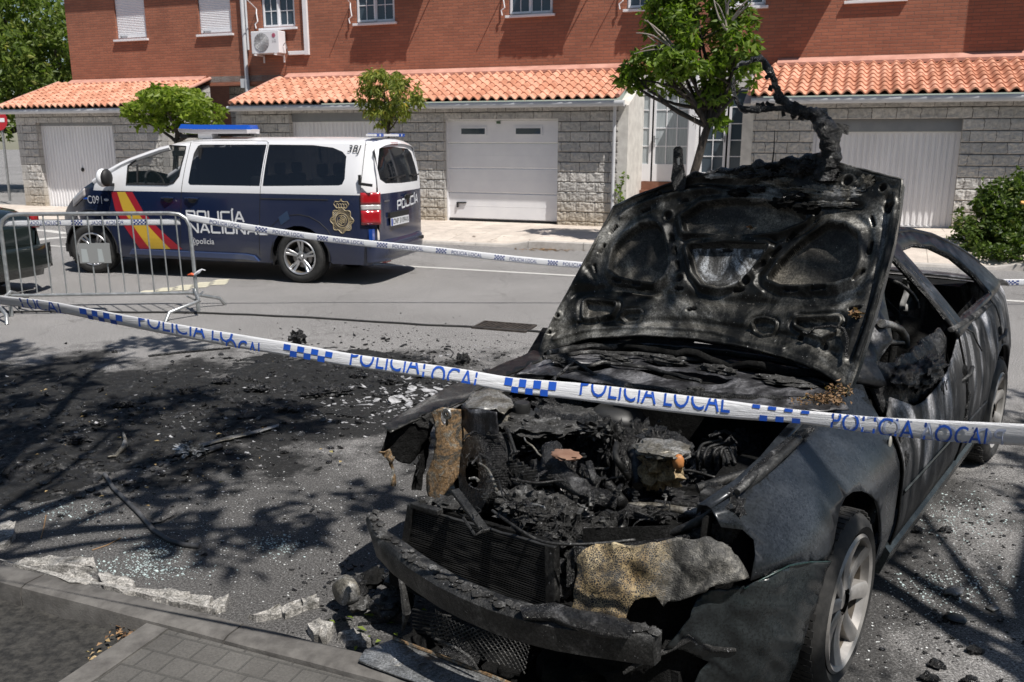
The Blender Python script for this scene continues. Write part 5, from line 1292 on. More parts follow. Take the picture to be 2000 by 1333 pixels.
M_['iron'] = pm('cast_iron', (.03, .026, .024), (.085, .07, .06), 20, .7, .4, bump=.3, bscale=60)
m = MB(); m.span((-L_/2, -.16, .002), (L_/2, .16, .006)); m.build('pit', M_['dark'], DG)
m = MB()
for a in (-.17, .15): m.span((-L_/2, a, .0), (L_/2, a+.025, .018))
for a in (-L_/2, L_/2-.025): m.span((a, -.15, .0), (a+.025, .15, .017))
for k in range(12):
    x = -L_/2+.04+k*(L_-.06)/12; m.bar((x, -.15, .010), (x+.03, .15, .010), .018, .012)
m.build('grating', M_['iron'], DG)
# patch of flat cream quads on the road behind the barrier
m = MB(); MT = [ (a, b) for a, b in ()]
c0 = PZ(352, 562); 
rows = 6
for r_ in range(rows):
    xa = 262+r_*36; ya = 572-r_*5.4; 
    for k in range(3):
        w0 = 34; x0 = xa+k*w0+6; 
        lo = [(x0, ya-k*2), (x0+w0-4, ya-k*2-1), (x0+w0+4, ya-k*2-5.0), (x0+14, ya-k*2-4.2)]
        if x0+w0 > 462: continue
        P_ = [PZ(x, y, .006) for x, y in lo]; m.add(P_, [(0, 1, 2, 3)])
struct('road_marking', m, pm('cream_patch', (.50, .47, .36), (.60, .57, .46), 20, .7))
# ================================================================== the burnt car
C0 = np.array([.442, 3.26, 0]); CFX = np.array([-.61, -.79, 0]); CLY = np.array([.79, -.61, 0])
CFX = CFX/np.linalg.norm(CFX); CLY = np.array([-CFX[1], CFX[0], 0])
CAR = thing('burnt_car', 'burnt out dark grey saloon car with its blackened bonnet thrown open', 'car', tuple(C0), math.atan2(CFX[1], CFX[0]))
def loc(p): q = p-C0; return np.array([q @ CFX, q @ CLY, p[2]])
def Cy(px, py, y): return loc(PP(px, py, C0+CLY*y, CLY))
def Cx(px, py, x): return loc(PP(px, py, C0+CFX*x, CFX))
def Cz(px, py, z): return loc(PZ(px, py, z))
def cs(x, z):
    f = min(max((x+.9)/.5, 0), 1)   # 1 at the front wing
    y = .90
    if z > .60: y -= (1-f)*.38*(z-.60)**1.5+f*.19*((z-.60)/.25)**1.8
    if z < .42: y -= .06*((.42-z)/.25)**1.5
    if x > .2: y -= .26*((x-.2)/.65)**2.2
    if x < -2.9: y -= .14*((-x-2.9)/.8)**2
    if z > .93: y -= .50*(z-.93)*(1-.3*f)
    return y
def CS(px, py, off=0.0):
    y = .82
    for _ in range(40):
        q = Cy(px, py, y); y = .6*y+.4*(cs(min(max(q[0], -3.9), 1.0), min(max(q[2], .1), 1.4))+off)
    return Cy(px, py, y)
def cfx(y, z): return .93-.19*abs(y/.62)**2.4-.30*max(0, z-.50)
def CF(px, py, off=0.0):
    x = .8
    for _ in range(40):
        q = Cx(px, py, x); x = .6*x+.4*(cfx(min(max(q[1], -.9), .9), q[2])+off)
    return Cx(px, py, x)
def pxsheet(polys, holes, surf, step=9, mb=None, m=0, jit=0.0, f=.05):
    def fn(u, v):
        p = np.array(surf(u, v))
        if jit: n = noise.noise_vector(Vector((u*f, v*f, 1.3))); p = p+np.array(n)*jit
        return p
    return sheet(polys, holes, step, fn, m, mb)
# ---- materials of the wreck
def mottled(name, stops, scale=5, rough=(.4, .8), bump=.4, bscale=45, metal=.0, stretch=(1, 1, 1), detail=9, speck=None, bd=.006, dist=.6, w2=None, spec=.5, fine=1.7, zfade=None):
    m, nt, b = _new(name); vec = ncoord(nt, stretch); n = nnoise(nt, vec, scale, detail, .68, dist)
    col = nramp(nt, n, stops)
    if zfade:   # ash-white above, less burnt paint below, with a ragged edge
        t = nt.nodes.new('ShaderNodeTexCoord'); sp = nt.nodes.new('ShaderNodeSeparateXYZ'); lnk(nt, t.outputs['Object'], sp.inputs[0])
        f = nmath(nt, 'ADD', nmath(nt, 'MULTIPLY', nmath(nt, 'SUBTRACT', sp.outputs[2], zfade[0]), 4.0), nmath(nt, 'MULTIPLY', nmath(nt, 'SUBTRACT', nnoise(nt, ncoord(nt, (2.5, 2.5, .6)), 1.6, 6), .5), 3.0), clamp=True)
        col = nmix(nt, f, zfade[1], col)
    if w2: col = nmix(nt, nramp(nt, nnoise(nt, ncoord(nt), w2[0], 7, .7, 1.0), [(w2[1], 0.0), (w2[2], 1.0)]), col, w2[3])
    col = nmix(nt, 1.0, col, nramp(nt, nnoise(nt, ncoord(nt), 115, 4, .85), [(.38, .45), (.5, .95), (.62, fine)]), 'MULTIPLY')
    if speck: col = nmix(nt, nramp(nt, nnoise(nt, vec, speck[0], 2, .8), [(speck[1], 0.0), (speck[1]+.04, 1.0)]), col, speck[2])
    lnk(nt, col, b.inputs['Base Color']); b.inputs['Metallic'].default_value = metal
    lnk(nt, nramp(nt, nnoise(nt, vec, scale*2.3, 5), [(.3, rough[0]), (.7, rough[1])]), b.inputs['Roughness'])
    b.inputs['Specular IOR Level'].default_value = spec; nbump(nt, b, nmath(nt, 'ADD', nnoise(nt, ncoord(nt), bscale, 7, .75), nmath(nt, 'MULTIPLY', nnoise(nt, ncoord(nt), bscale*3, 3, .8), .35)), bump, bd); return m
M_['wing'] = mottled('scorched_paint', [(.3, (.011, .013, .015)), (.5, (.027, .031, .037)), (.72, (.062, .069, .079))], 2.4, (.18, .40), .08, 90, .3, speck=(170, .74, (.30, .31, .32)), bd=.002, fine=1.3)
M_['wing_l'] = mottled('scorched_paint_lower', [(.3, (.014, .017, .019)), (.6, (.024, .029, .031)), (.8, (.045, .052, .054))], 3, (.18, .35), .06, 70, .1, fine=1.25, speck=(140, .76, (.26, .27, .27)), bd=.002)
M_['door'] = mottled('streaked_burnt_steel', [(.36, (.008, .008, .009)), (.47, (.03, .03, .032)), (.55, (.22, .22, .23)), (.64, (.55, .55, .58))], 1.6, (.4, .75), .2, 60, .3, stretch=(2.4, 2.4, .45), dist=1.0, bd=.003, zfade=(.50, (.022, .023, .025)))
M_['roof_b'] = mottled('burnt_roof_steel', [(.34, (.010, .010, .011)), (.5, (.045, .045, .05)), (.66, (.22, .22, .235))], 3.0, (.3, .6), .2, 50, .3, stretch=(1.6, 2.5, 1), bd=.003)
M_['soot'] = mottled('soot', [(.35, (.004, .004, .004)), (.6, (.011, .011, .011)), (.8, (.03, .03, .03))], 12, (.6, .95), .8, 50, 0, bd=.012, spec=.12)
M_['char'] = mottled('charred_plastic', [(.35, (.004, .004, .005)), (.56, (.022, .022, .023)), (.70, (.15, .15, .155))], 13, (.12, .45), 1.0, 36, 0, bd=.02, speck=(60, .70, (.22, .22, .23)))
M_['ashy'] = mottled('ash_grey_crust', [(.36, (.010, .010, .010)), (.53, (.05, .049, .048)), (.70, (.22, .22, .22))], 12, (.6, .9), 1.0, 40, 0, bd=.02, speck=(70, .66, (.42, .42, .44)))
M_['fibre'] = None
M_['bonnet'] = mottled('burnt_bonnet_inner', [(.34, (.004, .004, .004)), (.47, (.013, .013, .012)), (.56, (.07, .068, .062)), (.66, (.26, .255, .24)), (.78, (.46, .455, .44))], 2.6, (.26, .55), .3, 60, .35, stretch=(1, 1.1, 1), bd=.004, speck=(85, .70, (.42, .42, .42)), dist=1.1)
M_['bonnet_out'] = mottled('burnt_bonnet_skin', [(.3, (.008, .008, .008)), (.46, (.05, .047, .042)), (.58, (.17, .155, .13)), (.72, (.34, .32, .28))], 3.2, (.4, .75), .4, 60, .2, bd=.005, speck=(80, .70, (.30, .29, .26)), dist=1.4)
M_['ash'] = mottled('white_ash', [(.38, (.015, .015, .015)), (.49, (.10, .10, .10)), (.58, (.42, .44, .47)), (.72, (.60, .64, .68))], 9, (.6, .9), .6, 50, 0, bd=.006, dist=1.2)
M_['steel_l'] = mottled('heat_blued_steel', [(.3, (.03, .028, .026)), (.45, (.13, .12, .10)), (.6, (.25, .25, .25)), (.75, (.36, .38, .41))], 5, (.35, .6), .3, 50, .4, bd=.004, dist=1.0)
M_['rusty'] = mottled('heat_stained_steel', [(.28, (.02, .019, .018)), (.42, (.10, .09, .075)), (.50, (.24, .15, .075)), (.57, (.20, .185, .155)), (.68, (.30, .30, .29))], 8, (.4, .7), .4, 60, .3, bd=.005, dist=1.4, speck=(90, .70, (.03, .03, .03)))
M_['beam'] = mottled('burnt_beam_alloy', [(.34, (.008, .008, .008)), (.53, (.036, .036, .036)), (.70, (.18, .176, .17))], 6, (.3, .6), .6, 45, .5, bd=.006, speck=(70, .70, (.33, .33, .34)))
M_['teal'] = mottled('unburnt_dark_green_paint', [(.3, (.010, .022, .020)), (.7, (.03, .06, .056))], 6, (.25, .4), .05, 60, .2)
M_['brown'] = pm('scorched_brown', (.16, .085, .055), (.26, .155, .11), 9, .7, bump=.4, bscale=40)
def fibre_mat():
    m, nt, b = _new('crazed_resin'); vec = ncoord(nt)
    dv = nt.nodes.new('ShaderNodeVectorMath'); dv.operation = 'ADD'; wob = nt.nodes.new('ShaderNodeTexNoise'); wob.inputs['Scale'].default_value = 30; wob.inputs['Detail'].default_value = 4; lnk(nt, vec, wob.inputs['Vector'])
    sc = nt.nodes.new('ShaderNodeVectorMath'); sc.operation = 'SCALE'; sc.inputs['Scale'].default_value = .03; lnk(nt, wob.outputs['Color'], sc.inputs[0]); lnk(nt, vec, dv.inputs[0]); lnk(nt, sc.outputs[0], dv.inputs[1])
    v = nt.nodes.new('ShaderNodeTexVoronoi'); v.feature = 'DISTANCE_TO_EDGE'; v.inputs['Scale'].default_value = 150; lnk(nt, dv.outputs[0], v.inputs['Vector'])
    n = nnoise(nt, vec, 9, 6, .7)
    tan = nramp(nt, n, [(.3, (.20, .12, .05)), (.5, (.40, .30, .16)), (.7, (.56, .47, .31))])
    ed = nmath(nt, 'ADD', nramp(nt, v.outputs[0], [(.02, 1.0), (.13, 0.0)]), nramp(nt, nnoise(nt, vec, 26, 8, .8), [(.52, 0.0), (.60, 1.0)]), clamp=True)
    col = nmix(nt, ed, (.022, .021, .020), tan)
    # goes to bare dark grey towards the wing
    t = nt.nodes.new('ShaderNodeTexCoord'); sp = nt.nodes.new('ShaderNodeSeparateXYZ'); lnk(nt, t.outputs['Object'], sp.inputs[0])
    f = nramp(nt, nmath(nt, 'ADD', nmath(nt, 'MULTIPLY', nmath(nt, 'SUBTRACT', sp.outputs[1], .50), 4.0), nmath(nt, 'MULTIPLY', nnoise(nt, vec, 7, 6), .9)), [(.35, 0.0), (.75, 1.0)])
    grey = nramp(nt, nnoise(nt, vec, 40, 6, .75), [(.38, (.03, .029, .027)), (.52, (.085, .082, .075)), (.68, (.26, .245, .22))])
    col = nmix(nt, f, col, grey); col = nmix(nt, nramp(nt, nnoise(nt, vec, 7, 7, .75), [(.50, 0.0), (.62, .9)]), col, (.03, .03, .03))
    lnk(nt, col, b.inputs['Base Color']); b.inputs['Roughness'].default_value = .6; nbump(nt, b, v.outputs[0], .5, .006); return m
M_['fibre'] = fibre_mat()
def crust(mb, jit=.006, f=30):
    mb.v = [tuple(Vector(v)+noise.noise_vector(Vector(v)*f)*jit) for v in mb.v]; return mb
def B(mb, name, mat, par=None, **k): return mb.build(name, [M_[x] for x in mat] if isinstance(mat, (list, tuple)) else M_[mat], par or CAR, **k)
# ---- wheels
wheel(CAR, (.0, .80, .315), .318, .236, .215, 'spoke8', 1, 'alloy_burnt', .0, .2)
wheel(CAR, (-2.80, .80, .300), .318, .225, .21, 'spoke8', 1, 'alloy_burnt', 0, .5, flat=.03)
for x in (0, -2.8):
    m = MB(); m.lathe([(.10, -.09), (.225, -.09), (.235, -.08), (.21, 0), (.235, .08), (.225, .09), (.1, .09)], 40, c=(x, -.72, .235)); B(crust(m, .008, 14), 'wheel_rim', 'rusty', smooth=40)
# ---- left side panels (u = x, v = z on the side surface)
def S2(*pts): return [tuple(CS(px, py)[[0, 2]]) for px, py in pts]
def smap(off=0.0): return lambda u, v: (u, cs(u, v)+off, v)
arcf = [(.0+.375*math.cos(a), .315+.385*math.sin(a)) for a in np.linspace(math.pi+.15, -.05, 18)]
fend = [(-.50, .28), (-.385, .26)]+[p for p in arcf if p[1] > .25]+[(.40, .52)]+S2((1620, 1095), (1540, 1104), (1465, 1135), (1475, 1085), (1472, 1055), (1450, 1035), (1408, 1030))+[(.62, .815), (.45, .842), (.25, .862), (.0, .878), (-.25, .890), (-.42, .900), (-.52, .93), (-.60, .955), (-.64, .93), (-.60, .87), (-.58, .80), (-.56, .60)]
m = sheet([fend], (), .045, smap()); 
# rolled top flange of the wing
tops = [(.62, .815), (.45, .842), (.25, .862), (.0, .878), (-.25, .890), (-.42, .900)]
vs = []
for x, z in tops: vs += [(x, cs(x, z), z), (x, cs(x, z)-.012, z+.006), (x, cs(x, z)-.04, z+.002), (x, cs(x, z)-.045, z-.03)]
m.add(vs, [(4*i+k, 4*i+k+1, 4*i+k+5, 4*i+k+4) for i in range(len(tops)-1) for k in range(3)])
fo = B(m, 'front_wing', 'wing', smooth=70, solid=.003)
m = MB()   # wheel arch lip and liner
ap = [(.0+.378*math.cos(a), .315+.388*math.sin(a)) for a in np.linspace(math.pi-.05, .12, 22)]
m.tube([(x, cs(x, z)-.006, z) for x, z in ap], .004, 6); B(m, 'arch_lip', 'wing', fo, smooth=60)
m = MB(); m.add([(x, yy, z) for yy in (.80, .45) for x, z in [(.41*math.cos(a), .315+.42*math.sin(a)) for a in np.linspace(math.pi+.3, -.3, 24)]], [(j, j+1, 25+j, 24+j) for j in range(23)]); B(m, 'wheel_arch_liner', 'soot', smooth=60)
m = MB(); p = CS(1736, 865, .0); m.blob((p[0], p[1]+.004, p[2]), (.018, .006, .028), 0, 0, 1, 14); m.build('side_repeater', pm('scorched_lens', (.32, .31, .28), rough=.35), CAR, smooth=60)
# bumper corner left
bc = [(1452, 1148), (1500, 1124), (1540, 1104), (1580, 1097), (1622, 1096), (1604, 1150), (1585, 1200), (1562, 1270), (1535, 1345), (1480, 1400), (1400, 1420), (1330, 1400), (1352, 1340), (1385, 1290), (1300, 1262), (1240, 1290), (1225, 1320), (1212, 1300), (1262, 1255), (1315, 1235), (1345, 1205), (1362, 1170), (1400, 1150)]
bh = [(1262, 1300), (1330, 1272), (1380, 1266), (1425, 1262), (1437, 1268), (1430, 1290), (1412, 1310), (1395, 1345), (1370, 1380), (1300, 1380)]
def corner(px, py):
    # blends from the front surface to the side surface around the corner
    a = CF(px, py, -.01); b = CS(px, py, .006)
    t = min(max((px-1400)/110, 0), 1); t = t*t*(3-2*t); ta = np.linalg.norm(a-loc(CAM)); tb = np.linalg.norm(b-loc(CAM)); o = loc(CAM)
    d = (a-o)/ta; return o+d*(ta*(1-t)+tb*t)
m = pxsheet([bc[:15]+[(1300, 1262), (1345, 1205), (1362, 1170), (1400, 1150)]], [], corner, 10, jit=.012, f=.03)
bo = B(m, 'bumper_corner', 'wing_l', smooth=60, solid=.005)
m = MB(); m.tube([corner(x, y)+np.array([.004, .004, .004]) for x, y in [(1452, 1150), (1500, 1126), (1540, 1106), (1580, 1099), (1620, 1098)]], .0028, 6); B(m, 'bumper_edge', 'teal', bo, smooth=60)
m = MB(); m.tube([corner(x, y) for x, y in [(1215, 1310), (1262, 1290), (1310, 1272), (1350, 1250), (1392, 1262), (1440, 1268)]], [.006, .010, .009, .012, .010, .006], 8); crust(m, .014, 22); B(m, 'melted_bumper_strip', 'ashy', smooth=60)
m = pxsheet([[(1180, 1335), (1262, 1300), (1330, 1262), (1345, 1235), (1380, 1240), (1400, 1275), (1380, 1330), (1350, 1400), (1200, 1420)]], [], lambda x, y: corner(x, y)-np.array([.05, .02, 0]), 14, jit=.02); B(m, 'lower_bumper', 'soot', smooth=60, solid=.01)
# crazed headlight shell
def hl(px, py):
    a = CF(px, py, -.02); b = CS(px, py, -.02); t = min(max((px-1300)/160, 0), 1); t = t*t*(3-2*t); o = loc(CAM)
    ta = np.linalg.norm(a-o); tb = np.linalg.norm(b-o); return o+(a-o)/ta*(ta*(1-t)+tb*t)
hp = [(1128, 1092), (1140, 1072), (1158, 1064), (1240, 1061), (1330, 1057), (1390, 1050), (1425, 1068), (1446, 1085), (1455, 1132), (1425, 1142), (1390, 1150), (1350, 1166), (1300, 1178), (1290, 1186), (1280, 1170), (1255, 1163), (1240, 1170), (1230, 1195), (1222, 1212), (1170, 1219), (1118, 1214), (1110, 1195), (1122, 1150)]
m = pxsheet([hp], [], hl, 7, jit=.019, f=.026); ho = B(m, 'headlight_shell', 'fibre', smooth=70, solid=.010)
m = pxsheet([[(1395, 1048), (1472, 1055), (1475, 1085), (1462, 1140), (1300, 1175), (1250, 1260), (1380, 1262), (1462, 1160), (1478, 1080)], [(1120, 1060), (1478, 1050), (1470, 1160), (1440, 1250), (1230, 1290), (1120, 1230)]], [], lambda x, y: hl(x, y)-np.array([.10, .03, 0]), 20); B(m, 'headlight_cavity', 'soot', solid=.01)
# ---- bumper beam: top edge line and lower edge line measured in the photo
tp = [(714, 1012), (728, 1045), (760, 1078), (800, 1108), (850, 1140), (900, 1165), (960, 1190), (1020, 1208), (1080, 1222), (1150, 1233), (1220, 1243), (1276, 1250)]
zz = np.linspace(.545, .52, len(tp)); m = MB(); vs = []
for i, (x, y) in enumerate(tp):
    p = Cz(x, y, .53); h = .088 if i > 0 else .045
    wv = .003*noise.noise(Vector((i*1.1, 0, 0)))
    inn = np.array([-.075, 0, 0]) if 1 < i < 11 else np.array([-.05, 0, 0])
    vs += [p+inn*1.0+np.array([0, 0, .006]), p+inn*.2+np.array([0, 0, .008+wv]), p+np.array([0, 0, -.006]), p+np.array([-.004, 0, -h*.55]), p+np.array([-.014, 0, -h]), p+inn+np.array([0, 0, -h])]
n_ = len(tp); m.add(vs, [(6*i+k, 6*i+(k+1) % 6, 6*(i+1)+(k+1) % 6, 6*(i+1)+k) for i in range(n_-1) for k in range(6)]+[tuple(range(6)), tuple(range(6*(n_-1), 6*n_))])
bmo = B(m, 'bumper_beam', 'beam', smooth=45)
m = MB(); rng = np.random.default_rng(9)
for i in range(150):
    t = rng.random()*(n_-1.01); a = int(t); p = np.array(vs[6*a+1])*(1-t+a)+np.array(vs[6*(a+1)+1])*(t-a); s_ = .003+.009*rng.random()**2
    m.blob(tuple(p+np.array([-.04*rng.random(), 0, .004])), (s_*1.6, s_*1.8, s_*.6), 0, .6, 4, 8, i)
B(m, 'crust', 'ashy', bmo, smooth=60)
m = MB(); m.tube([Cz(x, y, .555) for x, y in [(1020, 1195), (1080, 1196), (1130, 1212), (1180, 1222), (1235, 1232)]], [.02, .03, .028, .03, .02], 10); crust(m, .012, 20); B(m, 'melted_absorber', 'char', bmo, smooth=60)
m = MB(); 
for x, y, s_ in ((1190, 1226, .03), (1212, 1230, .035), (1240, 1245, .03), (1262, 1252, .025), (1225, 1268, .02), (1256, 1280, .02)): m.blob(tuple(CF(x, y, .0)), (s_*.6, s_*1.2, s_*1.1), 0, .6, 3, 14, x)
B(m, 'crust', 'ashy', bmo, smooth=60)
# ---- radiator and condenser
def rad(px, py, x=.78): return Cx(px, py, x)
rc = [rad(806, 988), rad(1078, 1066), rad(1080, 1215), rad(786, 1110)]
def RQ(u, v): return (rc[0]*(1-u)+rc[1]*u)*(1-v)+(rc[3]*(1-u)+rc[2]*u)*v
m = MB(); m.grid(lambda u, v: RQ(u, v)+np.array([-.03, 0, 0]), 2, 2); B(m, 'radiator_core', 'soot', solid=.02)
fin = MB(); nf = 34
for k in range(nf):
    v = (k+.5)/nf; a = RQ(.0, v); b = RQ(1, v); P = []
    for q in range(13):
        t = q/12; p = a*(1-t)+b*t; P.append(p+np.array([.004*noise.noise(Vector((q*.9, k*.3, 0))), 0, .003*noise.noise(Vector((q*.7, k*.5, 4)))]))
    for q in range(12): fin.bar(P[q], P[q+1], .012, .0035)
ro_ = B(fin, 'radiator', 'blackmetal')
m = MB(); m.bar(RQ(0, -.02), RQ(0, 1), .028, .03); m.bar(RQ(1, -.02), RQ(1, 1.0), .03, .04); m.bar(RQ(0, -.02), RQ(.22, -.02), .03, .02); B(m, 'radiator_frame', 'beam', ro_, bevel=.004)
for (x, y, w, h) in ((1066, 1075, .03, .10), (1098, 1150, .05, .05), (1120, 1110, .03, .12), (1105, 1195, .03, .03), (1140, 1080, .05, .06), (1092, 1105, .04, .03)):
    m = MB(); p = rad(x, y, .72); m.box(tuple(p), (.05, w, h), rz=.2); crust(m, .006, 30); B(m, 'bracket', 'char', bevel=.005)
m = MB(); p = rad(868, 975, .70)
m.blob(tuple(rad(880, 985, .72)), (.04, .06, .02), 0, .5, 4, 22, 3); m.blob(tuple(rad(832, 980, .74)), (.03, .04, .015), 0, .5, 4, 20, 4); B(m, 'melted_tank', 'ashy', smooth=60)
# lower grille mesh, hanging
def MQ(px, py): return CF(px, py, -.02)
m = MB(); g0 = [(806, 1180), (905, 1205), (1030, 1270), (1010, 1325), (900, 1290), (800, 1225)]
import itertools
for k in range(-4, 26):
    for sg in (-1, 1):
        P = []
        for q in range(30):
            t = q/29; v = t
            u = (k/20.0)+sg*t*.30
            if 0 <= u <= 1:
                a = (np.array([850, 1190])*(1-u)+np.array([1030, 1262])*u)*(1-v)+(np.array([835, 1240])*(1-u)+np.array([1018, 1322])*u)*v; P.append(MQ(a[0], a[1])+np.array([.02*math.sin(u*5), 0, 0]))
        if len(P) > 2: m.tube(P, .0022, 4, caps=False)
B(m, 'grille_mesh', 'beam')
m = MB(); m.tube([MQ(x, y)+np.array([.03, 0, 0]) for x, y in [(862, 1240), (900, 1256), (930, 1275), (945, 1300)]], .004, 5); m.tube([MQ(x, y)+np.array([.03, 0, 0]) for x, y in [(790, 1100), (800, 1150), (806, 1190), (797, 1228)]], [.006, .012, .016, .003], 6); B(m, 'hanging_strip', 'ashy')
m = MB()
for k in range(16):
    y = 1190+k*7.2; m.bar(Cx(806, y, .80), Cx(880-k, y+14, .80), .008, .003)
B(m, 'oil_cooler', 'beam')
# under-nose clutter
rng = np.random.default_rng(31); 
for i, (x, y, z, r_, mt) in enumerate([(690, 1150, .08, .07, 'char'), (760, 1180, .06, .08, 'ashy'), (730, 1130, .10, .06, 'soot'), (830, 1260, .07, .09, 'soot'), (700, 1180, .04, .05, 'ashy'), (900, 1290, .08, .10, 'char'), (1000, 1300, .1, .12, 'soot'), (1130, 1310, .12, .16, 'soot'), (780, 1130, .14, .07, 'char')]):
    m = MB(); m.blob(tuple(Cz(x, y, z)), (r_, r_*.8, r_*.55), 0, .5, 2.5, 22, i); B(m, 'melted_lump', mt, smooth=60)
m = MB(); m.tube([Cz(x, y, z) for x, y, z in [(742, 1172, .07), (765, 1166, .08), (800, 1174, .08)]], [.03, .045, .04], 12); B(crust(m, .01, 18), 'melted_duct', 'char', smooth=60)
m = MB(); m.lathe([(0, .0), (.06, .0), (.062, .02), (.05, .05), (0, .055)], 24, c=tuple(Cz(683, 1150, .1)), axis='X'); B(crust(m, .004, 20), 'fog_lamp', 'steel_l', smooth=60)
# ---- structure of the front: floor, walls, bulkhead
m = MB(); m.span((-3.4, -.72, .16), (.55, .66, .22)); B(m, 'floor_pan', 'soot')
m = MB(); m.span((.45, -.62, .18), (.70, .62, .30)); B(crust(m, .01, 8), 'subframe', 'soot')
m = MB(); m.grid(lambda u, v: (-.47, -.70+1.4*u, .2+.66*v), 20, 10); B(crust(m, .02, 7), 'bulkhead', 'soot', smooth=60, solid=.01)
m = MB(); m.grid(lambda u, v: (-.47+1.12*u, .665-.02*u, .28+(.555-.05*u)*v), 20, 8); B(crust(m, .012, 9), 'inner_wing', 'soot', smooth=60, solid=.01)
m = MB(); m.grid(lambda u, v: (-.47+.75*u, -.66, .22+.55*v), 20, 8); B(crust(m, .02, 9), 'inner_wing', 'soot', smooth=60, solid=.01)
# ---- engine and what is left round it; z is the height of each piece's visible face
def blobs(name, mat, items, smooth=60, rough=.35, fr=3.0, seg=26):
    for i, (x, y, z, r_) in enumerate(items):
        m = MB(); m.blob(tuple(Cz(x, y, z)), r_, 0, rough, fr, seg, x*.37+y); B(m, name, mat, smooth=smooth)
blobs('engine_block', 'char', [(1120, 905, .55, (.30, .27, .20))], rough=.30, fr=3.5, seg=56)
blobs('engine_part', 'char', [(1075, 850, .70, (.12, .13, .09)), (1165, 845, .74, (.085, .09, .06)), (1000, 870, .66, (.10, .10, .09)), (1210, 890, .66, (.06, .055, .12)), (1185, 905, .62, (.08, .06, .12)), (1060, 955, .60, (.11, .10, .09)), (1300, 985, .52, (.16, .14, .10)), (1250, 860, .70, (.05, .05, .08)), (980, 810, .70, (.12, .10, .07)), (1100, 800, .70, (.15, .12, .06)), (1150, 960, .52, (.10, .12, .08)), (1400, 925, .60, (.14, .10, .09)), (1340, 940, .55, (.12, .12, .1)), (1180, 1015, .52, (.14, .10, .07)), (1460, 890, .62, (.12, .09, .09)), (920, 880, .58, (.08, .09, .12))], rough=.5, fr=3.2, seg=40)
blobs('melted_cover', 'ashy', [(1060, 830, .765, (.12, .14, .022)), (1010, 838, .74, (.09, .08, .03)), (1125, 812, .76, (.10, .12, .018))], rough=.6, fr=2.4, seg=40)
blobs('insulation', 'ashy', [(1060, 1000, .60, (.10, .16, .05)), (1100, 1030, .58, (.09, .13, .06)), (1150, 1045, .56, (.06, .10, .05)), (1020, 985, .62, (.06, .08, .04))], rough=.7, fr=4.5, seg=44)
def hair(x, y, z, n, L, seed, mat='ashy', name='fibre_tuft', r=.0007):
    rng = np.random.default_rng(seed); m = MB(); c = Cz(x, y, z)
    for _ in range(n):
        p = c+rng.normal(size=3)*np.array([.05, .08, .015]); d = rng.normal(size=3); d /= np.linalg.norm(d); q = p+d*L*.5+np.array([0, 0, .01]); e = q+(d+rng.normal(size=3)*.5)*L*.5
        m.tube([p, q, e], r, 3, caps=False)
    B(m, name, mat)
hair(1070, 1005, .62, 420, .035, 1); hair(1130, 1040, .60, 380, .035, 2); hair(930, 905, .66, 40, .03, 3)
# belt pulley / fan drum
pc = Cz(945, 925, .60); m = MB(); ax = Vector((.86, -.42, .12)).normalized()
Mr = Vector((1, 0, 0)).rotation_difference(ax).to_matrix()
d = MB(); d.lathe([(.06, .05), (.135, .05), (.148, .045), (.150, .0), (.150, -.07), (.11, -.09)], 52, axis='X')
for k in range(96):
    a = 2*math.pi*k/96; d.box((.0, .151*math.cos(a), .151*math.sin(a)), (.06, .004, .004), rx=a)
for v in d.v: m.v.append(tuple(Vector(pc)+Mr @ Vector(v)))
m.f = d.f; m.m = d.m; B(crust(m, .004, 30), 'fan_drum', 'char', smooth=50)
m = MB(); m.lathe([(0, .0), (.10, .0)], 20, axis='X'); 
# pipes and hoses
def hose(name, mat, pts, r, cr=.004, seg=12, ribs=0):
    P = [np.array(Cz(x, y, z)) for x, y, z in pts]; Q_ = []
    for i in range(len(P)-1):
        p0 = P[max(i-1, 0)]; p1 = P[i]; p2 = P[i+1]; p3 = P[min(i+2, len(P)-1)]
        for q in range(8 if not ribs else ribs):
            t = q/(8 if not ribs else ribs); Q_.append(.5*((2*p1)+(p2-p0)*t+(2*p0-5*p1+4*p2-p3)*t*t+(3*p1-p0-3*p2+p3)*t**3))
    Q_.append(P[-1]); n = len(Q_)
    rr_ = [r*(1+(.22 if (ribs and i % 2) else 0)) for i in range(n)] if not hasattr(r, '__len__') else list(np.interp(np.linspace(0, len(r)-1, n), range(len(r)), r))
    m = MB(); m.tube(Q_, rr_, seg); 
    if cr: crust(m, cr, 30)
    return B(m, name, mat, smooth=60)
hose('intake_hose', 'char', [(1078, 880, .74), (1085, 915, .72), (1120, 945, .70), (1165, 968, .67), (1205, 985, .64)], [.042, .040, .034, .032, .030], .010)
hose('hose', 'char', [(1135, 918, .70), (1165, 940, .68), (1190, 955, .66)], .020, .004)
hose('ribbed_hose', 'beam', [(1180, 940, .69), (1200, 962, .67), (1218, 985, .65)], .017, .001, 12, ribs=14)
hose('ribbed_hose', 'char', [(1150, 905, .76), (1158, 930, .74), (1162, 950, .7)], .012, .001, 10, ribs=12)
m_g = pm('scorched_green_foam', (.14, .15, .05), (.30, .31, .16), 20, .8, bump=.8, bscale=60, bd=.01); M_['greenf'] = m_g
hose('green_foam', 'greenf', [(1150, 966, .66), (1172, 976, .65), (1195, 982, .64), (1215, 988, .63)], [.012, .020, .018, .012], .010)
hose('bracket_strap', 'beam', [(1205, 868, .80), (1203, 890, .79), (1212, 910, .76), (1230, 935, .7)], .012, .003)
hose('pipe', 'beam', [(1232, 880, .74), (1242, 905, .72), (1246, 950, .68)], .018, .004)
hose('crossover_pipe', 'steel_l', [(1218, 992, .60), (1260, 990, .61), (1320, 996, .62), (1370, 1003, .62)], .016, .005)
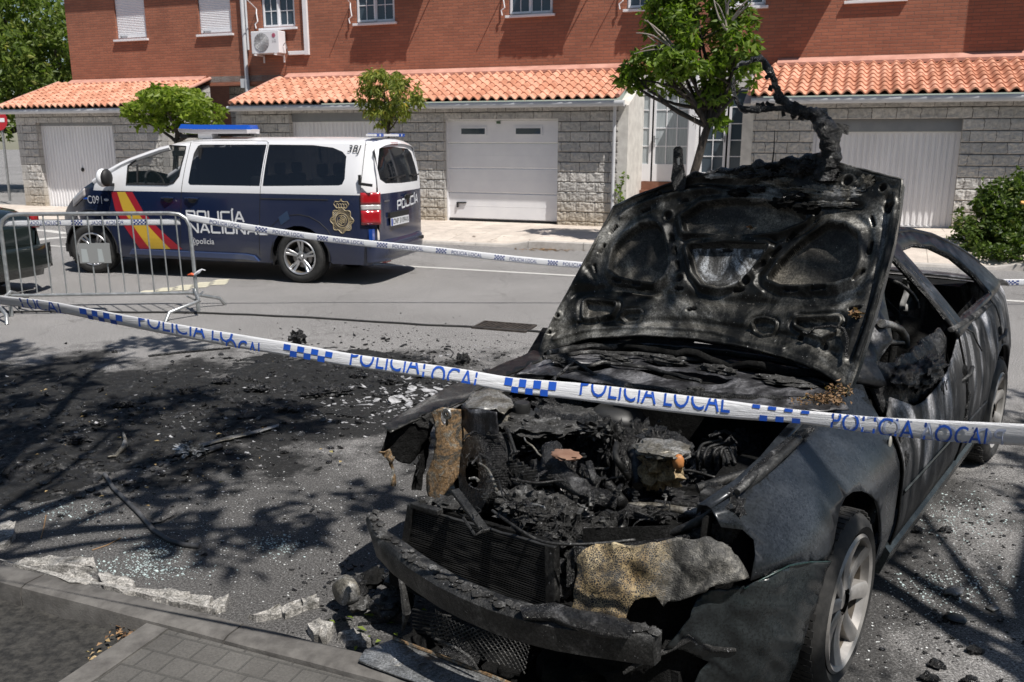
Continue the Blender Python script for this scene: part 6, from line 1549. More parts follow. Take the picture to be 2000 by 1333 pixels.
hose('hose', 'char', [(1180, 1015, .60), (1205, 1000, .60), (1222, 1012, .6)], [.028, .036, .03], .006)
hose('hose', 'beam', [(1160, 1040, .60), (1200, 1022, .58), (1215, 1040, .55)], [.01, .02, .02], .004)
hose('pipe', 'beam', [(1362, 955, .74), (1410, 940, .76), (1460, 925, .78)], .017, .002)
for k, (a, b) in enumerate((((1362, 905), (1372, 875)), ((1374, 908), (1385, 880)), ((1392, 905), (1398, 885)), ((1408, 905), (1410, 885)))):
    hose('metal_pipe', 'beam', [(a[0], a[1]+12, .66), (a[0], a[1]-10, .74), (b[0], b[1]-6, .77), (b[0]+20+(1 if k < 2 else -.4)*14, b[1]-14+(0 if k < 2 else 6), .77), (b[0]+34+k*4 if k < 2 else b[0]+26, b[1]-20 if k < 2 else b[1]+22, .74)], .006, 0, 8)
blobs('melted_pump', 'char', [(1300, 868, .80, (.075, .09, .035)), (1285, 850, .83, (.04, .04, .03)), (1395, 895, .66, (.06, .08, .03))], rough=.5)
blobs('melted_reservoir', 'steel_l', [(1296, 878, .815, (.085, .10, .022))], rough=.35)
M_['tan'] = mottled('scorched_tan_plastic', [(.3, (.05, .035, .02)), (.5, (.30, .22, .12)), (.7, (.52, .43, .28))], 10, (.4, .7), .8, 40, 0, bd=.012)
blobs('reservoir', 'tan', [(1290, 915, .74, (.055, .07, .06)), (1268, 925, .72, (.03, .035, .05)), (1315, 905, .76, (.04, .03, .05))], rough=.7, fr=4)
M_['orange'] = pm('scorched_orange_cap', (.42, .16, .05), (.5, .26, .1), 12, .5); blobs('cap', 'orange', [(1325, 903, .80, (.018, .02, .028))], rough=.1)
blobs('oil_cap', 'brown', [(1106, 889, .790, (.045, .055, .012))], rough=.25)
blobs('melted_glass', 'beam', [(1165, 838, .80, (.05, .06, .03)), (1195, 850, .79, (.03, .03, .04))], rough=.8, fr=5, seg=36)
# flaky fuse box and battery remains
rng = np.random.default_rng(12)
for k in range(16):
    x = 1255+rng.random()*150; y = 935+rng.random()*75; m = MB(); p = Cz(x, y, .60+.04*rng.random())
    m.box(tuple(p), (.05+.06*rng.random(), .10+.12*rng.random(), .006+.012*rng.random()), rz=rng.normal()*.25, rx=rng.normal()*.12, ry=rng.normal()*.15); crust(m, .012, 18); B(m, 'charred_plate', 'char' if k % 3 else 'soot', bevel=.002)
for k in range(10):
    x = 900+rng.random()*540; y = 850+rng.random()*140; m = MB(); p = Cz(x, y, .68+.05*rng.random()); q = p+np.array([rng.normal()*.10, rng.normal()*.16, .02*rng.normal()]); mid = (p+q)/2+np.array([0, 0, .03]); m.tube([p, mid, q], .004+.004*rng.random(), 6); B(m, 'charred_wire', 'char' if k % 2 else 'beam')
# seal and rails along the left wing, slam panel cable
hose('bonnet_seal', 'beam', [(1560, 858, .88), (1520, 895, .87), (1480, 930, .85), (1440, 965, .82), (1400, 1000, .78), (1340, 1030, .72), (1290, 1046, .68), (1215, 1058, .66)], [.014, .016, .018, .020, .018, .014, .010, .008], .002)
hose('wing_rail', 'char', [(1585, 838, .885), (1540, 862, .88), (1490, 905, .86), (1450, 945, .84), (1425, 965, .83)], .011, .003)
hose('wing_rail', 'beam', [(1475, 925, .87), (1462, 940, .86), (1440, 962, .85)], [.010, .013, .010], .002)
hose('seal', 'char', [(1180, 1070, .66), (1250, 1064, .67), (1330, 1052, .69), (1400, 1030, .73)], .010, .003)
blobs('wing_bracket', 'char', [(1432, 1000, .78, (.06, .04, .05)), (1415, 1030, .74, (.04, .04, .05)), (1400, 965, .78, (.03, .05, .03)), (1385, 1045, .7, (.05, .05, .04))], rough=.5)
m = MB(); p = Cz(1388, 968, .80); m.box(tuple(p), (.05, .05, .03)); m.box(tuple(p+np.array([0, 0, -.03])), (.06, .06, .02)); B(crust(m, .004), 'bracket', 'beam', bevel=.004)
hose('slam_cable', 'beam', [(962, 998, .68), (1000, 1025, .67), (1040, 1050, .66), (1080, 1062, .66), (1150, 1063, .67), (1240, 1055, .68)], .005, .001)
hose('slam_cable', 'beam', [(975, 940, .72), (985, 975, .70), (1010, 985, .68), (1050, 990, .66)], .003, .001)
m = MB(); a = Cz(888, 958, .72); b = Cz(950, 1038, .66); m.bar(a, b, .03, .014); lo2 = B(crust(m, .004, 20), 'latch_arm', 'beam', bevel=.004)
m = MB(); m.tube([Cz(910, 1005, .70), Cz(905, 1012, .69), Cz(928, 1046, .66), Cz(944, 1036, .67), Cz(940, 1028, .68)], .005, 6); B(m, 'latch_hoop', 'beam', lo2)
hose('chain', 'steel_l', [(935, 905, .70), (955, 920, .69), (965, 945, .68), (972, 960, .67)], .005, .003)
# far side wing: strip, black panel, stained liner
def Y0(y): return lambda px, py: Cy(px, py, y)
# strip along the far wing top; its corners measured at the height of the wing
def fw(px, py):
    t = min(max((1055-px)/305, 0), 1); return Cz(px, py, .865-.10*t)
m = pxsheet([[(750, 832), (800, 800), (880, 755), (960, 722), (1042, 686), (1062, 690), (1066, 702), (1000, 730), (940, 758), (905, 785), (860, 802), (800, 826), (762, 846)]], [], fw, 10, jit=.006, f=.06); wo = B(m, 'far_wing', 'bonnet', smooth=60, solid=.006)
e_ = fw(755, 838); e1_ = fw(905, 790)
def down(px, py):  # vertical sheet hanging under the strip
    nrm = np.array([-(e1_-e_)[1], (e1_-e_)[0], 0]); o = loc(CAM); d = Cz(px, py, .5)-o; t = np.dot(e_-o, nrm)/np.dot(d, nrm); return o+d*t
m = pxsheet([[(757, 840), (800, 822), (840, 806), (846, 832), (838, 852), (822, 872), (812, 898), (800, 906), (785, 905), (768, 895), (744, 884), (752, 862)]], [], lambda x, y: down(x, y), 8, jit=.006, f=.06); B(m, 'far_wing_panel', 'soot', wo, smooth=60, solid=.006)
m = pxsheet([[(742, 882), (765, 876), (775, 890), (770, 898), (778, 940), (776, 948), (768, 946), (764, 905), (757, 893)]], [], lambda x, y: down(x, y)+np.array([.01, 0, 0]), 5, jit=.012, f=.09); B(m, 'torn_flap', 'rusty', wo, smooth=60, solid=.004)
m = pxsheet([[(800, 824), (858, 800), (866, 806), (850, 832), (826, 836), (815, 828)]], [], lambda x, y: down(x, y)+np.array([.02, 0, .0]), 6, jit=.014, f=.09); B(m, 'torn_edge', 'ashy', wo, smooth=60, solid=.004)
def liner(px, py):
    a = down(px, py)
    b = np.array([0, .0, 0]); u = (px-830)/110; v = (py-790)/200
    o = loc(CAM); d = (a-o)/np.linalg.norm(a-o); return o+d*(np.linalg.norm(a-o)-.10*math.sin(math.pi*min(max(u, 0), 1)*.9)-.04*v)
m = pxsheet([[(843, 806), (862, 796), (905, 800), (915, 830), (925, 858), (944, 880), (925, 900), (900, 925), (885, 945), (870, 962), (852, 982), (838, 975), (832, 955), (834, 925), (846, 895), (851, 862), (850, 835)]], [[(862, 806), (870, 803), (872, 812), (869, 832), (864, 830), (861, 818)]], liner, 7, jit=.004, f=.05); li = B(m, 'wheel_arch_inner', 'rusty', smooth=70, solid=.004)
m = MB(); c_ = liner(876, 808); m.lathe([(.010, .004), (.022, .004), (.024, -.002), (.010, -.002)], 18, c=tuple(c_+np.array([.01, 0, 0])), axis='X'); B(m, 'washer', 'steel_l', li)
m = pxsheet([[(822, 870), (838, 850), (850, 840), (851, 862), (846, 895), (838, 930), (832, 962), (815, 960), (822, 920), (830, 895)]], [], lambda x, y: down(x, y)-np.array([.0, .03, 0]), 7, jit=.01); B(m, 'inner_panel', 'soot', solid=.006)
m = MB()
for k, (x0, y0, x1, y1) in enumerate(((815, 880, 818, 935), (820, 900, 812, 930), (808, 905, 822, 925))): m.tube([down(x0, y0), down((x0+x1)/2+4, (y0+y1)/2), down(x1, y1)], .003, 5)
B(m, 'charred_wire', 'beam')
# battery box and strut top at the back of the bay
def boxpx(): pass
a = Cz(900, 792, .84); b = Cz(975, 762, .86)
m = pxsheet([[(902, 792), (925, 770), (960, 758), (985, 770), (1004, 790), (1010, 796), (992, 800), (985, 812), (968, 800), (950, 800), (915, 800)]], [], lambda x, y: Cz(x, y, .84-.0006*abs(x-950)), 7, jit=.012, f=.06); bx = B(m, 'battery_box_lid', 'steel_l', smooth=70, solid=.006)
pl0 = Cz(905, 795, .83); 
m = pxsheet([[(902, 792), (915, 800), (950, 801), (972, 808), (972, 856), (955, 866), (930, 860), (914, 848), (903, 830)]], [], lambda x, y: Cx(x, y, pl0[0]+.02+.0006*(x-902)), 8, jit=.008); B(m, 'battery_box_side', 'roof_b', bx, smooth=70, solid=.006)
m = pxsheet([[(965, 792), (1008, 792), (1004, 806), (994, 822), (978, 840), (966, 850), (968, 820)]], [], lambda x, y: Cz(x, y, .80-.001*(y-792)), 7, jit=.014, f=.08); B(m, 'burst_lid', 'steel_l', bx, smooth=70, solid=.005)
m = MB(); c_ = Cz(1020, 800, .80); m.lathe([(0, .03), (.03, .03), (.034, .02), (.034, -.01), (.055, -.016), (.055, -.03), (.065, -.03), (.065, -.06)], 26, c=tuple(c_), axis='Z'); B(crust(m, .002), 'strut_top', 'blackmetal', smooth=40)
m = MB(); c_ = Cz(1205, 815, .74); m.lathe([(0, .05), (.08, .045), (.11, .02), (.12, 0), (.12, -.1)], 30, c=tuple(c_), axis='Z'); B(crust(m, .004, 12), 'air_filter_dome', 'blackmetal', smooth=60)
# ---- cowl / windscreen base
def cowl(px, py):
    return Cz(px, py, .865+.03*(px-1060)/600)
m = pxsheet([[(1062, 695), (1150, 682), (1300, 690), (1450, 705), (1560, 722), (1625, 748), (1648, 778), (1655, 798), (1600, 806), (1520, 800), (1400, 782), (1250, 760), (1120, 742), (1040, 726), (1010, 732), (1040, 708)]], [[(1235, 722), (1330, 728), (1440, 742), (1400, 752), (1300, 742)], [(1080, 712), (1160, 708), (1210, 722), (1140, 728)]], cowl, 10, jit=.014, f=.03); co = B(m, 'scuttle_panel', 'roof_b', smooth=70, solid=.006)
m = pxsheet([[(1000, 740), (1655, 812), (1655, 700), (1060, 640)]], [], lambda x, y: Cz(x, y, .72), 40); B(m, 'scuttle_well', 'soot')
def strip(name, mat, pts, r, z=.90, teeth=0, par=None):
    P = [np.array(Cz(x, y, z if len(q_) == 0 else q_[0])) for x, y, *q_ in pts]; m = MB(); Q_ = []
    for i in range(len(P)-1):
        for k in range(10): Q_.append(P[i]*(1-k/10)+P[i+1]*k/10)
    Q_.append(P[-1]); m.tube(Q_, r, 7)
    if teeth:
        for i in range(0, len(Q_)-1):
            for h in (0, .5): p = Q_[i]*(1-h)+Q_[i+1]*h; m.box(tuple(p+np.array([.014, 0, .0])), (.03, .006, .012), rz=.3)
    crust(m, .004, 25); return B(m, name, mat, par, smooth=50)
strip('scuttle_strip', 'char', [(1225, 752), (1300, 762), (1380, 770), (1460, 776), (1540, 778), (1600, 780)], .010, .89, 1, co)
strip('wiper_linkage', 'beam', [(1110, 722, .89), (1180, 708, .90), (1260, 718, .89), (1370, 745, .88)], .009, par=co); strip('bonnet_cable', 'char', [(1080, 742, .86), (1110, 716, .89), (1124, 708, .91), (1150, 724, .89), (1190, 752, .84)], .007, par=co)
strip('scuttle_edge', 'ashy', [(1060, 700), (1150, 688), (1250, 692), (1400, 706), (1540, 728), (1620, 752)], .010, .905, par=co)
strip('windscreen_ledge', 'beam', [(1070, 690, .90), (1150, 676, .905), (1280, 678, .91), (1420, 690, .915), (1560, 712, .92), (1650, 745, .92)], .016, par=co)
blobs('charred_lump', 'ashy', [(1300, 705, .90, (.03, .10, .02)), (1400, 722, .90, (.03, .08, .02)), (1200, 700, .90, (.03, .08, .015)), (1100, 705, .89, (.04, .05, .02)), (1360, 765, .89, (.02, .04, .02)), (1540, 745, .90, (.06, .12, .012))], rough=.6)
# leaf litter caught by the bonnet hinge
def litter(mb, c, n, sp, seed, s=.028, dz=.02):
    rng = np.random.default_rng(seed)
    for _ in range(n):
        p = np.array(c)+rng.normal(size=3)*np.array([sp[0], sp[1], dz*.3])+np.array([0, 0, abs(rng.normal())*dz]); a = rng.normal(size=3); a[2] *= .5; a /= np.linalg.norm(a); b = np.cross(a, rng.normal(size=3)); b /= np.linalg.norm(b); s_ = s*(.6+.8*rng.random())
        q = len(mb.v); nn = np.cross(a, b)*s_*.25
        mb.add([p-a*s_, p+b*s_*.45+nn, p+a*s_, p-b*s_*.45+nn], [(0, 1, 2), (0, 2, 3)])
M_['dryleaf'] = leaf_mat('dry_leaf', (.07, .035, .018), (.30, .185, .10), (.10, .15, .04), .15)
m = MB(); litter(m, Cz(1612, 785, .895), 240, (.026, .032), 3, .009, .014); litter(m, Cz(1640, 768, .92), 90, (.012, .022), 5, .009, .016); litter(m, Cz(1575, 792, .89), 40, (.02, .04), 8, .008, .01); o_ = m.build('leaf_litter', M_['dryleaf'], CAR, world=False); o_['kind'] = 'stuff'

# finer things in the bay: bolts, brackets, ribs, wires, a cracked cover edge
rng = np.random.default_rng(55)
for k in range(46):
    x = 930+rng.random()*500; y = 820+rng.random()*200; p = Cz(x, y, .66+.08*rng.random()+.0004*(1000-y)); m = MB(); r_ = .004+.004*rng.random()
    m.lathe([(0, r_), (r_, r_), (r_, 0), (r_*1.7, -.001), (r_*1.7, -r_*.5)], 6 if k % 2 else 10, c=tuple(p), axis='Z'); B(m, 'bolt', 'beam')
for k in range(22):
    x = 950+rng.random()*470; y = 840+rng.random()*180; p = Cz(x, y, .64+.08*rng.random()+.0004*(1000-y)); a = rng.random()*3.1; m = MB(); L = .03+.05*rng.random()
    m.box(tuple(p), (L, .014, .004), rz=a); m.box(tuple(p+np.array([L*.45*math.cos(a), L*.45*math.sin(a), -.012])), (.004, .014, .028), rz=a); B(crust(m, .002, 40), 'bracket', ('beam', 'char', 'char')[k % 3], bevel=.001)
for k in range(30):
    x = 930+rng.random()*520; y = 830+rng.random()*200; p = np.array(Cz(x, y, .66+.10*rng.random()+.0003*(1000-y))); P = [p]; d = rng.normal(size=3)*np.array([.03, .05, .012])
    for q in range(6): d = d*.8+rng.normal(size=3)*np.array([.014, .02, .010])-np.array([0, 0, .003]); P.append(P[-1]+d*.4)
    m = MB(); m.tube(P, .0018+.003*rng.random(), 6); B(m, 'charred_wire', ('char', 'beam', 'char', 'steel_l')[k % 4], smooth=60)
for k in range(8):   # cooling ribs on the block
    m = MB(); a = Cz(1015+k*9, 905+k*5, .68); m.bar(a, a+np.array([.02, -.07, -.02]), .006, .03); B(crust(m, .002, 30), 'casting_rib', 'beam', bevel=.001)
# ---- bonnet: an inner panel with pressed recesses, seen from below
HD = np.array([-.49, 0, .872]); HD /= np.linalg.norm(HD); HN = np.array([HD[2], 0, -HD[0]])
def hcrown(y, q): return .075*(1-(y/.74)**2)-.10*max(q, 0)**3*.8
def HS(y, q, off=0.0): return np.array([-.5, y, .885+.03*y])+HD*q+HN*(-hcrown(y, q)+off)
def hoodYQ(px, py):
    o = loc(CAM); d = Cz(px, py, .5)-o; y, q = 0.0, .5
    for _ in range(40):
        base = np.array([-.5, 0, .885])-HN*hcrown(y, q); n = np.array([HN[0], -.03*HN[2]*1.0, HN[2]])
        t = np.dot(base-o, n)/np.dot(d, n); p = o+d*t; y2 = p[1]; q2 = float(np.dot(p-np.array([-.5, y2, .885+.03*y2])+HN*hcrown(y, q), HD))
        y, q = .5*y+.5*y2, .5*q+.5*q2
    return (y, q)
def Z1(*p): return [hoodYQ(1020+x/3.921, 360+y/3.921) for x, y in p]
def Z2(*p): return [hoodYQ(1360+x/3.333, 300+y/3.333) for x, y in p]
def Z8(*p): return [hoodYQ(1000+x/2.051, 100+y/2.051) for x, y in p]
def HP(*p): return [hoodYQ(x, y) for x, y in p]
outl = HP((1052, 694), (1066, 655), (1100, 590), (1130, 535), (1165, 470), (1200, 405), (1240, 385), (1290, 367), (1340, 350), (1400, 338), (1470, 326), (1540, 316), (1600, 313), (1642, 322), (1700, 337), (1762, 353), (1757, 400), (1745, 470), (1727, 540), (1705, 620), (1680, 700), (1655, 772), (1640, 748), (1600, 722), (1540, 700), (1450, 676), (1350, 660), (1250, 654), (1150, 660), (1085, 680))
W1 = Z1((690, 640), (720, 500), (790, 400), (900, 330), (1010, 320), (1050, 360), (1080, 480), (1100, 620), (1070, 690), (1000, 730), (850, 710), (730, 680))
W2 = Z8((712, 785), (860, 780), (1010, 785), (940, 880), (890, 925), (830, 935), (770, 925), (735, 880))
W3 = Z2((860, 470), (960, 480), (1030, 540), (1030, 700), (1000, 790), (900, 820), (700, 835), (560, 835), (490, 805), (560, 710), (700, 580))
W4 = Z8((690, 668), (760, 622), (880, 608), (1000, 612), (1120, 640), (1165, 672), (1060, 712), (960, 722), (800, 722), (700, 712))
W5 = Z1((500, 915), (690, 930), (665, 975), (590, 990), (495, 1000)); W7 = Z2((670, 1100), (905, 1090), (885, 1140), (825, 1170), (705, 1120)); W8 = Z2((390, 1105), (440, 1098), (490, 1115), (480, 1140), (430, 1148), (395, 1130)); W6 = Z1((780, 1010), (800, 995), (885, 990), (870, 1015), (800, 1025))
slots = [Z1((675, 365), (715, 320)), Z1((590, 520), (622, 462)), Z1((550, 620), (558, 668)), Z1((695, 728), (750, 738)), Z1((840, 755), (900, 762)), Z1((1140, 385), (1148, 430)), Z1((1160, 480), (1168, 530)), Z1((1182, 590), (1192, 635)), Z1((910, 210), (975, 188)), Z1((1225, 125), (1260, 118)), Z1((1170, 795), (1220, 795)),
    Z2((485, 655), (540, 610)), Z2((590, 560), (640, 512)), Z2((383, 752), (437, 705)), Z2((580, 884), (655, 882)), Z2((757, 875), (835, 870)), Z2((1025, 818), (1085, 760)), Z2((1140, 415), (1155, 465)), Z2((1122, 640), (1138, 575)), Z2((-60, 1015+0), (-10, 1010)), Z2((150, 615), (215, 612)), Z2((1000, 1010), (1060, 1000)), Z2((245, 890), (300, 886))]
holes_c = [Z1((1115, 240))[0]+(.016,), Z1((1200, 720))[0]+(.016,), Z1((425, 1060))[0]+(.009,), Z1((573, 1038))[0]+(.007,), Z1((1045, 75))[0]+(.012,), Z2((985, 180))[0]+(.018,), Z2((1215, 225))[0]+(.012,), Z2((780, 365))[0]+(.018,), Z2((317, 827))[0]+(.016,), Z2((675, 1195))[0]+(.010,), Z2((828, 1250))[0]+(.016,), Z2((1255, 345))[0]+(.02,), Z1((275, 1010))[0]+(.008,), Z1((205, 1135))[0]+(.008,)]
def sdf_poly(X, Y, P):
    P = np.array(P); n = len(P); d = np.full(X.shape, 1e9); ins = np.zeros(X.shape, bool)
    for i in range(n):
        a = P[i]; b = P[(i+1) % n]; ex, ey = b-a; wx, wy = X-a[0], Y-a[1]; t = np.clip((wx*ex+wy*ey)/(ex*ex+ey*ey+1e-12), 0, 1)
        d = np.minimum(d, np.hypot(wx-ex*t, wy-ey*t)); c = ((a[1] > Y) != (b[1] > Y)) & (X < (b[0]-a[0])*(Y-a[1])/(b[1]-a[1]+1e-12)+a[0]); ins ^= c
    return np.where(ins, -d, d)
def sdf_seg(X, Y, a, b):
    ex, ey = b[0]-a[0], b[1]-a[1]; wx, wy = X-a[0], Y-a[1]; t = np.clip((wx*ex+wy*ey)/(ex*ex+ey*ey+1e-12), 0, 1); return np.hypot(wx-ex*t, wy-ey*t)
st = .0050; ya, yb = min(p[0] for p in outl), max(p[0] for p in outl); qa, qb = min(p[1] for p in outl), max(p[1] for p in outl)
ny_, nq_ = int((yb-ya)/st)+2, int((qb-qa)/st)+2
YY, QQ = np.meshgrid(ya-st/2+st*np.arange(ny_), qa-st/2+st*np.arange(nq_))
so = sdf_poly(YY, QQ, outl); sm = lambda x: np.clip(x, 0, 1)**2*(3-2*np.clip(x, 0, 1))
rel = np.zeros(YY.shape)
for Wp, dep, rim in ((W1, .040, .030), (W2, .034, .022), (W3, .042, .030), (W4, .040, .026), (W5, .028, .018), (W7, .026, .016), (W8, .022, .012), (W6, .02, .01)):
    s_ = sdf_poly(YY, QQ, Wp)-.010; rel -= dep*sm(-s_/.007+.5); rel += .011*np.exp(-((s_-.012)/(rim*.42))**2); rel -= .010*np.exp(-((s_-rim*1.7)/(rim*.5))**2)
for a, b in slots: rel -= .020*sm((.0065-sdf_seg(YY, QQ, a, b))/.004+.5)
for y, q, r_ in holes_c:
    dd = np.hypot(YY-y, QQ-q); rel -= .018*sm((r_-dd)/.006+.5); rel += .005*np.exp(-((dd-r_-.008)/.006)**2)
# pressed channels: across the middle, along the sides and under the front edge
def chan(pts, w, dpt):
    global rel
    d = np.full(YY.shape, 1e9)
    for a, b in zip(pts[:-1], pts[1:]): d = np.minimum(d, sdf_seg(YY, QQ, a, b))
    rel += dpt*np.exp(-(d/w)**2)
chan(Z1((240, 1130), (420, 1060), (700, 1055), (1000, 1045), (1300, 1050))+Z2((200, 1130), (500, 1170), (700, 1210), (900, 1300)), .020, -.016)
chan(Z1((250, 1190), (450, 1125), (750, 1095), (1100, 1100), (1450, 1125))+Z2((300, 1220), (560, 1275)), .012, .012)
chan(Z1((420, 830), (640, 800), (900, 830), (1200, 850), (1480, 880))+Z2((200, 960), (500, 980), (800, 960), (1040, 930)), .030, -.022)
chan(Z1((640, 290), (760, 170), (1000, 60), (1200, 10))+Z2((0, 180), (250, 200), (480, 190), (640, 260), (860, 330), (1060, 350)), .020, -.020)
chan(Z1((760, 250), (900, 150), (1200, 70), (1450, 30))+Z2((150, 250), (420, 255), (600, 300), (760, 330)), .014, .014)
chan(Z2((1250, 300), (1230, 500), (1190, 700), (1150, 900), (1090, 1100), (1000, 1330)), .018, -.018)
chan(Z2((1290, 260), (1285, 400), (1240, 640), (1180, 880), (1110, 1120), (1040, 1320)), .010, .012)
chan(Z1((560, 430), (480, 620), (560, 740)), .014, -.012); chan(Z2((380, 790), (370, 850), (420, 895)), .012, .010); chan(Z2((640, 1060), (760, 1150), (900, 1190)), .016, .010)
rel -= .022*sm((.030-(-so))/.02)*(-1)*.4
nz = np.array([[noise.fractal(Vector((YY[j, i]*9, QQ[j, i]*9, 0)), 1, 2, 3) for i in range(ny_)] for j in range(nq_)])
rel += .0035*nz
ins2 = sdf_poly(YY, QQ, W2) < .002
slotm = np.zeros(YY.shape, bool)
for a, b in slots: slotm |= sdf_seg(YY, QQ, a, b) < .0055
for y, q, r_ in holes_c: slotm |= np.hypot(YY-y, QQ-q) < r_*.8
vid = {}; V_ = []; F_ = []; Mi_ = []
def hv(j, i):
    k = (j, i)
    if k not in vid: vid[k] = len(V_); V_.append(tuple(HS(YY[j, i], QQ[j, i], rel[j, i])))
    return vid[k]
for j in range(nq_-1):
    for i in range(ny_-1):
        if so[j, i]+so[j+1, i]+so[j, i+1]+so[j+1, i+1] < 0.0:
            F_.append((hv(j, i), hv(j, i+1), hv(j+1, i+1), hv(j+1, i))); Mi_.append(3 if slotm[j, i] else (1 if ins2[j, i] else (2 if rel[j, i] < -.024 else 0)))
m = MB(); m.v = V_; m.f = F_; m.m = Mi_
HO = m.build('bonnet', [M_['bonnet'], M_['ash'], M_['bonnet_out'], M_['dark']], CAR, smooth=180)
m = sheet([outl], [], .06, lambda u, v: HS(u, v, -.055)); m.build('bonnet_skin', M_['wing'], HO, smooth=60, solid=.004)
m = MB(); ol = subdiv(outl, .02)
vs = [];
for u, v in ol: vs += [tuple(HS(u, v, .004)), tuple(HS(u, v, -.055))]
n_ = len(ol); m.add(vs, [(2*i, 2*i+1, (2*i+3) % (2*n_), (2*i+2) % (2*n_)) for i in range(n_)]); m.build('bonnet_edge', M_['wing_l'], HO)
m = MB(); m.tube([HS(u, v, .004) for u, v in ol], .0065, 6, closed=True); crust(m, .002, 30); m.build('hem_flange', M_['bonnet'], HO, smooth=60)
# crusty front edge, antenna-like wire, upright hinge plate, melted grille surround
def hp3(px, py, off=0.0): y, q = hoodYQ(px, py); return HS(y, q, off)
P = [hp3(x, y, .01) for x, y in [(1330, 350), (1370, 342), (1420, 334), (1480, 326), (1540, 318), (1590, 312), (1625, 318)]]; Q_ = []
for i in range(len(P)-1):
    for k in range(10): Q_.append(P[i]*(1-k/10)+P[i+1]*k/10)
m = MB(); m.tube(Q_, list(np.interp(np.linspace(0, 1, len(Q_)), [0, .3, .7, 1], [.006, .010, .018, .028])), 10); crust(m, .022, 24); m.build('melted_front_trim', M_['char'], HO, smooth=60)
rng = np.random.default_rng(2)
for (x, y, r_, mt) in [(1460, 345, .03, 'char'), (1500, 345, .045, 'char'), (1480, 372, .03, 'char'), (1445, 380, .035, 'soot'), (1560, 335, .05, 'char'), (1545, 318, .03, 'char'), (1590, 330, .05, 'char'), (1550, 385, .035, 'char'), (1510, 330, .03, 'soot'), (1620, 340, .035, 'char'), (1575, 410, .04, 'soot'), (1530, 400, .04, 'soot'), (1610, 350, .04, 'char')]:
    m = MB(); m.blob(tuple(hp3(x, y, .015)), (r_*.55, r_*1.2, r_*.5), 0, .8, 4, 22, x); m.build('melted_lump', M_[mt], HO, smooth=60)
for (x, y, w, h) in [(1600, 372, .09, .02), (1640, 385, .10, .028), (1570, 372, .08, .012), (1660, 375, .05, .02), (1690, 358, .03, .03), (1625, 400, .09, .012), (1400, 345, .09, .012), (1520, 355, .06, .016)]:
    m = MB(); m.blob(tuple(hp3(x, y, .006)), (h*.3, w, h*.8), 0, .9, 6, 24, y); m.build('ash_crust', M_['steel_l'], HO, smooth=60)
m = MB(); a = hp3(1508, 335, .01); b = Cx(1513, 255, a[0]); m.tube([a, (a*.5+b*.5)+np.array([0, .004, 0]), b], [.005, .003, .0015], 6); m.build('wire_stub', M_['char'], HO)
# hinge striker plate
hb = hp3(1322, 360, .01); X_ = hb[0]
pp_ = [(1316, 292), (1320, 287), (1328, 286), (1333, 291), (1334, 320), (1341, 352), (1337, 372), (1318, 374), (1311, 350), (1315, 322)]
m = pxsheet([pp_], [[(1322, 310), (1328, 309), (1328, 322), (1323, 322)]], lambda x, y: Cx(x, y, X_+.0), 6); m.build('hinge_plate', M_['char'], HO, solid=.008)
m = MB()
for x, y, r_ in ((1326, 296, .008), (1327, 330, .006)): m.lathe([(0, .0), (r_, .0), (r_, -.004)], 10, c=tuple(Cx(x, y, X_+.007)), axis='X')
m.build('bolt', M_['steel_l'], HO)
# melted surround: thick arm and loops in the plane of the bonnet front
ax_ = hp3(1620, 335, .02)
def arm(pts, rr, cr=.014, name='melted_surround', mat='char', seg=12):
    P = [np.array(Cx(x, y, ax_[0]+dx)) for x, y, dx in pts]; Q_ = []; R_ = []
    for i in range(len(P)-1):
        p0 = P[max(i-1, 0)]; p1 = P[i]; p2 = P[i+1]; p3 = P[min(i+2, len(P)-1)]
        for k in range(9):
            t = k/9; Q_.append(.5*((2*p1)+(p2-p0)*t+(2*p0-5*p1+4*p2-p3)*t*t+(3*p1-p0-3*p2+p3)*t**3)); R_.append(rr[i]*(1-t)+rr[i+1]*t)
    Q_.append(P[-1]); R_.append(rr[-1]); m = MB(); m.tube(Q_, R_, seg); crust(m, cr, 26); crust(m, cr*.5, 60); return m.build(name, M_[mat], HO, smooth=50)
arm([(1613, 352, 0), (1617, 325, 0), (1620, 300, .01), (1618, 270, .02), (1610, 245, .02), (1598, 228, .02), (1575, 220, .03), (1550, 213, .04), (1530, 200, .04), (1518, 180, .04), (1508, 155, .05), (1497, 128, .05), (1485, 115, .05), (1467, 117, .05), (1448, 128, .06), (1432, 142, .06)], [.050, .046, .044, .042, .040, .036, .026, .022, .018, .014, .014, .014, .014, .012, .010, .003], .016)
arm([(1434, 150, .06), (1432, 170, .06), (1438, 195, .06), (1448, 212, .05), (1470, 215, .05), (1500, 212, .05), (1530, 214, .05), (1560, 218, .04)], [.004, .008, .008, .014, .015, .013, .012, .016], .008)
m = MB()
for k, (x, y) in enumerate([(1481, 207), (1490, 205), (1500, 204), (1508, 206), (1540, 205), (1555, 208), (1570, 212), (1530, 222), (1548, 228), (1565, 232), (1600, 225), (1500, 150), (1505, 172), (1515, 190), (1590, 236)]): p = Cx(x, y, ax_[0]+.04); m.box(tuple(p), (.012, .016, .022), rx=k*.5)
crust(m, .006, 40); m.build('melted_clip', M_['char'], HO)
m = pxsheet([[(1632, 240), (1645, 243), (1658, 246), (1655, 264), (1642, 258), (1630, 256)]], [], lambda x, y: Cx(x, y, ax_[0]-.02), 6, jit=.005); m.build('trim_stub', M_['char'], HO, solid=.02)
m = MB(); 
for pts in ([(1590, 645), (1625, 640), (1650, 645), (1658, 665), (1655, 700)], [(1590, 648), (1580, 655), (1572, 652)]): m.tube([hp3(x, y, .02) for x, y in pts], .006, 6)
m.build('washer_hose', M_['char'], HO, smooth=60)
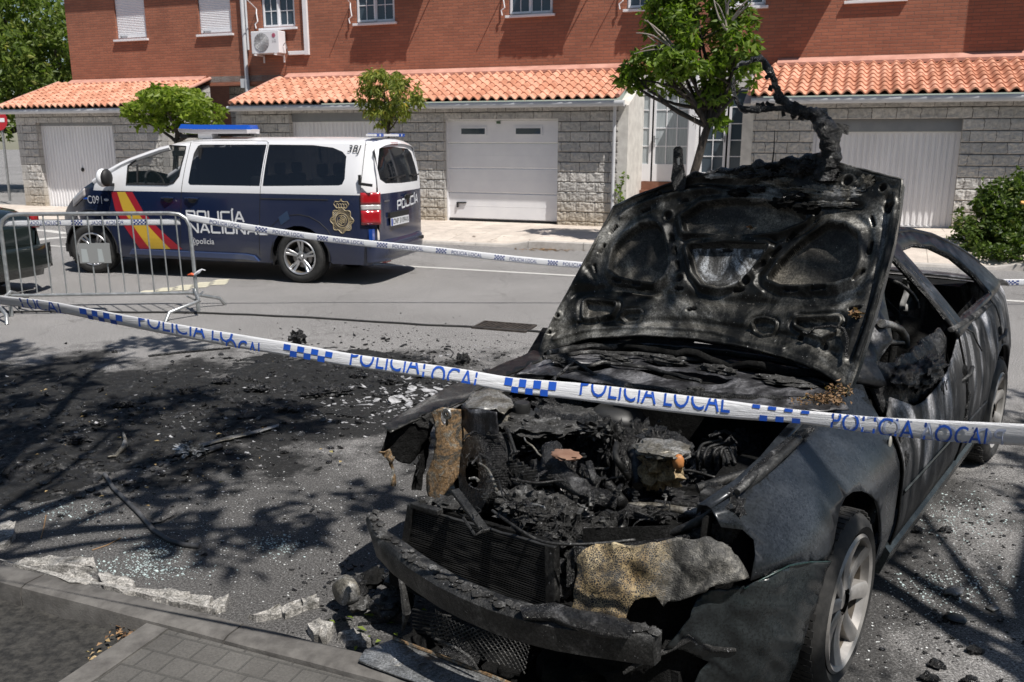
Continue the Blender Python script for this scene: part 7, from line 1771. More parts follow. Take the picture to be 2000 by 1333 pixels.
m = MB(); litter(m, hp3(1673, 620, .01), 40, (.006, .014), 4, .011, .012); litter(m, hp3(1466, 448, .006), 2, (.003, .003), 4, .016, .003); m.build('dry_leaf', M_['dryleaf'], HO)
# bonnet hinge arm on the left
m = MB(); m.bar(hp3(1640, 745, -.01), CS(1690, 800)+np.array([0, -.06, 0]), .04, .012); m.build('hinge_arm', M_['beam'], HO)
# ================================================================== sides, roof and cabin
# front door with burnt window line
fd = [(-.60, .27), (-.58, .80)]+S2((1722, 790), (1735, 800), (1752, 802), (1775, 778), (1800, 800-18), (1838, 782), (1858, 760), (1868, 720), (1866, 700))+[(-1.72, .80), (-1.76, .60), (-1.80, .27)]
fd = [(-.61, .29), (-.60, .55), (-.62, .80), (-.72, .86), (-.86, .80), (-1.02, .79), (-1.25, .80), (-1.45, .82), (-1.58, .86), (-1.70, .90), (-1.76, .92), (-1.77, .60), (-1.76, .42), (-1.73, .29)]
m = sheet([fd], [], .06, smap()); dro = m.build('front_door', M_['door'], CAR, smooth=70, solid=.006)
m = sheet([[(-.67, .80), (-.74, .97), (-1.0, .96), (-1.4, .96), (-1.72, .97), (-1.70, .86), (-1.5, .80), (-1.2, .76), (-.9, .76)]], [], .04, lambda u, v: (u+.0, cs(u, v)-.05+.02*noise.noise(Vector((u*9, v*9, 2))), v)); crust(m, .018, 16); m.build('charred_door_trim', M_['char'], dro, smooth=60, solid=.02)
m = MB(); q0 = CS(1800, 742, .02)
m.blob(tuple(CS(1812, 728, -.01)), (.22, .05, .055), 0, .55, 3.0, 34, 3); m.blob(tuple(CS(1770, 735, -.02)), (.14, .05, .04), 0, .5, 3, 26, 5); m.build('charred_mirror', M_['char'], dro, smooth=60)
m = MB(); 
for x, y, L in ((1845, 745, 26), (1850, 742, 20), (1841, 750, 14)): m.tube([CS(x, y, .02), CS(x-3, y+L*.5, .03), CS(x-1, y+L, .02)], .003, 5)
m.build('melted_drip', M_['char'], dro)
def handle(px, py, par):
    p = CS(px, py); m = MB(); m.blob((p[0], p[1]-.008, p[2]), (.075, .014, .042), 0, .15, 3, 20, px); m.build('door_handle', M_['soot'], par, smooth=60)
    m = MB(); m.tube([(p[0]+.08, p[1]+.0, p[2]-.03), (p[0]+.03, p[1]+.03, p[2]+.0), (p[0]-.07, p[1]+.02, p[2]+.015)], .011, 8); m.build('handle_bar', M_['beam'], par, smooth=60)
handle(1884, 728, dro)
rd = [(-1.80, .29), (-1.82, .50), (-1.80, .93), (-2.1, .95), (-2.45, .965), (-2.74, .975), (-2.80, .80), (-2.76, .69), (-2.62, .66), (-2.50, .57), (-2.42, .44), (-2.38, .29)]
m = sheet([rd], [], .06, smap()); rdo = m.build('rear_door', M_['door'], CAR, smooth=70, solid=.006)
handle(1953, 652, rdo)
m = MB(); m.tube([CS(x, y, .01) for x, y in [(1855, 645), (1880, 632), (1910, 612), (1932, 595)]], [.012, .018, .016, .012], 7); crust(m, .014, 26); m.build('window_ledge', M_['ashy'], rdo)
m = MB(); m.tube([CS(x, y, .015) for x, y in [(1882, 640), (1900, 650), (1908, 668), (1918, 686)]], .004, 5); m.build('hanging_seal', M_['char'], rdo)
arcr = [(-2.80+.385*math.cos(a), .30+.40*math.sin(a)) for a in np.linspace(.05, math.pi-.1, 14)]
qp = [(-2.43, .34)]+[]+[(-2.44, .42)]
qp = [arcr[0], (-2.39, .29)][::-1]
qp = [(x, z) for x, z in arcr if True]
quarter = [(-2.80, .975), (-2.83, .80), (-2.78, .70)]+[]
quarter = [(-2.76, .975), (-2.82, .84), (-2.78, .71)]+[p for p in arcr if p[0] < -2.78]+[(-3.22, .28), (-3.5, .26), (-3.68, .34), (-3.72, .60), (-3.74, .80), (-3.70, .90), (-3.5, .955), (-3.2, .985), (-2.95, 1.0)]
m = sheet([quarter], [], .06, smap()); qo = m.build('rear_wing', M_['door'], CAR, smooth=70, solid=.006)
m = MB(); m.tube([(x, cs(x, z)-.004, z) for x, z in arcr], .008, 6); m.build('arch_lip', M_['door'], qo, smooth=60)
m = MB(); m.add([(x, yy, z) for yy in (.86, .40) for x, z in [(-2.80+.41*math.cos(a), .30+.43*math.sin(a)) for a in np.linspace(-.2, math.pi+.2, 20)]], [(j, j+1, 21+j, 20+j) for j in range(19)]); m.build('wheel_arch_liner', M_['soot'], CAR)
# sill, crease, door gaps, green lower paint on the doors
m = MB(); n = 20
vs = []
for i in range(n+1):
    x = -.56-(1.84)*i/n; vs += [(x, cs(x, .30)-.008, .30), (x, cs(x, .27)+.022, .275), (x, cs(x, .22)+.026, .235), (x, cs(x, .2)+.012, .175), (x, .70, .16)]
m.add(vs, [(5*i+k, 5*i+k+1, 5*i+k+6, 5*i+k+5) for i in range(n) for k in range(4)]+[(0, 1, 2, 3, 4)]); m.build('sill', M_['wing_l'], CAR, smooth=40)
def cline(pts, r=.004, name='panel_gap', mat='soot', off=.002, par=CAR):
    m = MB(); P = []
    for a, b in zip(pts[:-1], pts[1:]):
        for q in range(8): P.append((a[0]+(b[0]-a[0])*q/8, a[1]+(b[1]-a[1])*q/8))
    P.append(pts[-1]); m.tube([(x, cs(x, z)+off, z) for x, z in P], r, 5); return m.build(name, M_[mat], par)
cline([(-.605, .29), (-.595, .55), (-.61, .80)], .005); cline([(-1.79, .29), (-1.80, .5), (-1.785, .92)], .006); cline([(-.63, .515), (-1.2, .50), (-1.74, .485)], .007, 'rub_strip', 'wing_l', .006, dro); cline([(-.63, .500), (-1.2, .485), (-1.74, .470)], .004, 'rub_strip_painted_shade', 'soot', .003, dro); cline([(-1.84, .48), (-2.35, .465)], .007, 'rub_strip', 'door', .006, rdo)  # dark line under the front rub strip: its shade put into colour
m = MB()
for (x, z, r_) in ((-1.81, .62, .02), (-1.80, .56, .025), (-1.80, .50, .02), (-.66, .72, .03), (-.65, .64, .02), (-1.80, .70, .02)): m.blob((x, cs(x, z), z), (r_, .012, r_*1.6), 0, .7, 3, 14, x*9+z)
m.build('charred_seal', M_['char'], CAR, smooth=60)
# ---- greenhouse: side frames (both sides), roof
def gh(pts, y_of, r, name, mat='roof_b', flat=True):
    P = [(x, y_of(x, z), z) for x, z in pts]; m = MB(); Q_ = []
    for i in range(len(P)-1):
        p0 = np.array(P[max(i-1, 0)]); p1 = np.array(P[i]); p2 = np.array(P[i+1]); p3 = np.array(P[min(i+2, len(P)-1)])
        for k in range(7):
            t = k/7; Q_.append(.5*((2*p1)+(p2-p0)*t+(2*p0-5*p1+4*p2-p3)*t*t+(3*p1-p0-3*p2+p3)*t**3))
    Q_.append(np.array(P[-1])); m.tube(Q_, r, 8); crust(m, .003, 12); return m.build(name, M_[mat], CAR, smooth=50)
L_ = lambda x, z: cs(x, z)-.01
R_ = lambda x, z: -cs(x, z)+.01
# profile of the roof rail from windscreen base to boot
rail_ = [(-.62, .95), (-.85, 1.07), (-1.10, 1.19), (-1.35, 1.29), (-1.62, 1.345), (-1.95, 1.36), (-2.3, 1.345), (-2.6, 1.295), (-2.85, 1.215), (-3.08, 1.10), (-3.25, .99)]
M_['rail'] = mottled('burnt_rail_steel', [(.36, (.005, .005, .006)), (.55, (.020, .021, .023)), (.70, (.12, .12, .13))], 4, (.25, .5), .2, 60, .3, stretch=(1.2, 2, 1), bd=.003)
outer_ = [(-.60, .93)]+[(x, z+.030) for x, z in rail_]+[(-3.27, .98), (-2.8, .97), (-2.3, .95), (-1.8, .925), (-1.2, .90), (-.70, .90)]
open_f = [(-.70, .86), (-.76, .972), (-.95, 1.072), (-1.15, 1.168), (-1.38, 1.252), (-1.60, 1.300), (-1.705, 1.304), (-1.745, 1.12), (-1.762, .95), (-1.70, .86)]
open_r = [(-1.93, .975), (-1.915, 1.13), (-1.895, 1.308), (-2.15, 1.310), (-2.42, 1.275), (-2.64, 1.20), (-2.77, 1.085), (-2.79, .99)]
for sg_, Y_ in ((1, L_), (-1, R_)):
    m = sheet([outer_], [open_f, open_r], .05, lambda u, v, sg_=sg_: (u, sg_*(cs(u, v)+.004), v)); m.build('side_frame', M_['rail'], CAR, smooth=60, solid=.030)
    for op in (open_f, open_r):
        m = MB(); m.tube([(x, sg_*(cs(x, z)+.006), z) for x, z in (subdiv(op, .05) if op is open_r else [q_ for q_ in subdiv(op, .05) if q_[1] > .955])], .010, 6, closed=op is open_r); crust(m, .004, 22); m.build('window_channel', M_['char'], CAR, smooth=50)
    m = MB(); m.tube([(x, sg_*(cs(x, z)-.012), z+.032) for x, z in [(np.interp(t_, range(len(rail_)), [a_[0] for a_ in rail_]), np.interp(t_, range(len(rail_)), [a_[1] for a_ in rail_])) for t_ in np.linspace(1, len(rail_)-2, 40)]], .014, 7); m.build('drip_rail', M_['rail'], CAR, smooth=50)
    m = MB(); m.bar((-1.83, sg_*(cs(-1.83, .95)+.014), .95), (-1.775, sg_*(cs(-1.79, 1.27)+.014), 1.27), .028, .02, up=(0, 1, 0)); crust(m, .004, 20); m.build('pillar', M_['char'], CAR)
    m = MB(); m.bar((-1.90, sg_*(cs(-1.9, .98)-.012), .975), (-1.865, sg_*(cs(-1.87, 1.30)-.012), 1.31), .020, .02, up=(0, 1, 0)); m.build('pillar_trim', M_['rail'], CAR)
def roof(u, v):
    x = -1.28-1.35*u; z0 = float(np.interp(-x, [-a[0] for a in rail_], [a[1] for a in rail_])); yl = L_(x, z0); yy = yl*(1-2*v)
    return (x, yy, z0+.075*(1-abs(2*v-1)**2.2)+.02+.006*noise.noise(Vector((x*3, yy*3, 0))))
m = MB(); m.grid(roof, 30, 24); m.build('roof', M_['roof_b'], CAR, smooth=70, solid=.012)
# boot and rear deck, back panel, right side shell
def boot(u, v):
    x = -3.2-.62*u; y0 = cs(-3.3, .95)-.03; yy = y0*(1-2*v); return (x, yy, 1.0-.10*u*u+.02*(1-abs(2*v-1)**2))
m = MB(); m.grid(boot, 12, 14); m.build('boot_lid', M_['roof_b'], CAR, smooth=70, solid=.012)
m = MB(); m.grid(lambda u, v: (-3.74+.10*abs(2*u-1)**3-.03*math.sin(v*3), .70*(1-2*u), .26+.66*v), 14, 10); m.build('rear_panel', M_['door'], CAR, smooth=70, solid=.01)
m = MB(); m.grid(lambda u, v: (-3.68-.12*(1-abs(2*u-1)**4), .74*(1-2*u), .24+.30*v), 16, 6); m.build('rear_bumper', M_['soot'], CAR, smooth=70, solid=.02)
m = sheet([[(-.58, .28), (-1.8, .27), (-2.38, .29), (-2.44, .50), (-2.62, .66), (-2.8, .70), (-3.0, .66), (-3.15, .5), (-3.2, .28), (-3.7, .3), (-3.74, .8), (-3.3, .98), (-2.6, .96), (-1.5, .93), (-.6, .92)]], [], .09, lambda u, v: (u, -cs(u, v), v)); m.build('far_side_panel', M_['soot'], CAR, smooth=70, solid=.008)
m = MB(); m.grid(lambda u, v: (-2.95-.25*u, .60-1.2*v, .99), 4, 6); m.build('parcel_shelf', M_['soot'], CAR)
# cabin remains
m = MB(); m.grid(lambda u, v: (-.62-.35*u, -.66+1.32*v, .92-.10*u-.03*noise.noise(Vector((u*4, v*9, 0)))), 10, 26); crust(m, .03, 9); m.build('dashboard', M_['soot'], CAR, smooth=60, solid=.03)
for y in (-.36, .36):
    m = MB(); P = [(-1.55, y-.2, .45), (-1.68, y-.2, .75), (-1.78, y-.18, 1.0), (-1.80, y-.08, 1.08), (-1.80, y+.08, 1.08), (-1.78, y+.18, 1.0), (-1.68, y+.2, .75), (-1.55, y+.2, .45)]; m.tube(P, .018, 8)
    for k in range(7): z = .5+k*.08; m.tube([(-1.58-(z-.5)*.4, y-.19, z), (-1.60-(z-.5)*.4, y, z-.015), (-1.58-(z-.5)*.4, y+.19, z)], .004, 5)
    m.box((-1.3, y, .42), (.5, .42, .08)); crust(m, .006, 16); m.build('seat_frame', M_['soot'], CAR, smooth=50)
m = MB(); m.blob((-2.45, .0, .62), (.25, .62, .30), 0, .35, 3, 30, 4); m.build('rear_seat', M_['soot'], CAR, smooth=60)
m = MB(); m.tube([(-2.3+.12*math.sin(a)*.5, .30+.22*math.cos(a), .95+.16*math.sin(a)) for a in np.linspace(0, math.pi, 14)], .012, 8); m.build('seat_hoop', M_['beam'], CAR)
m = MB(); m.tube([(-.95, .38+.19*math.cos(a), .93+.17*math.sin(a)) for a in np.linspace(0, 2*math.pi, 24)[:-1]], .013, 8, closed=True); m.tube([(-.95, .2, .93), (-.95, .56, .93)], .012, 6); m.tube([(-.95, .38, .93), (-.65, .38, .8)], .025, 8); crust(m, .004, 20); m.build('steering_wheel', M_['char'], CAR, smooth=60)
m = MB(); P = [Cy(x, y, .70) for x, y in [(1722, 632), (1740, 636), (1758, 644), (1768, 658), (1770, 676)]]; m.tube(P, .018, 10); m.build('bent_tube', M_['steel_l'], CAR, smooth=60)
m = MB(); m.tube([Cy(1722, 668, .70), Cy(1762, 671, .70)], .014, 8); m.build('door_bar', M_['beam'], CAR, smooth=60)
# scorched cloth of the curtain airbag
m = MB(); 
def rag(u, v):
    p = Cy(1762+u*26+6*math.sin(v*5), 545+v*62, .30); return p+np.array([.03*math.sin(u*9+v*4), .02*math.sin(u*14), .01*noise.noise(Vector((u*5, v*5, 0)))])
m.grid(rag, 18, 22); m.build('airbag_rag', pm('scorched_cloth', (.10, .10, .10), (.34, .34, .34), 9, .9, bump=.5, bscale=40), CAR, smooth=70, solid=.003)

# soot-black linings so the cabin reads dark
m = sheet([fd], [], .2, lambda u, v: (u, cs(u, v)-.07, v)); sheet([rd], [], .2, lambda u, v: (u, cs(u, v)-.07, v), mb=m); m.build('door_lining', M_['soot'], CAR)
# ================================================================== debris on the ground
rng = np.random.default_rng(77)
def gpt(px, py): p = PZ(px, py, 0); return (float(p[0]), float(p[1]))
def ground_z(x, y): return 0.0
# low heap of burnt rubble: an uneven sheet of soot and ash
E1 = [gpt(*p) for p in [(-120, 900), (-120, 760), (60, 735), (250, 722), (420, 700), (560, 672), (700, 668), (800, 690), (905, 712), (930, 735), (850, 765), (760, 778), (700, 815), (600, 812), (520, 835), (430, 880), (330, 930), (200, 945), (80, 985), (-120, 1040)]]
m = MB(); xs = [p[0] for p in E1]; ys = [p[1] for p in E1]; stp = .018
nx, ny = int((max(xs)-min(xs))/stp), int((max(ys)-min(ys))/stp)
XX, YG = np.meshgrid(min(xs)+stp*np.arange(nx), min(ys)+stp*np.arange(ny)); sd = sdf_poly(XX, YG, E1); vi = {}; V_ = []; F_ = []
def rz(x, y, s_):
    n1 = noise.fractal(Vector((x*2.2, y*2.2, 0)), .9, 2.1, 5); n2 = noise.fractal(Vector((x*11, y*11, 5)), .8, 2.2, 4)
    edge = min(max((-s_+.25*n1)/.30, 0), 1)
    return -.004+edge*(.008+.014*n1+.013*n2)+.004*n2
def rv(j, i):
    if (j, i) not in vi: vi[(j, i)] = len(V_); V_.append((XX[j, i], YG[j, i], rz(XX[j, i], YG[j, i], sd[j, i])))
    return vi[(j, i)]
for j in range(ny-1):
    for i in range(nx-1):
        if sd[j, i] < .10 and sd[j, i]+.5*noise.fractal(Vector((XX[j, i]*3.5, YG[j, i]*3.5, 7)), .8, 2.1, 4) < -.02: F_.append((rv(j, i), rv(j, i+1), rv(j+1, i+1), rv(j+1, i)))
m.v = V_; m.f = F_; m.m = [0]*len(F_)
M_['rubble'] = mottled('burnt_rubble', [(.34, (.003, .003, .003)), (.56, (.010, .010, .010)), (.66, (.05, .05, .05)), (.76, (.30, .30, .31))], 11, (.5, .95), 1.0, 40, 0, bd=.02, speck=(75, .70, (.30, .30, .31)), dist=1.5)
o = m.build('burnt_rubble', M_['rubble'], None, smooth=180); tag(o, 'low spread of black burnt rubble and ash across the road', 'rubble', kind='stuff')
def scatter(name, label, mat, n, regions, smin, smax, flat=.3, seed=1, kind='stuff', zoff=.0, tet=False, shape=4, expo=2.2):
    rng = np.random.default_rng(seed); V = []; F = []
    w = np.array([r_[4] for r_ in regions], float); w /= w.sum()
    for _ in range(n):
        r_ = regions[rng.choice(len(regions), p=w)]; px = r_[0]+r_[2]*rng.normal(); py = r_[1]+r_[3]*rng.normal()
        if py < 560: continue
        x, y = gpt(px, py); s_ = smin+(smax-smin)*rng.random()**expo; a0 = rng.random()*6.28; k = shape+int(rng.random()*3)
        tx, ty = rng.normal()*.35, rng.normal()*.35; z0 = zoff+s_*flat*.5
        b = len(V); pts = []
        for q in range(k):
            a = a0+2*math.pi*q/k; rr_ = s_*(.5+.7*rng.random()); dx, dy = rr_*math.cos(a), rr_*math.sin(a)*(.5+.3*rng.random()); pts.append((x+dx, y+dy, max(z0+dx*tx+dy*ty+s_*flat*.5, .003)))
        V += pts; V += [(p[0]*.98+x*.02, p[1]*.98+y*.02, max(p[2]-s_*flat, -.004)) for p in pts]
        F.append(tuple(range(b, b+k))); 
        for q in range(k): F.append((b+q, b+(q+1) % k, b+k+(q+1) % k, b+k+q))
    m = MB(); m.add(V, F); o = m.build(name, M_[mat], None); tag(o, label, name.split('_')[-1], kind=kind); return o
RB = [(300, 810, 230, 50, 3), (650, 740, 130, 30, 2), (800, 720, 80, 25, 1), (120, 930, 120, 30, 1.2)]
scatter('charred_debris', 'small black charred pieces scattered over the burnt patch of road', 'char', 2600, RB, .005, .032, .5, 3)
scatter('charred_debris', 'black crumbs round the burnt car and on the road near the bonnet', 'char', 1500, [(900, 690, 120, 22, 1.2), (700, 650, 100, 14, .6), (700, 1150, 60, 40, .8), (1900, 1000, 90, 70, 1.0), (1780, 1150, 70, 70, .5), (1850, 1250, 90, 50, .35), (500, 1000, 260, 60, .8)], .0025, .014, .5, 4)
M_['flake'] = pm('pale_ash_flake', (.16, .16, .165), (.46, .46, .48), 25, .8, bump=.6, bscale=60)
scatter('ash_flakes', 'pale grey ash flakes lying over the burnt patch', 'flake', 1100, [(300, 830, 230, 55, 2), (650, 780, 130, 35, 2), (790, 790, 60, 25, 1.6), (880, 700, 60, 14, .5)], .003, .022, .2, 6)
scatter('ash_flakes', 'larger curled plates of white ash beside the far wing of the burnt car', 'flake', 60, [(790, 770, 50, 18, 2), (850, 755, 40, 10, 1)], .02, .06, .08, 61, shape=6, expo=1.2)
m_, nt_, b_ = _new('broken_glass'); b_.inputs['Base Color'].default_value = (.55, .66, .66, 1); b_.inputs['Roughness'].default_value = .08; b_.inputs['Specular IOR Level'].default_value = .9; M_['gl'] = m_
M_['gl2'] = pm('bright_grit', (.5, .52, .52), (.75, .76, .76), 30, .35)
scatter('glass_fragments', 'bright crumbs of broken glass and grit glinting all over the road', 'gl2', 3600, [(450, 1030, 260, 70, 3), (650, 1000, 150, 70, 1.2), (300, 850, 240, 70, 1.6), (1880, 1010, 70, 40, 1.2), (1900, 1140, 80, 40, 1.4), (800, 640, 220, 40, .8), (1800, 1250, 90, 50, .7)], .0015, .0055, .5, 8)
scatter('glass_fragments', 'greenish crumbs of broken glass in clusters on the sooty road', 'gl', 1500, [(300, 1080, 25, 14, 1), (250, 1110, 40, 14, 1), (540, 1065, 30, 10, 1), (120, 1000, 50, 12, .7), (330, 1110, 40, 14, .8), (1880, 1010, 60, 30, 1.5), (1850, 1150, 60, 20, 1)], .002, .007, .6, 9)
M_['leafy'] = M_['dryleaf']
def litter_px(name, label, px, py, n, sx, sy, seed, s_=.016, z=.0, mat='dryleaf'):
    rng = np.random.default_rng(seed); m = MB()
    for _ in range(n):
        p = PZ(px+rng.normal()*sx, py+rng.normal()*sy, z); a = rng.normal(size=3); a[2] *= .12; a /= np.linalg.norm(a); b = np.cross([0, 0, 1.], a)+rng.normal(size=3)*.2; q = s_*(.5+rng.random())
        m.add([p-a*q+[0, 0, .004], p+b*q*.5+[0, 0, .010], p+a*q+[0, 0, .005], p-b*q*.5+[0, 0, .009]], [(0, 1, 2), (0, 2, 3)])
    o = m.build(name, M_[mat], None); tag(o, label, 'leaves', kind='stuff'); return o
M_['yleaf'] = leaf_mat('yellow_leaf', (.28, .19, .09), (.42, .31, .16), (.30, .30, .10), .15)
litter_px('fallen_leaves', 'yellow fallen leaves gathered along the border of the tree pit', 240, 1245, 55, 16, 16, 3, .010, .07, 'dryleaf')
litter_px('fallen_leaves', 'fallen leaves caught along the border stone of the tree pit', 205, 1290, 34, 30, 16, 4, .010, .07, 'yleaf')
litter_px('fallen_leaves', 'single fallen leaves strewn over the burnt patch and near the wreck', 300, 860, 40, 200, 70, 5, .014, .02, 'yleaf')
litter_px('fallen_leaves', 'green fallen leaves under the nose of the burnt car', 740, 1200, 22, 50, 40, 6, .02, .01, 'leaf_lime')
litter_px('fallen_leaves', 'brown crumbs of leaves along the far kerb', 1085, 487, 260, 30, 2.0, 7, .03, .0, 'dryleaf')
litter_px('fallen_leaves', 'brown leaves strewn over the far pavement', 1000, 455, 60, 120, 8, 8, .03, .09, 'dryleaf')
# hose and strips
M_['hose'] = pm('sooty_grey_hose', (.025, .026, .028), (.10, .10, .105), 14, .55, bump=.3, bscale=50)
lying('hose', 'curved grey black rubber hose lying on the sooty road', 'hose', [(205, 930), (222, 958), (250, 985), (275, 1010), (300, 1040), (330, 1060), (360, 1069), (390, 1072)], .012, 'hose')
lying('wire', 'short thin black wire lying beside the grey hose', 'wire', [(288, 1027), (315, 1022), (335, 1012), (345, 1005)], .005, 'char')
lying('rod', 'long thin burnt rod lying on the road below the barrier foot', 'rod', [(290, 698), (360, 690), (450, 682)], .010, 'char')
lying('twig', 'dry pale twig lying on the sooty road', 'twig', [(180, 1076), (210, 1066), (236, 1052)], .003, 'dryleaf'); lying('twig', 'upright looking brown twig lying near the stone chunk', 'twig', [(80, 1052), (86, 1030), (90, 1008)], .003, 'dryleaf')
lying('twig', 'thin twig across the metal mesh on the near kerb side', 'twig', [(700, 1222), (760, 1216), (800, 1222)], .006, 'char')
def slab(name, label, cat, pts, z0, th, mat, jit=.006, group=None, tilt=0.0):
    P = [PZ(x, y, z0) for x, y in pts]; c = sum(P)/len(P)
    poly = [(p[0], p[1]) for p in P]
    def fn(u, v): return (u, v, z0+tilt*(u-c[0])+.004*noise.noise(Vector((u*30, v*30, 0))))
    m = sheet([poly], (), .03, fn); o = m.build(name, M_[mat], None, solid=th, off=-1, smooth=30); tag(o, label, cat, group); return o
M_['stone_chip'] = mottled('broken_kerb_stone', [(.34, (.12, .115, .105)), (.5, (.31, .298, .28)), (.72, (.50, .48, .455))], 16, (.8, .95), .8, 40, 0, bd=.01)
def chunk(label, pts, h, seed, group='broken pieces of kerb stone'):
    h = h*.6
    P = [PZ(x, y, h) for x, y in pts]; c = sum(P)/len(P); m = MB(); k = len(P); rng = np.random.default_rng(seed)
    top = []; n = 4
    ring0 = [p+rng.normal(size=3)*.004 for p in P]; ring1 = [np.array([p[0]+(p[0]-c[0])*.06, p[1]+(p[1]-c[1])*.06, -.01]) for p in ring0]
    ring0 = subdiv3(ring0, 3, rng, .006); ring1 = subdiv3(ring1, 3, rng, .004); k = len(ring0)
    inner = [p*.5+c*.5+np.array([0, 0, rng.normal()*.006]) for p in ring0]
    m.add(ring0+ring1+inner+[c+np.array([0, 0, .004])], [(i, (i+1) % k, k+(i+1) % k, k+i) for i in range(k)]+[(2*k+i, 2*k+(i+1) % k, (i+1) % k, i) for i in range(k)]+[(3*k, 2*k+(i+1) % k, 2*k+i) for i in range(k)])
    o = m.build('kerb_fragment', M_['stone_chip'], None); tag(o, label, 'stone fragment', group); return o
def subdiv3(P, n, rng, j):
    out = []
    for a, b in zip(P, P[1:]+P[:1]):
        for q in range(n): out.append(np.array(a)*(1-q/n)+np.array(b)*q/n+rng.normal(size=3)*j*(q > 0))
    return out
chunk('pale angular stone at the left edge of the photo', [(-20, 1025), (20, 1018), (30, 1022), (28, 1040), (10, 1062), (-20, 1060)], .05, 1)
chunk('long pale stone splinter lying along the kerb at left', [(25, 1098), (60, 1092), (120, 1090), (180, 1092), (187, 1100), (184, 1108), (100, 1106), (50, 1104)], .045, 2)
chunk('dull small stone between the long splinter and the kerb edge', [(112, 1118), (150, 1114), (180, 1122), (184, 1132), (150, 1136), (125, 1130)], .03, 3)
chunk('broad pale chunk with a rough face, third from the left along the kerb', [(192, 1124), (206, 1114), (262, 1132), (262, 1150), (240, 1156), (200, 1140)], .05, 4)
chunk('long wedge of pale stone in the middle of the broken kerb', [(262, 1146), (330, 1150), (372, 1156), (350, 1170), (325, 1172), (290, 1160)], .05, 5)
chunk('pale slab joining the wedge, split by a crack', [(372, 1158), (415, 1168), (402, 1188), (350, 1180), (330, 1172)], .045, 6)
chunk('small pale stone pointing up the road from the cracked slab', [(408, 1180), (425, 1168), (446, 1160), (440, 1185), (420, 1190)], .04, 7)
chunk('stone splinter with pale top near the middle of the kerb', [(490, 1198), (520, 1190), (548, 1182), (560, 1190), (530, 1202), (500, 1204)], .04, 8)
chunk('small pale stone left of the melted lamp', [(548, 1185), (585, 1170), (588, 1186), (560, 1198)], .04, 9)
chunk('squarish pale stone touching the melted lamp', [(590, 1165), (618, 1160), (620, 1178), (592, 1184)], .04, 10)
chunk('pinkish broken stone at the end of the kerb break', [(600, 1222), (625, 1205), (650, 1216), (640, 1245), (612, 1240)], .06, 11)
chunk('low tan stone leaning on the kerb beside the metal plate', [(660, 1240), (690, 1226), (720, 1240), (722, 1250), (680, 1250)], .05, 12)
# ragged broken arris of the kerb: pale scar strip
m = MB(); P = []
for (x, y, w_) in [(0, 1092, 2), (60, 1107, 4), (110, 1118, 8), (135, 1128, 10), (170, 1134, 4), (230, 1142, 7), (300, 1160, 4), (380, 1178, 3), (430, 1190, 2)]:
    a = PZ(x, y, .136); b = PZ(x, y+w_, .138); P += [a, b]
m.add(P, [(2*i, 2*i+1, 2*i+3, 2*i+2) for i in range(len(P)//2-1)]); o = m.build('kerb', M_['stone_chip'], None); o['kind'] = 'structure'
# metal plate with ring marks, resting on the kerb
M_['plate'] = mottled('scuffed_metal_plate', [(.3, (.07, .072, .075)), (.5, (.20, .205, .21)), (.7, (.40, .41, .42))], 6, (.3, .55), .15, 60, .5, bd=.003)
PLA = thing('metal_plate', 'scuffed grey metal plate with round marks resting on the kerb by the car', 'metal plate', tuple(PZ(850, 1300, .14)))
pts = [(700, 1282), (712, 1262), (768, 1240), (850, 1272), (940, 1312), (1010, 1345), (980, 1375), (880, 1345), (780, 1312)]
zt = .165; P = [PZ(x, y, zt) for x, y in pts]
mp_ = sheet([[(p[0], p[1]) for p in P]], (), .05, lambda u, v: (u, v, zt+.02*math.sin(u*4))); mp_.build('sheet', M_['plate'], PLA, world=True, solid=.006, smooth=60)
m = MB()
for (x, y, r_) in ((790, 1262, .028), (775, 1285, .022), (830, 1296, .025), (870, 1318, .02), (812, 1278, .014)):
    c = PZ(x, y, zt); cc = (c[0], c[1], zt+.02*math.sin(c[0]*4)+.004); m.tube([(cc[0]+r_*math.cos(a), cc[1]+r_*math.sin(a), cc[2]) for a in np.linspace(0, 2*math.pi, 25)[:-1]], .0012, 4, closed=True); m.tube([(cc[0]+r_*.6*math.cos(a), cc[1]+r_*.6*math.sin(a), cc[2]) for a in np.linspace(0, 2*math.pi, 19)[:-1]], .001, 4, closed=True)
m.build('pressed_ring', M_['steel_l'], PLA, world=True)
m = MB(); e = [PZ(x, y, zt) for x, y in [(768, 1240), (850, 1272), (940, 1312), (1010, 1345)]]; m.tube([(p[0], p[1], zt+.02*math.sin(p[0]*4)+.006) for p in e], .006, 6); m.build('rolled_edge', M_['rusty'], PLA, world=True)
# scraps
slab('metal_strip', 'long pale metal strip lying across the edge of the burnt patch', 'metal strip', [(385, 868), (430, 856), (500, 840), (545, 828), (545, 832), (500, 846), (430, 862), (390, 873)], .02, .006, 'steel_l')
slab('metal_strip', 'dark metal strip just below the long pale one', 'metal strip', [(390, 878), (432, 866), (436, 872), (396, 886)], .02, .015, 'beam')
m = MB(); m.blob(tuple(PZ(372, 880, .03)), (.08, .05, .04), 0, .8, 4, 30, 3); o = m.build('ash_lump', M_['ash'], None, smooth=60); tag(o, 'whitish crumpled ash lump at the left end of the metal strips', 'ash')
m = MB(); m.tube([PZ(x, y, z) for x, y, z in [(240, 845, .05), (245, 860, .03), (242, 875, .02), (225, 890, .02), (210, 893, .02)]], [.006, .014, .016, .012, .006], 8); crust(m, .008, 25); o = m.build('twisted_metal', M_['steel_l'], None, smooth=60); tag(o, 'twisted pale scrap of melted metal in the burnt patch', 'scrap metal')
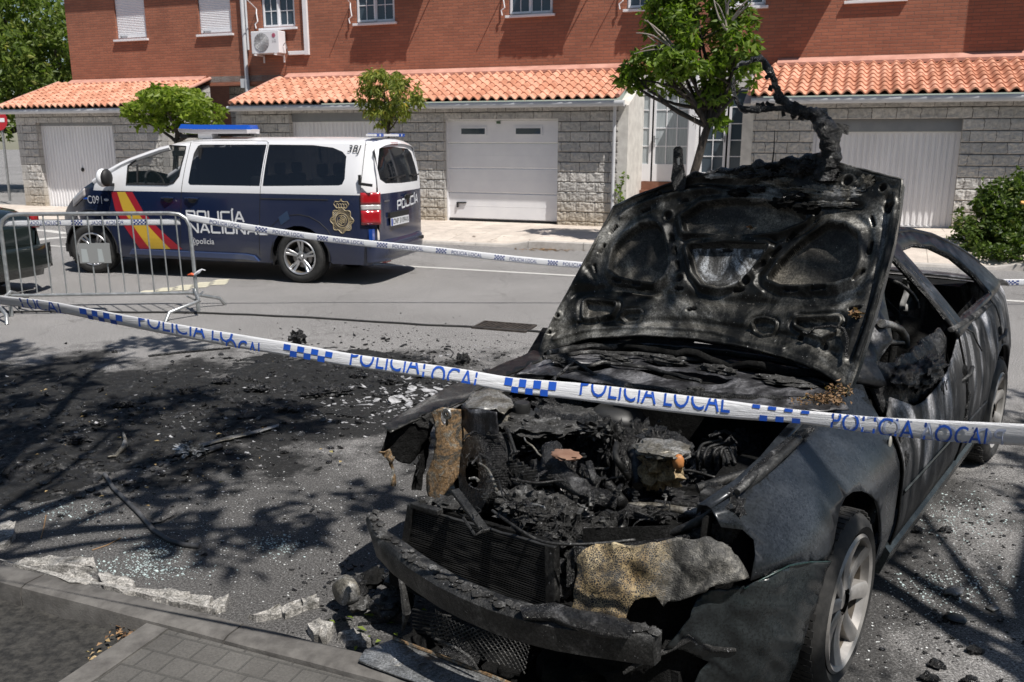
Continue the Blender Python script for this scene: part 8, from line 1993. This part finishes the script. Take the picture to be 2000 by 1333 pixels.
m = MB(); m.blob(tuple(PZ(582, 660, .08)), (.07, .05, .055), 0, .8, 4, 26, 9); o = m.build('charred_lump', M_['char'], None, smooth=60); tag(o, 'dark charred lump standing on the road above the near tape', 'charred lump')
m = MB(); m.blob(tuple(PZ(905, 650+52, .04)), (.05, .04, .05), 0, .7, 3, 22, 12); m.tube([PZ(880, 700, .0), PZ(886, 690, .04), PZ(878, 682, .07)], .006, 5); o = m.build('charred_lump', M_['char'], None, smooth=60); tag(o, 'dark charred lump on the road beside the far wing of the wreck', 'charred lump')
for k, (x, y, r_) in enumerate([(610, 770, .10), (660, 765, .12), (760, 745, .09), (500, 760, .10), (360, 765, .10), (240, 790, .09), (560, 800, .08), (430, 745, .08), (150, 860, .1), (700, 735, .08), (830, 735, .07)]):
    m = MB(); m.blob(tuple(PZ(x, y, .02)), (r_*.8, r_*.5, r_*.22), 0, .9, 4.5, 30, k+40); o = m.build('charred_lump', M_['char'], None, smooth=60); tag(o, 'low black charred heap within the burnt patch of road', 'charred lump', 'charred heaps in the burnt patch')
slab('metal_scrap', 'small bluish grey scrap of sheet metal on the ground right of the front wheel', 'scrap metal', [(1843, 1160), (1850, 1147), (1866, 1143), (1884, 1150), (1880, 1160), (1864, 1164), (1858, 1160)], .02, .004, 'steel_l')
slab('lens_scrap', 'dark curved lens fragment lying below the bluish metal scrap', 'fragment', [(1840, 1205), (1850, 1195), (1880, 1200), (1890, 1212), (1885, 1218), (1860, 1212)], .015, .006, 'wing_l')
slab('metal_scrap', 'flat grey scrap at the right edge below the fragments', 'scrap metal', [(1925, 1186), (1940, 1180), (1952, 1188), (1940, 1194)], .01, .004, 'steel_l')
for k, (x, y) in enumerate(((1905, 1270), (1830, 1298), (1815, 1325), (1895, 1360-30), (1790, 1035), (1848, 1035))):
    m = MB(); m.blob(tuple(PZ(x, y, .012)), (.03, .022, .016), 0, .7, 3, 16, k+70); o = m.build('charred_lump', M_['char'], None, smooth=60); tag(o, 'small black lump on the bare ground right of the front wheel', 'charred lump', 'small black lumps right of the wheel')
# red and white tape scrap at the barrier post
p = PZ(372, 535, .0); q = np.array(Q(bl, .42, -.03)); 
m = MB(); w0 = Vector(BL)+Vector(bd)*q[0]+Vector(bn)*q[1]+Vector((0, 0, q[2]))
m.tube([w0+Vector((-.07, 0, 0)), w0+Vector((-.02, -.01, .01)), w0], [.004, .018, .012], 6); o = m.build('tape_knot', pm('orange_red_tape', (.70, .12, .04), rough=.5), BA, world=True)
m = MB(); m.tube([w0, w0+Vector((.05, 0, .03)), w0+Vector((.09, 0, .06)), w0+Vector((.13, 0, .05))], [.012, .020, .010, .004], 6); m.build('tape_tail', M_['tape_w'], BA, world=True)
# ================================================================== dark car cut by the left edge, seen from its rear corner
PCA = PZ(-40, 560, 0); PCR = FROT
PC = thing('parked_car', 'rear corner of a dark car with a red tail light cut by the left edge', 'car', (-6.05, 10.15, 0), math.pi-.30)
# local x: forward (to the left of the photo), rear bumper at x=0
M_['dark_paint'] = car_paint('dark_green_paint', (.008, .013, .012), .14, .15, (.08, .08, .075))
def pcw(x): return .86-.22*max(0, (.35-x)/.35)**2.2
prof = [(0.0, .36), (-.01, .50), (.02, .62), (.05, .70), (.06, .82), (.10, .96), (.20, 1.02), (.45, 1.05), (.60, 1.07)]
def pcs(x, q):  # cross-section from left sill over the deck to right sill
    zt = float(np.interp(x, [0, .03, .10, .25, .6, 1.2, 1.9, 2.9, 3.5, 4.4], [.62, .80, .95, 1.02, 1.06, 1.36, 1.44, 1.40, 1.02, .75])); w = pcw(x); zs = min(zt-.02, .90)
    k = [(-w, .22), (-w-.02, .45), (-w-.01, .62), (-w+.02, .80), (-w+.06, zs), (-w*.72, zt-.02 if zt > 1.1 else zt-.01), (0, zt), (w*.72, zt-.02 if zt > 1.1 else zt-.01), (w-.06, zs), (w-.02, .80), (w+.01, .62), (w+.02, .45), (w, .22)]
    i = q*(len(k)-1); i0 = min(int(i), len(k)-2); t = i-i0; return (x, k[i0][0]*(1-t)+k[i0+1][0]*t, k[i0][1]*(1-t)+k[i0+1][1]*t)
m = MB(); XS = [0, .03, .07, .12, .2, .3, .45, .6, .9, 1.2, 1.6, 2.2, 2.9, 3.2, 3.5, 4.0, 4.4]; nv = 36; vs = [pcs(x, j/nv) for x in XS for j in range(nv+1)]; a = nv+1
m.add(vs, [(i*a+j, i*a+j+1, (i+1)*a+j+1, (i+1)*a+j) for i in range(len(XS)-1) for j in range(nv)])
m.grid(lambda u, v: ((lambda p: (p[0]-.10*math.sin(math.pi*u)*(.3+.7*math.sin(math.pi*min(v*1.2, 1))), p[1], .22+(p[2]-.22)*v))(pcs(0, u))), 24, 8)
m.build('body', M_['dark_paint'], PC, smooth=50, weld=True)
m = MB(); m.grid(lambda u, v: (-.10*math.sin(math.pi*(.06+.88*u))-.045+.10*(2*u-1)**4, -.84+1.68*u, .30+.30*v), 22, 5); m.build('bumper', M_['dark_paint'], PC, smooth=60, solid=.03)
for s_ in (-1, 1):
    m = MB(); m.grid(lambda u, v: (.03+.26*u*u, s_*(.60+.225*math.sin(u*1.5)), .80+.17*v-.03*u), 8, 4); m.build('tail_light', M_['lamp_red'], PC, smooth=60, solid=.05)
m = MB(); m.grid(lambda u, v: (.66+.50*v, -.60+1.2*u, 1.085+.25*v), 4, 4); m.build('rear_window', M_['tint'], PC, solid=.01)
for x in (.95, 3.6):
    for s_ in (-1, 1): wheel(PC, (x, s_*.74, .315), .315, .2, .2, 'double5', s_)

# ================================================================== loose pieces of a part become parts of their own
def split_loose(o):
    me = o.data; n = len(me.vertices); par_ = list(range(n))
    def find(a):
        while par_[a] != a: par_[a] = par_[par_[a]]; a = par_[a]
        return a
    for e in me.edges:
        a, b = find(e.vertices[0]), find(e.vertices[1])
        if a != b: par_[a] = b
    groups = {}
    for p in me.polygons: groups.setdefault(find(p.vertices[0]), []).append(p)
    if len(groups) < 2 or len(groups) > 24: return
    gs = list(groups.values())
    for k, ps in enumerate(gs):
        ids = sorted({v for p in ps for v in p.vertices}); ix = {v: i for i, v in enumerate(ids)}
        m2 = bpy.data.meshes.new(o.name.split('.')[0]); m2.from_pydata([me.vertices[i].co[:] for i in ids], [], [tuple(ix[v] for v in p.vertices) for p in ps])
        for mt in me.materials: m2.materials.append(mt)
        m2.polygons.foreach_set('material_index', [p.material_index for p in ps]); m2.polygons.foreach_set('use_smooth', [p.use_smooth for p in ps]); m2.update()
        if ps[0].use_smooth: m2.set_sharp_from_angle(angle=R(45))
        if k == 0: first = m2
        else:
            c = o.copy(); c.data = m2; COL.objects.link(c)
    o.data = first
for o in list(COL.objects):
    if o.type == 'MESH' and o.parent is not None and o.name.split('.')[0] in ('radiator_frame', 'hanging_strip', 'door_frame', 'door_rail', 'door_handle', 'pillar', 'wheel_arch', 'light_bar_bracket', 'wiper', 'bracket', 'bolt', 'vent', 'seat_frame', 'downpipe', 'duct', 'melted_drip', 'charred_seal', 'charred_mirror', 'door_jamb', 'steps', 'washer_hose', 'melted_tank', 'hinge', 'pressed_ring', 'plate_panel', 'charred_wire', 'body_trim', 'melted_clip'):
        split_loose(o)
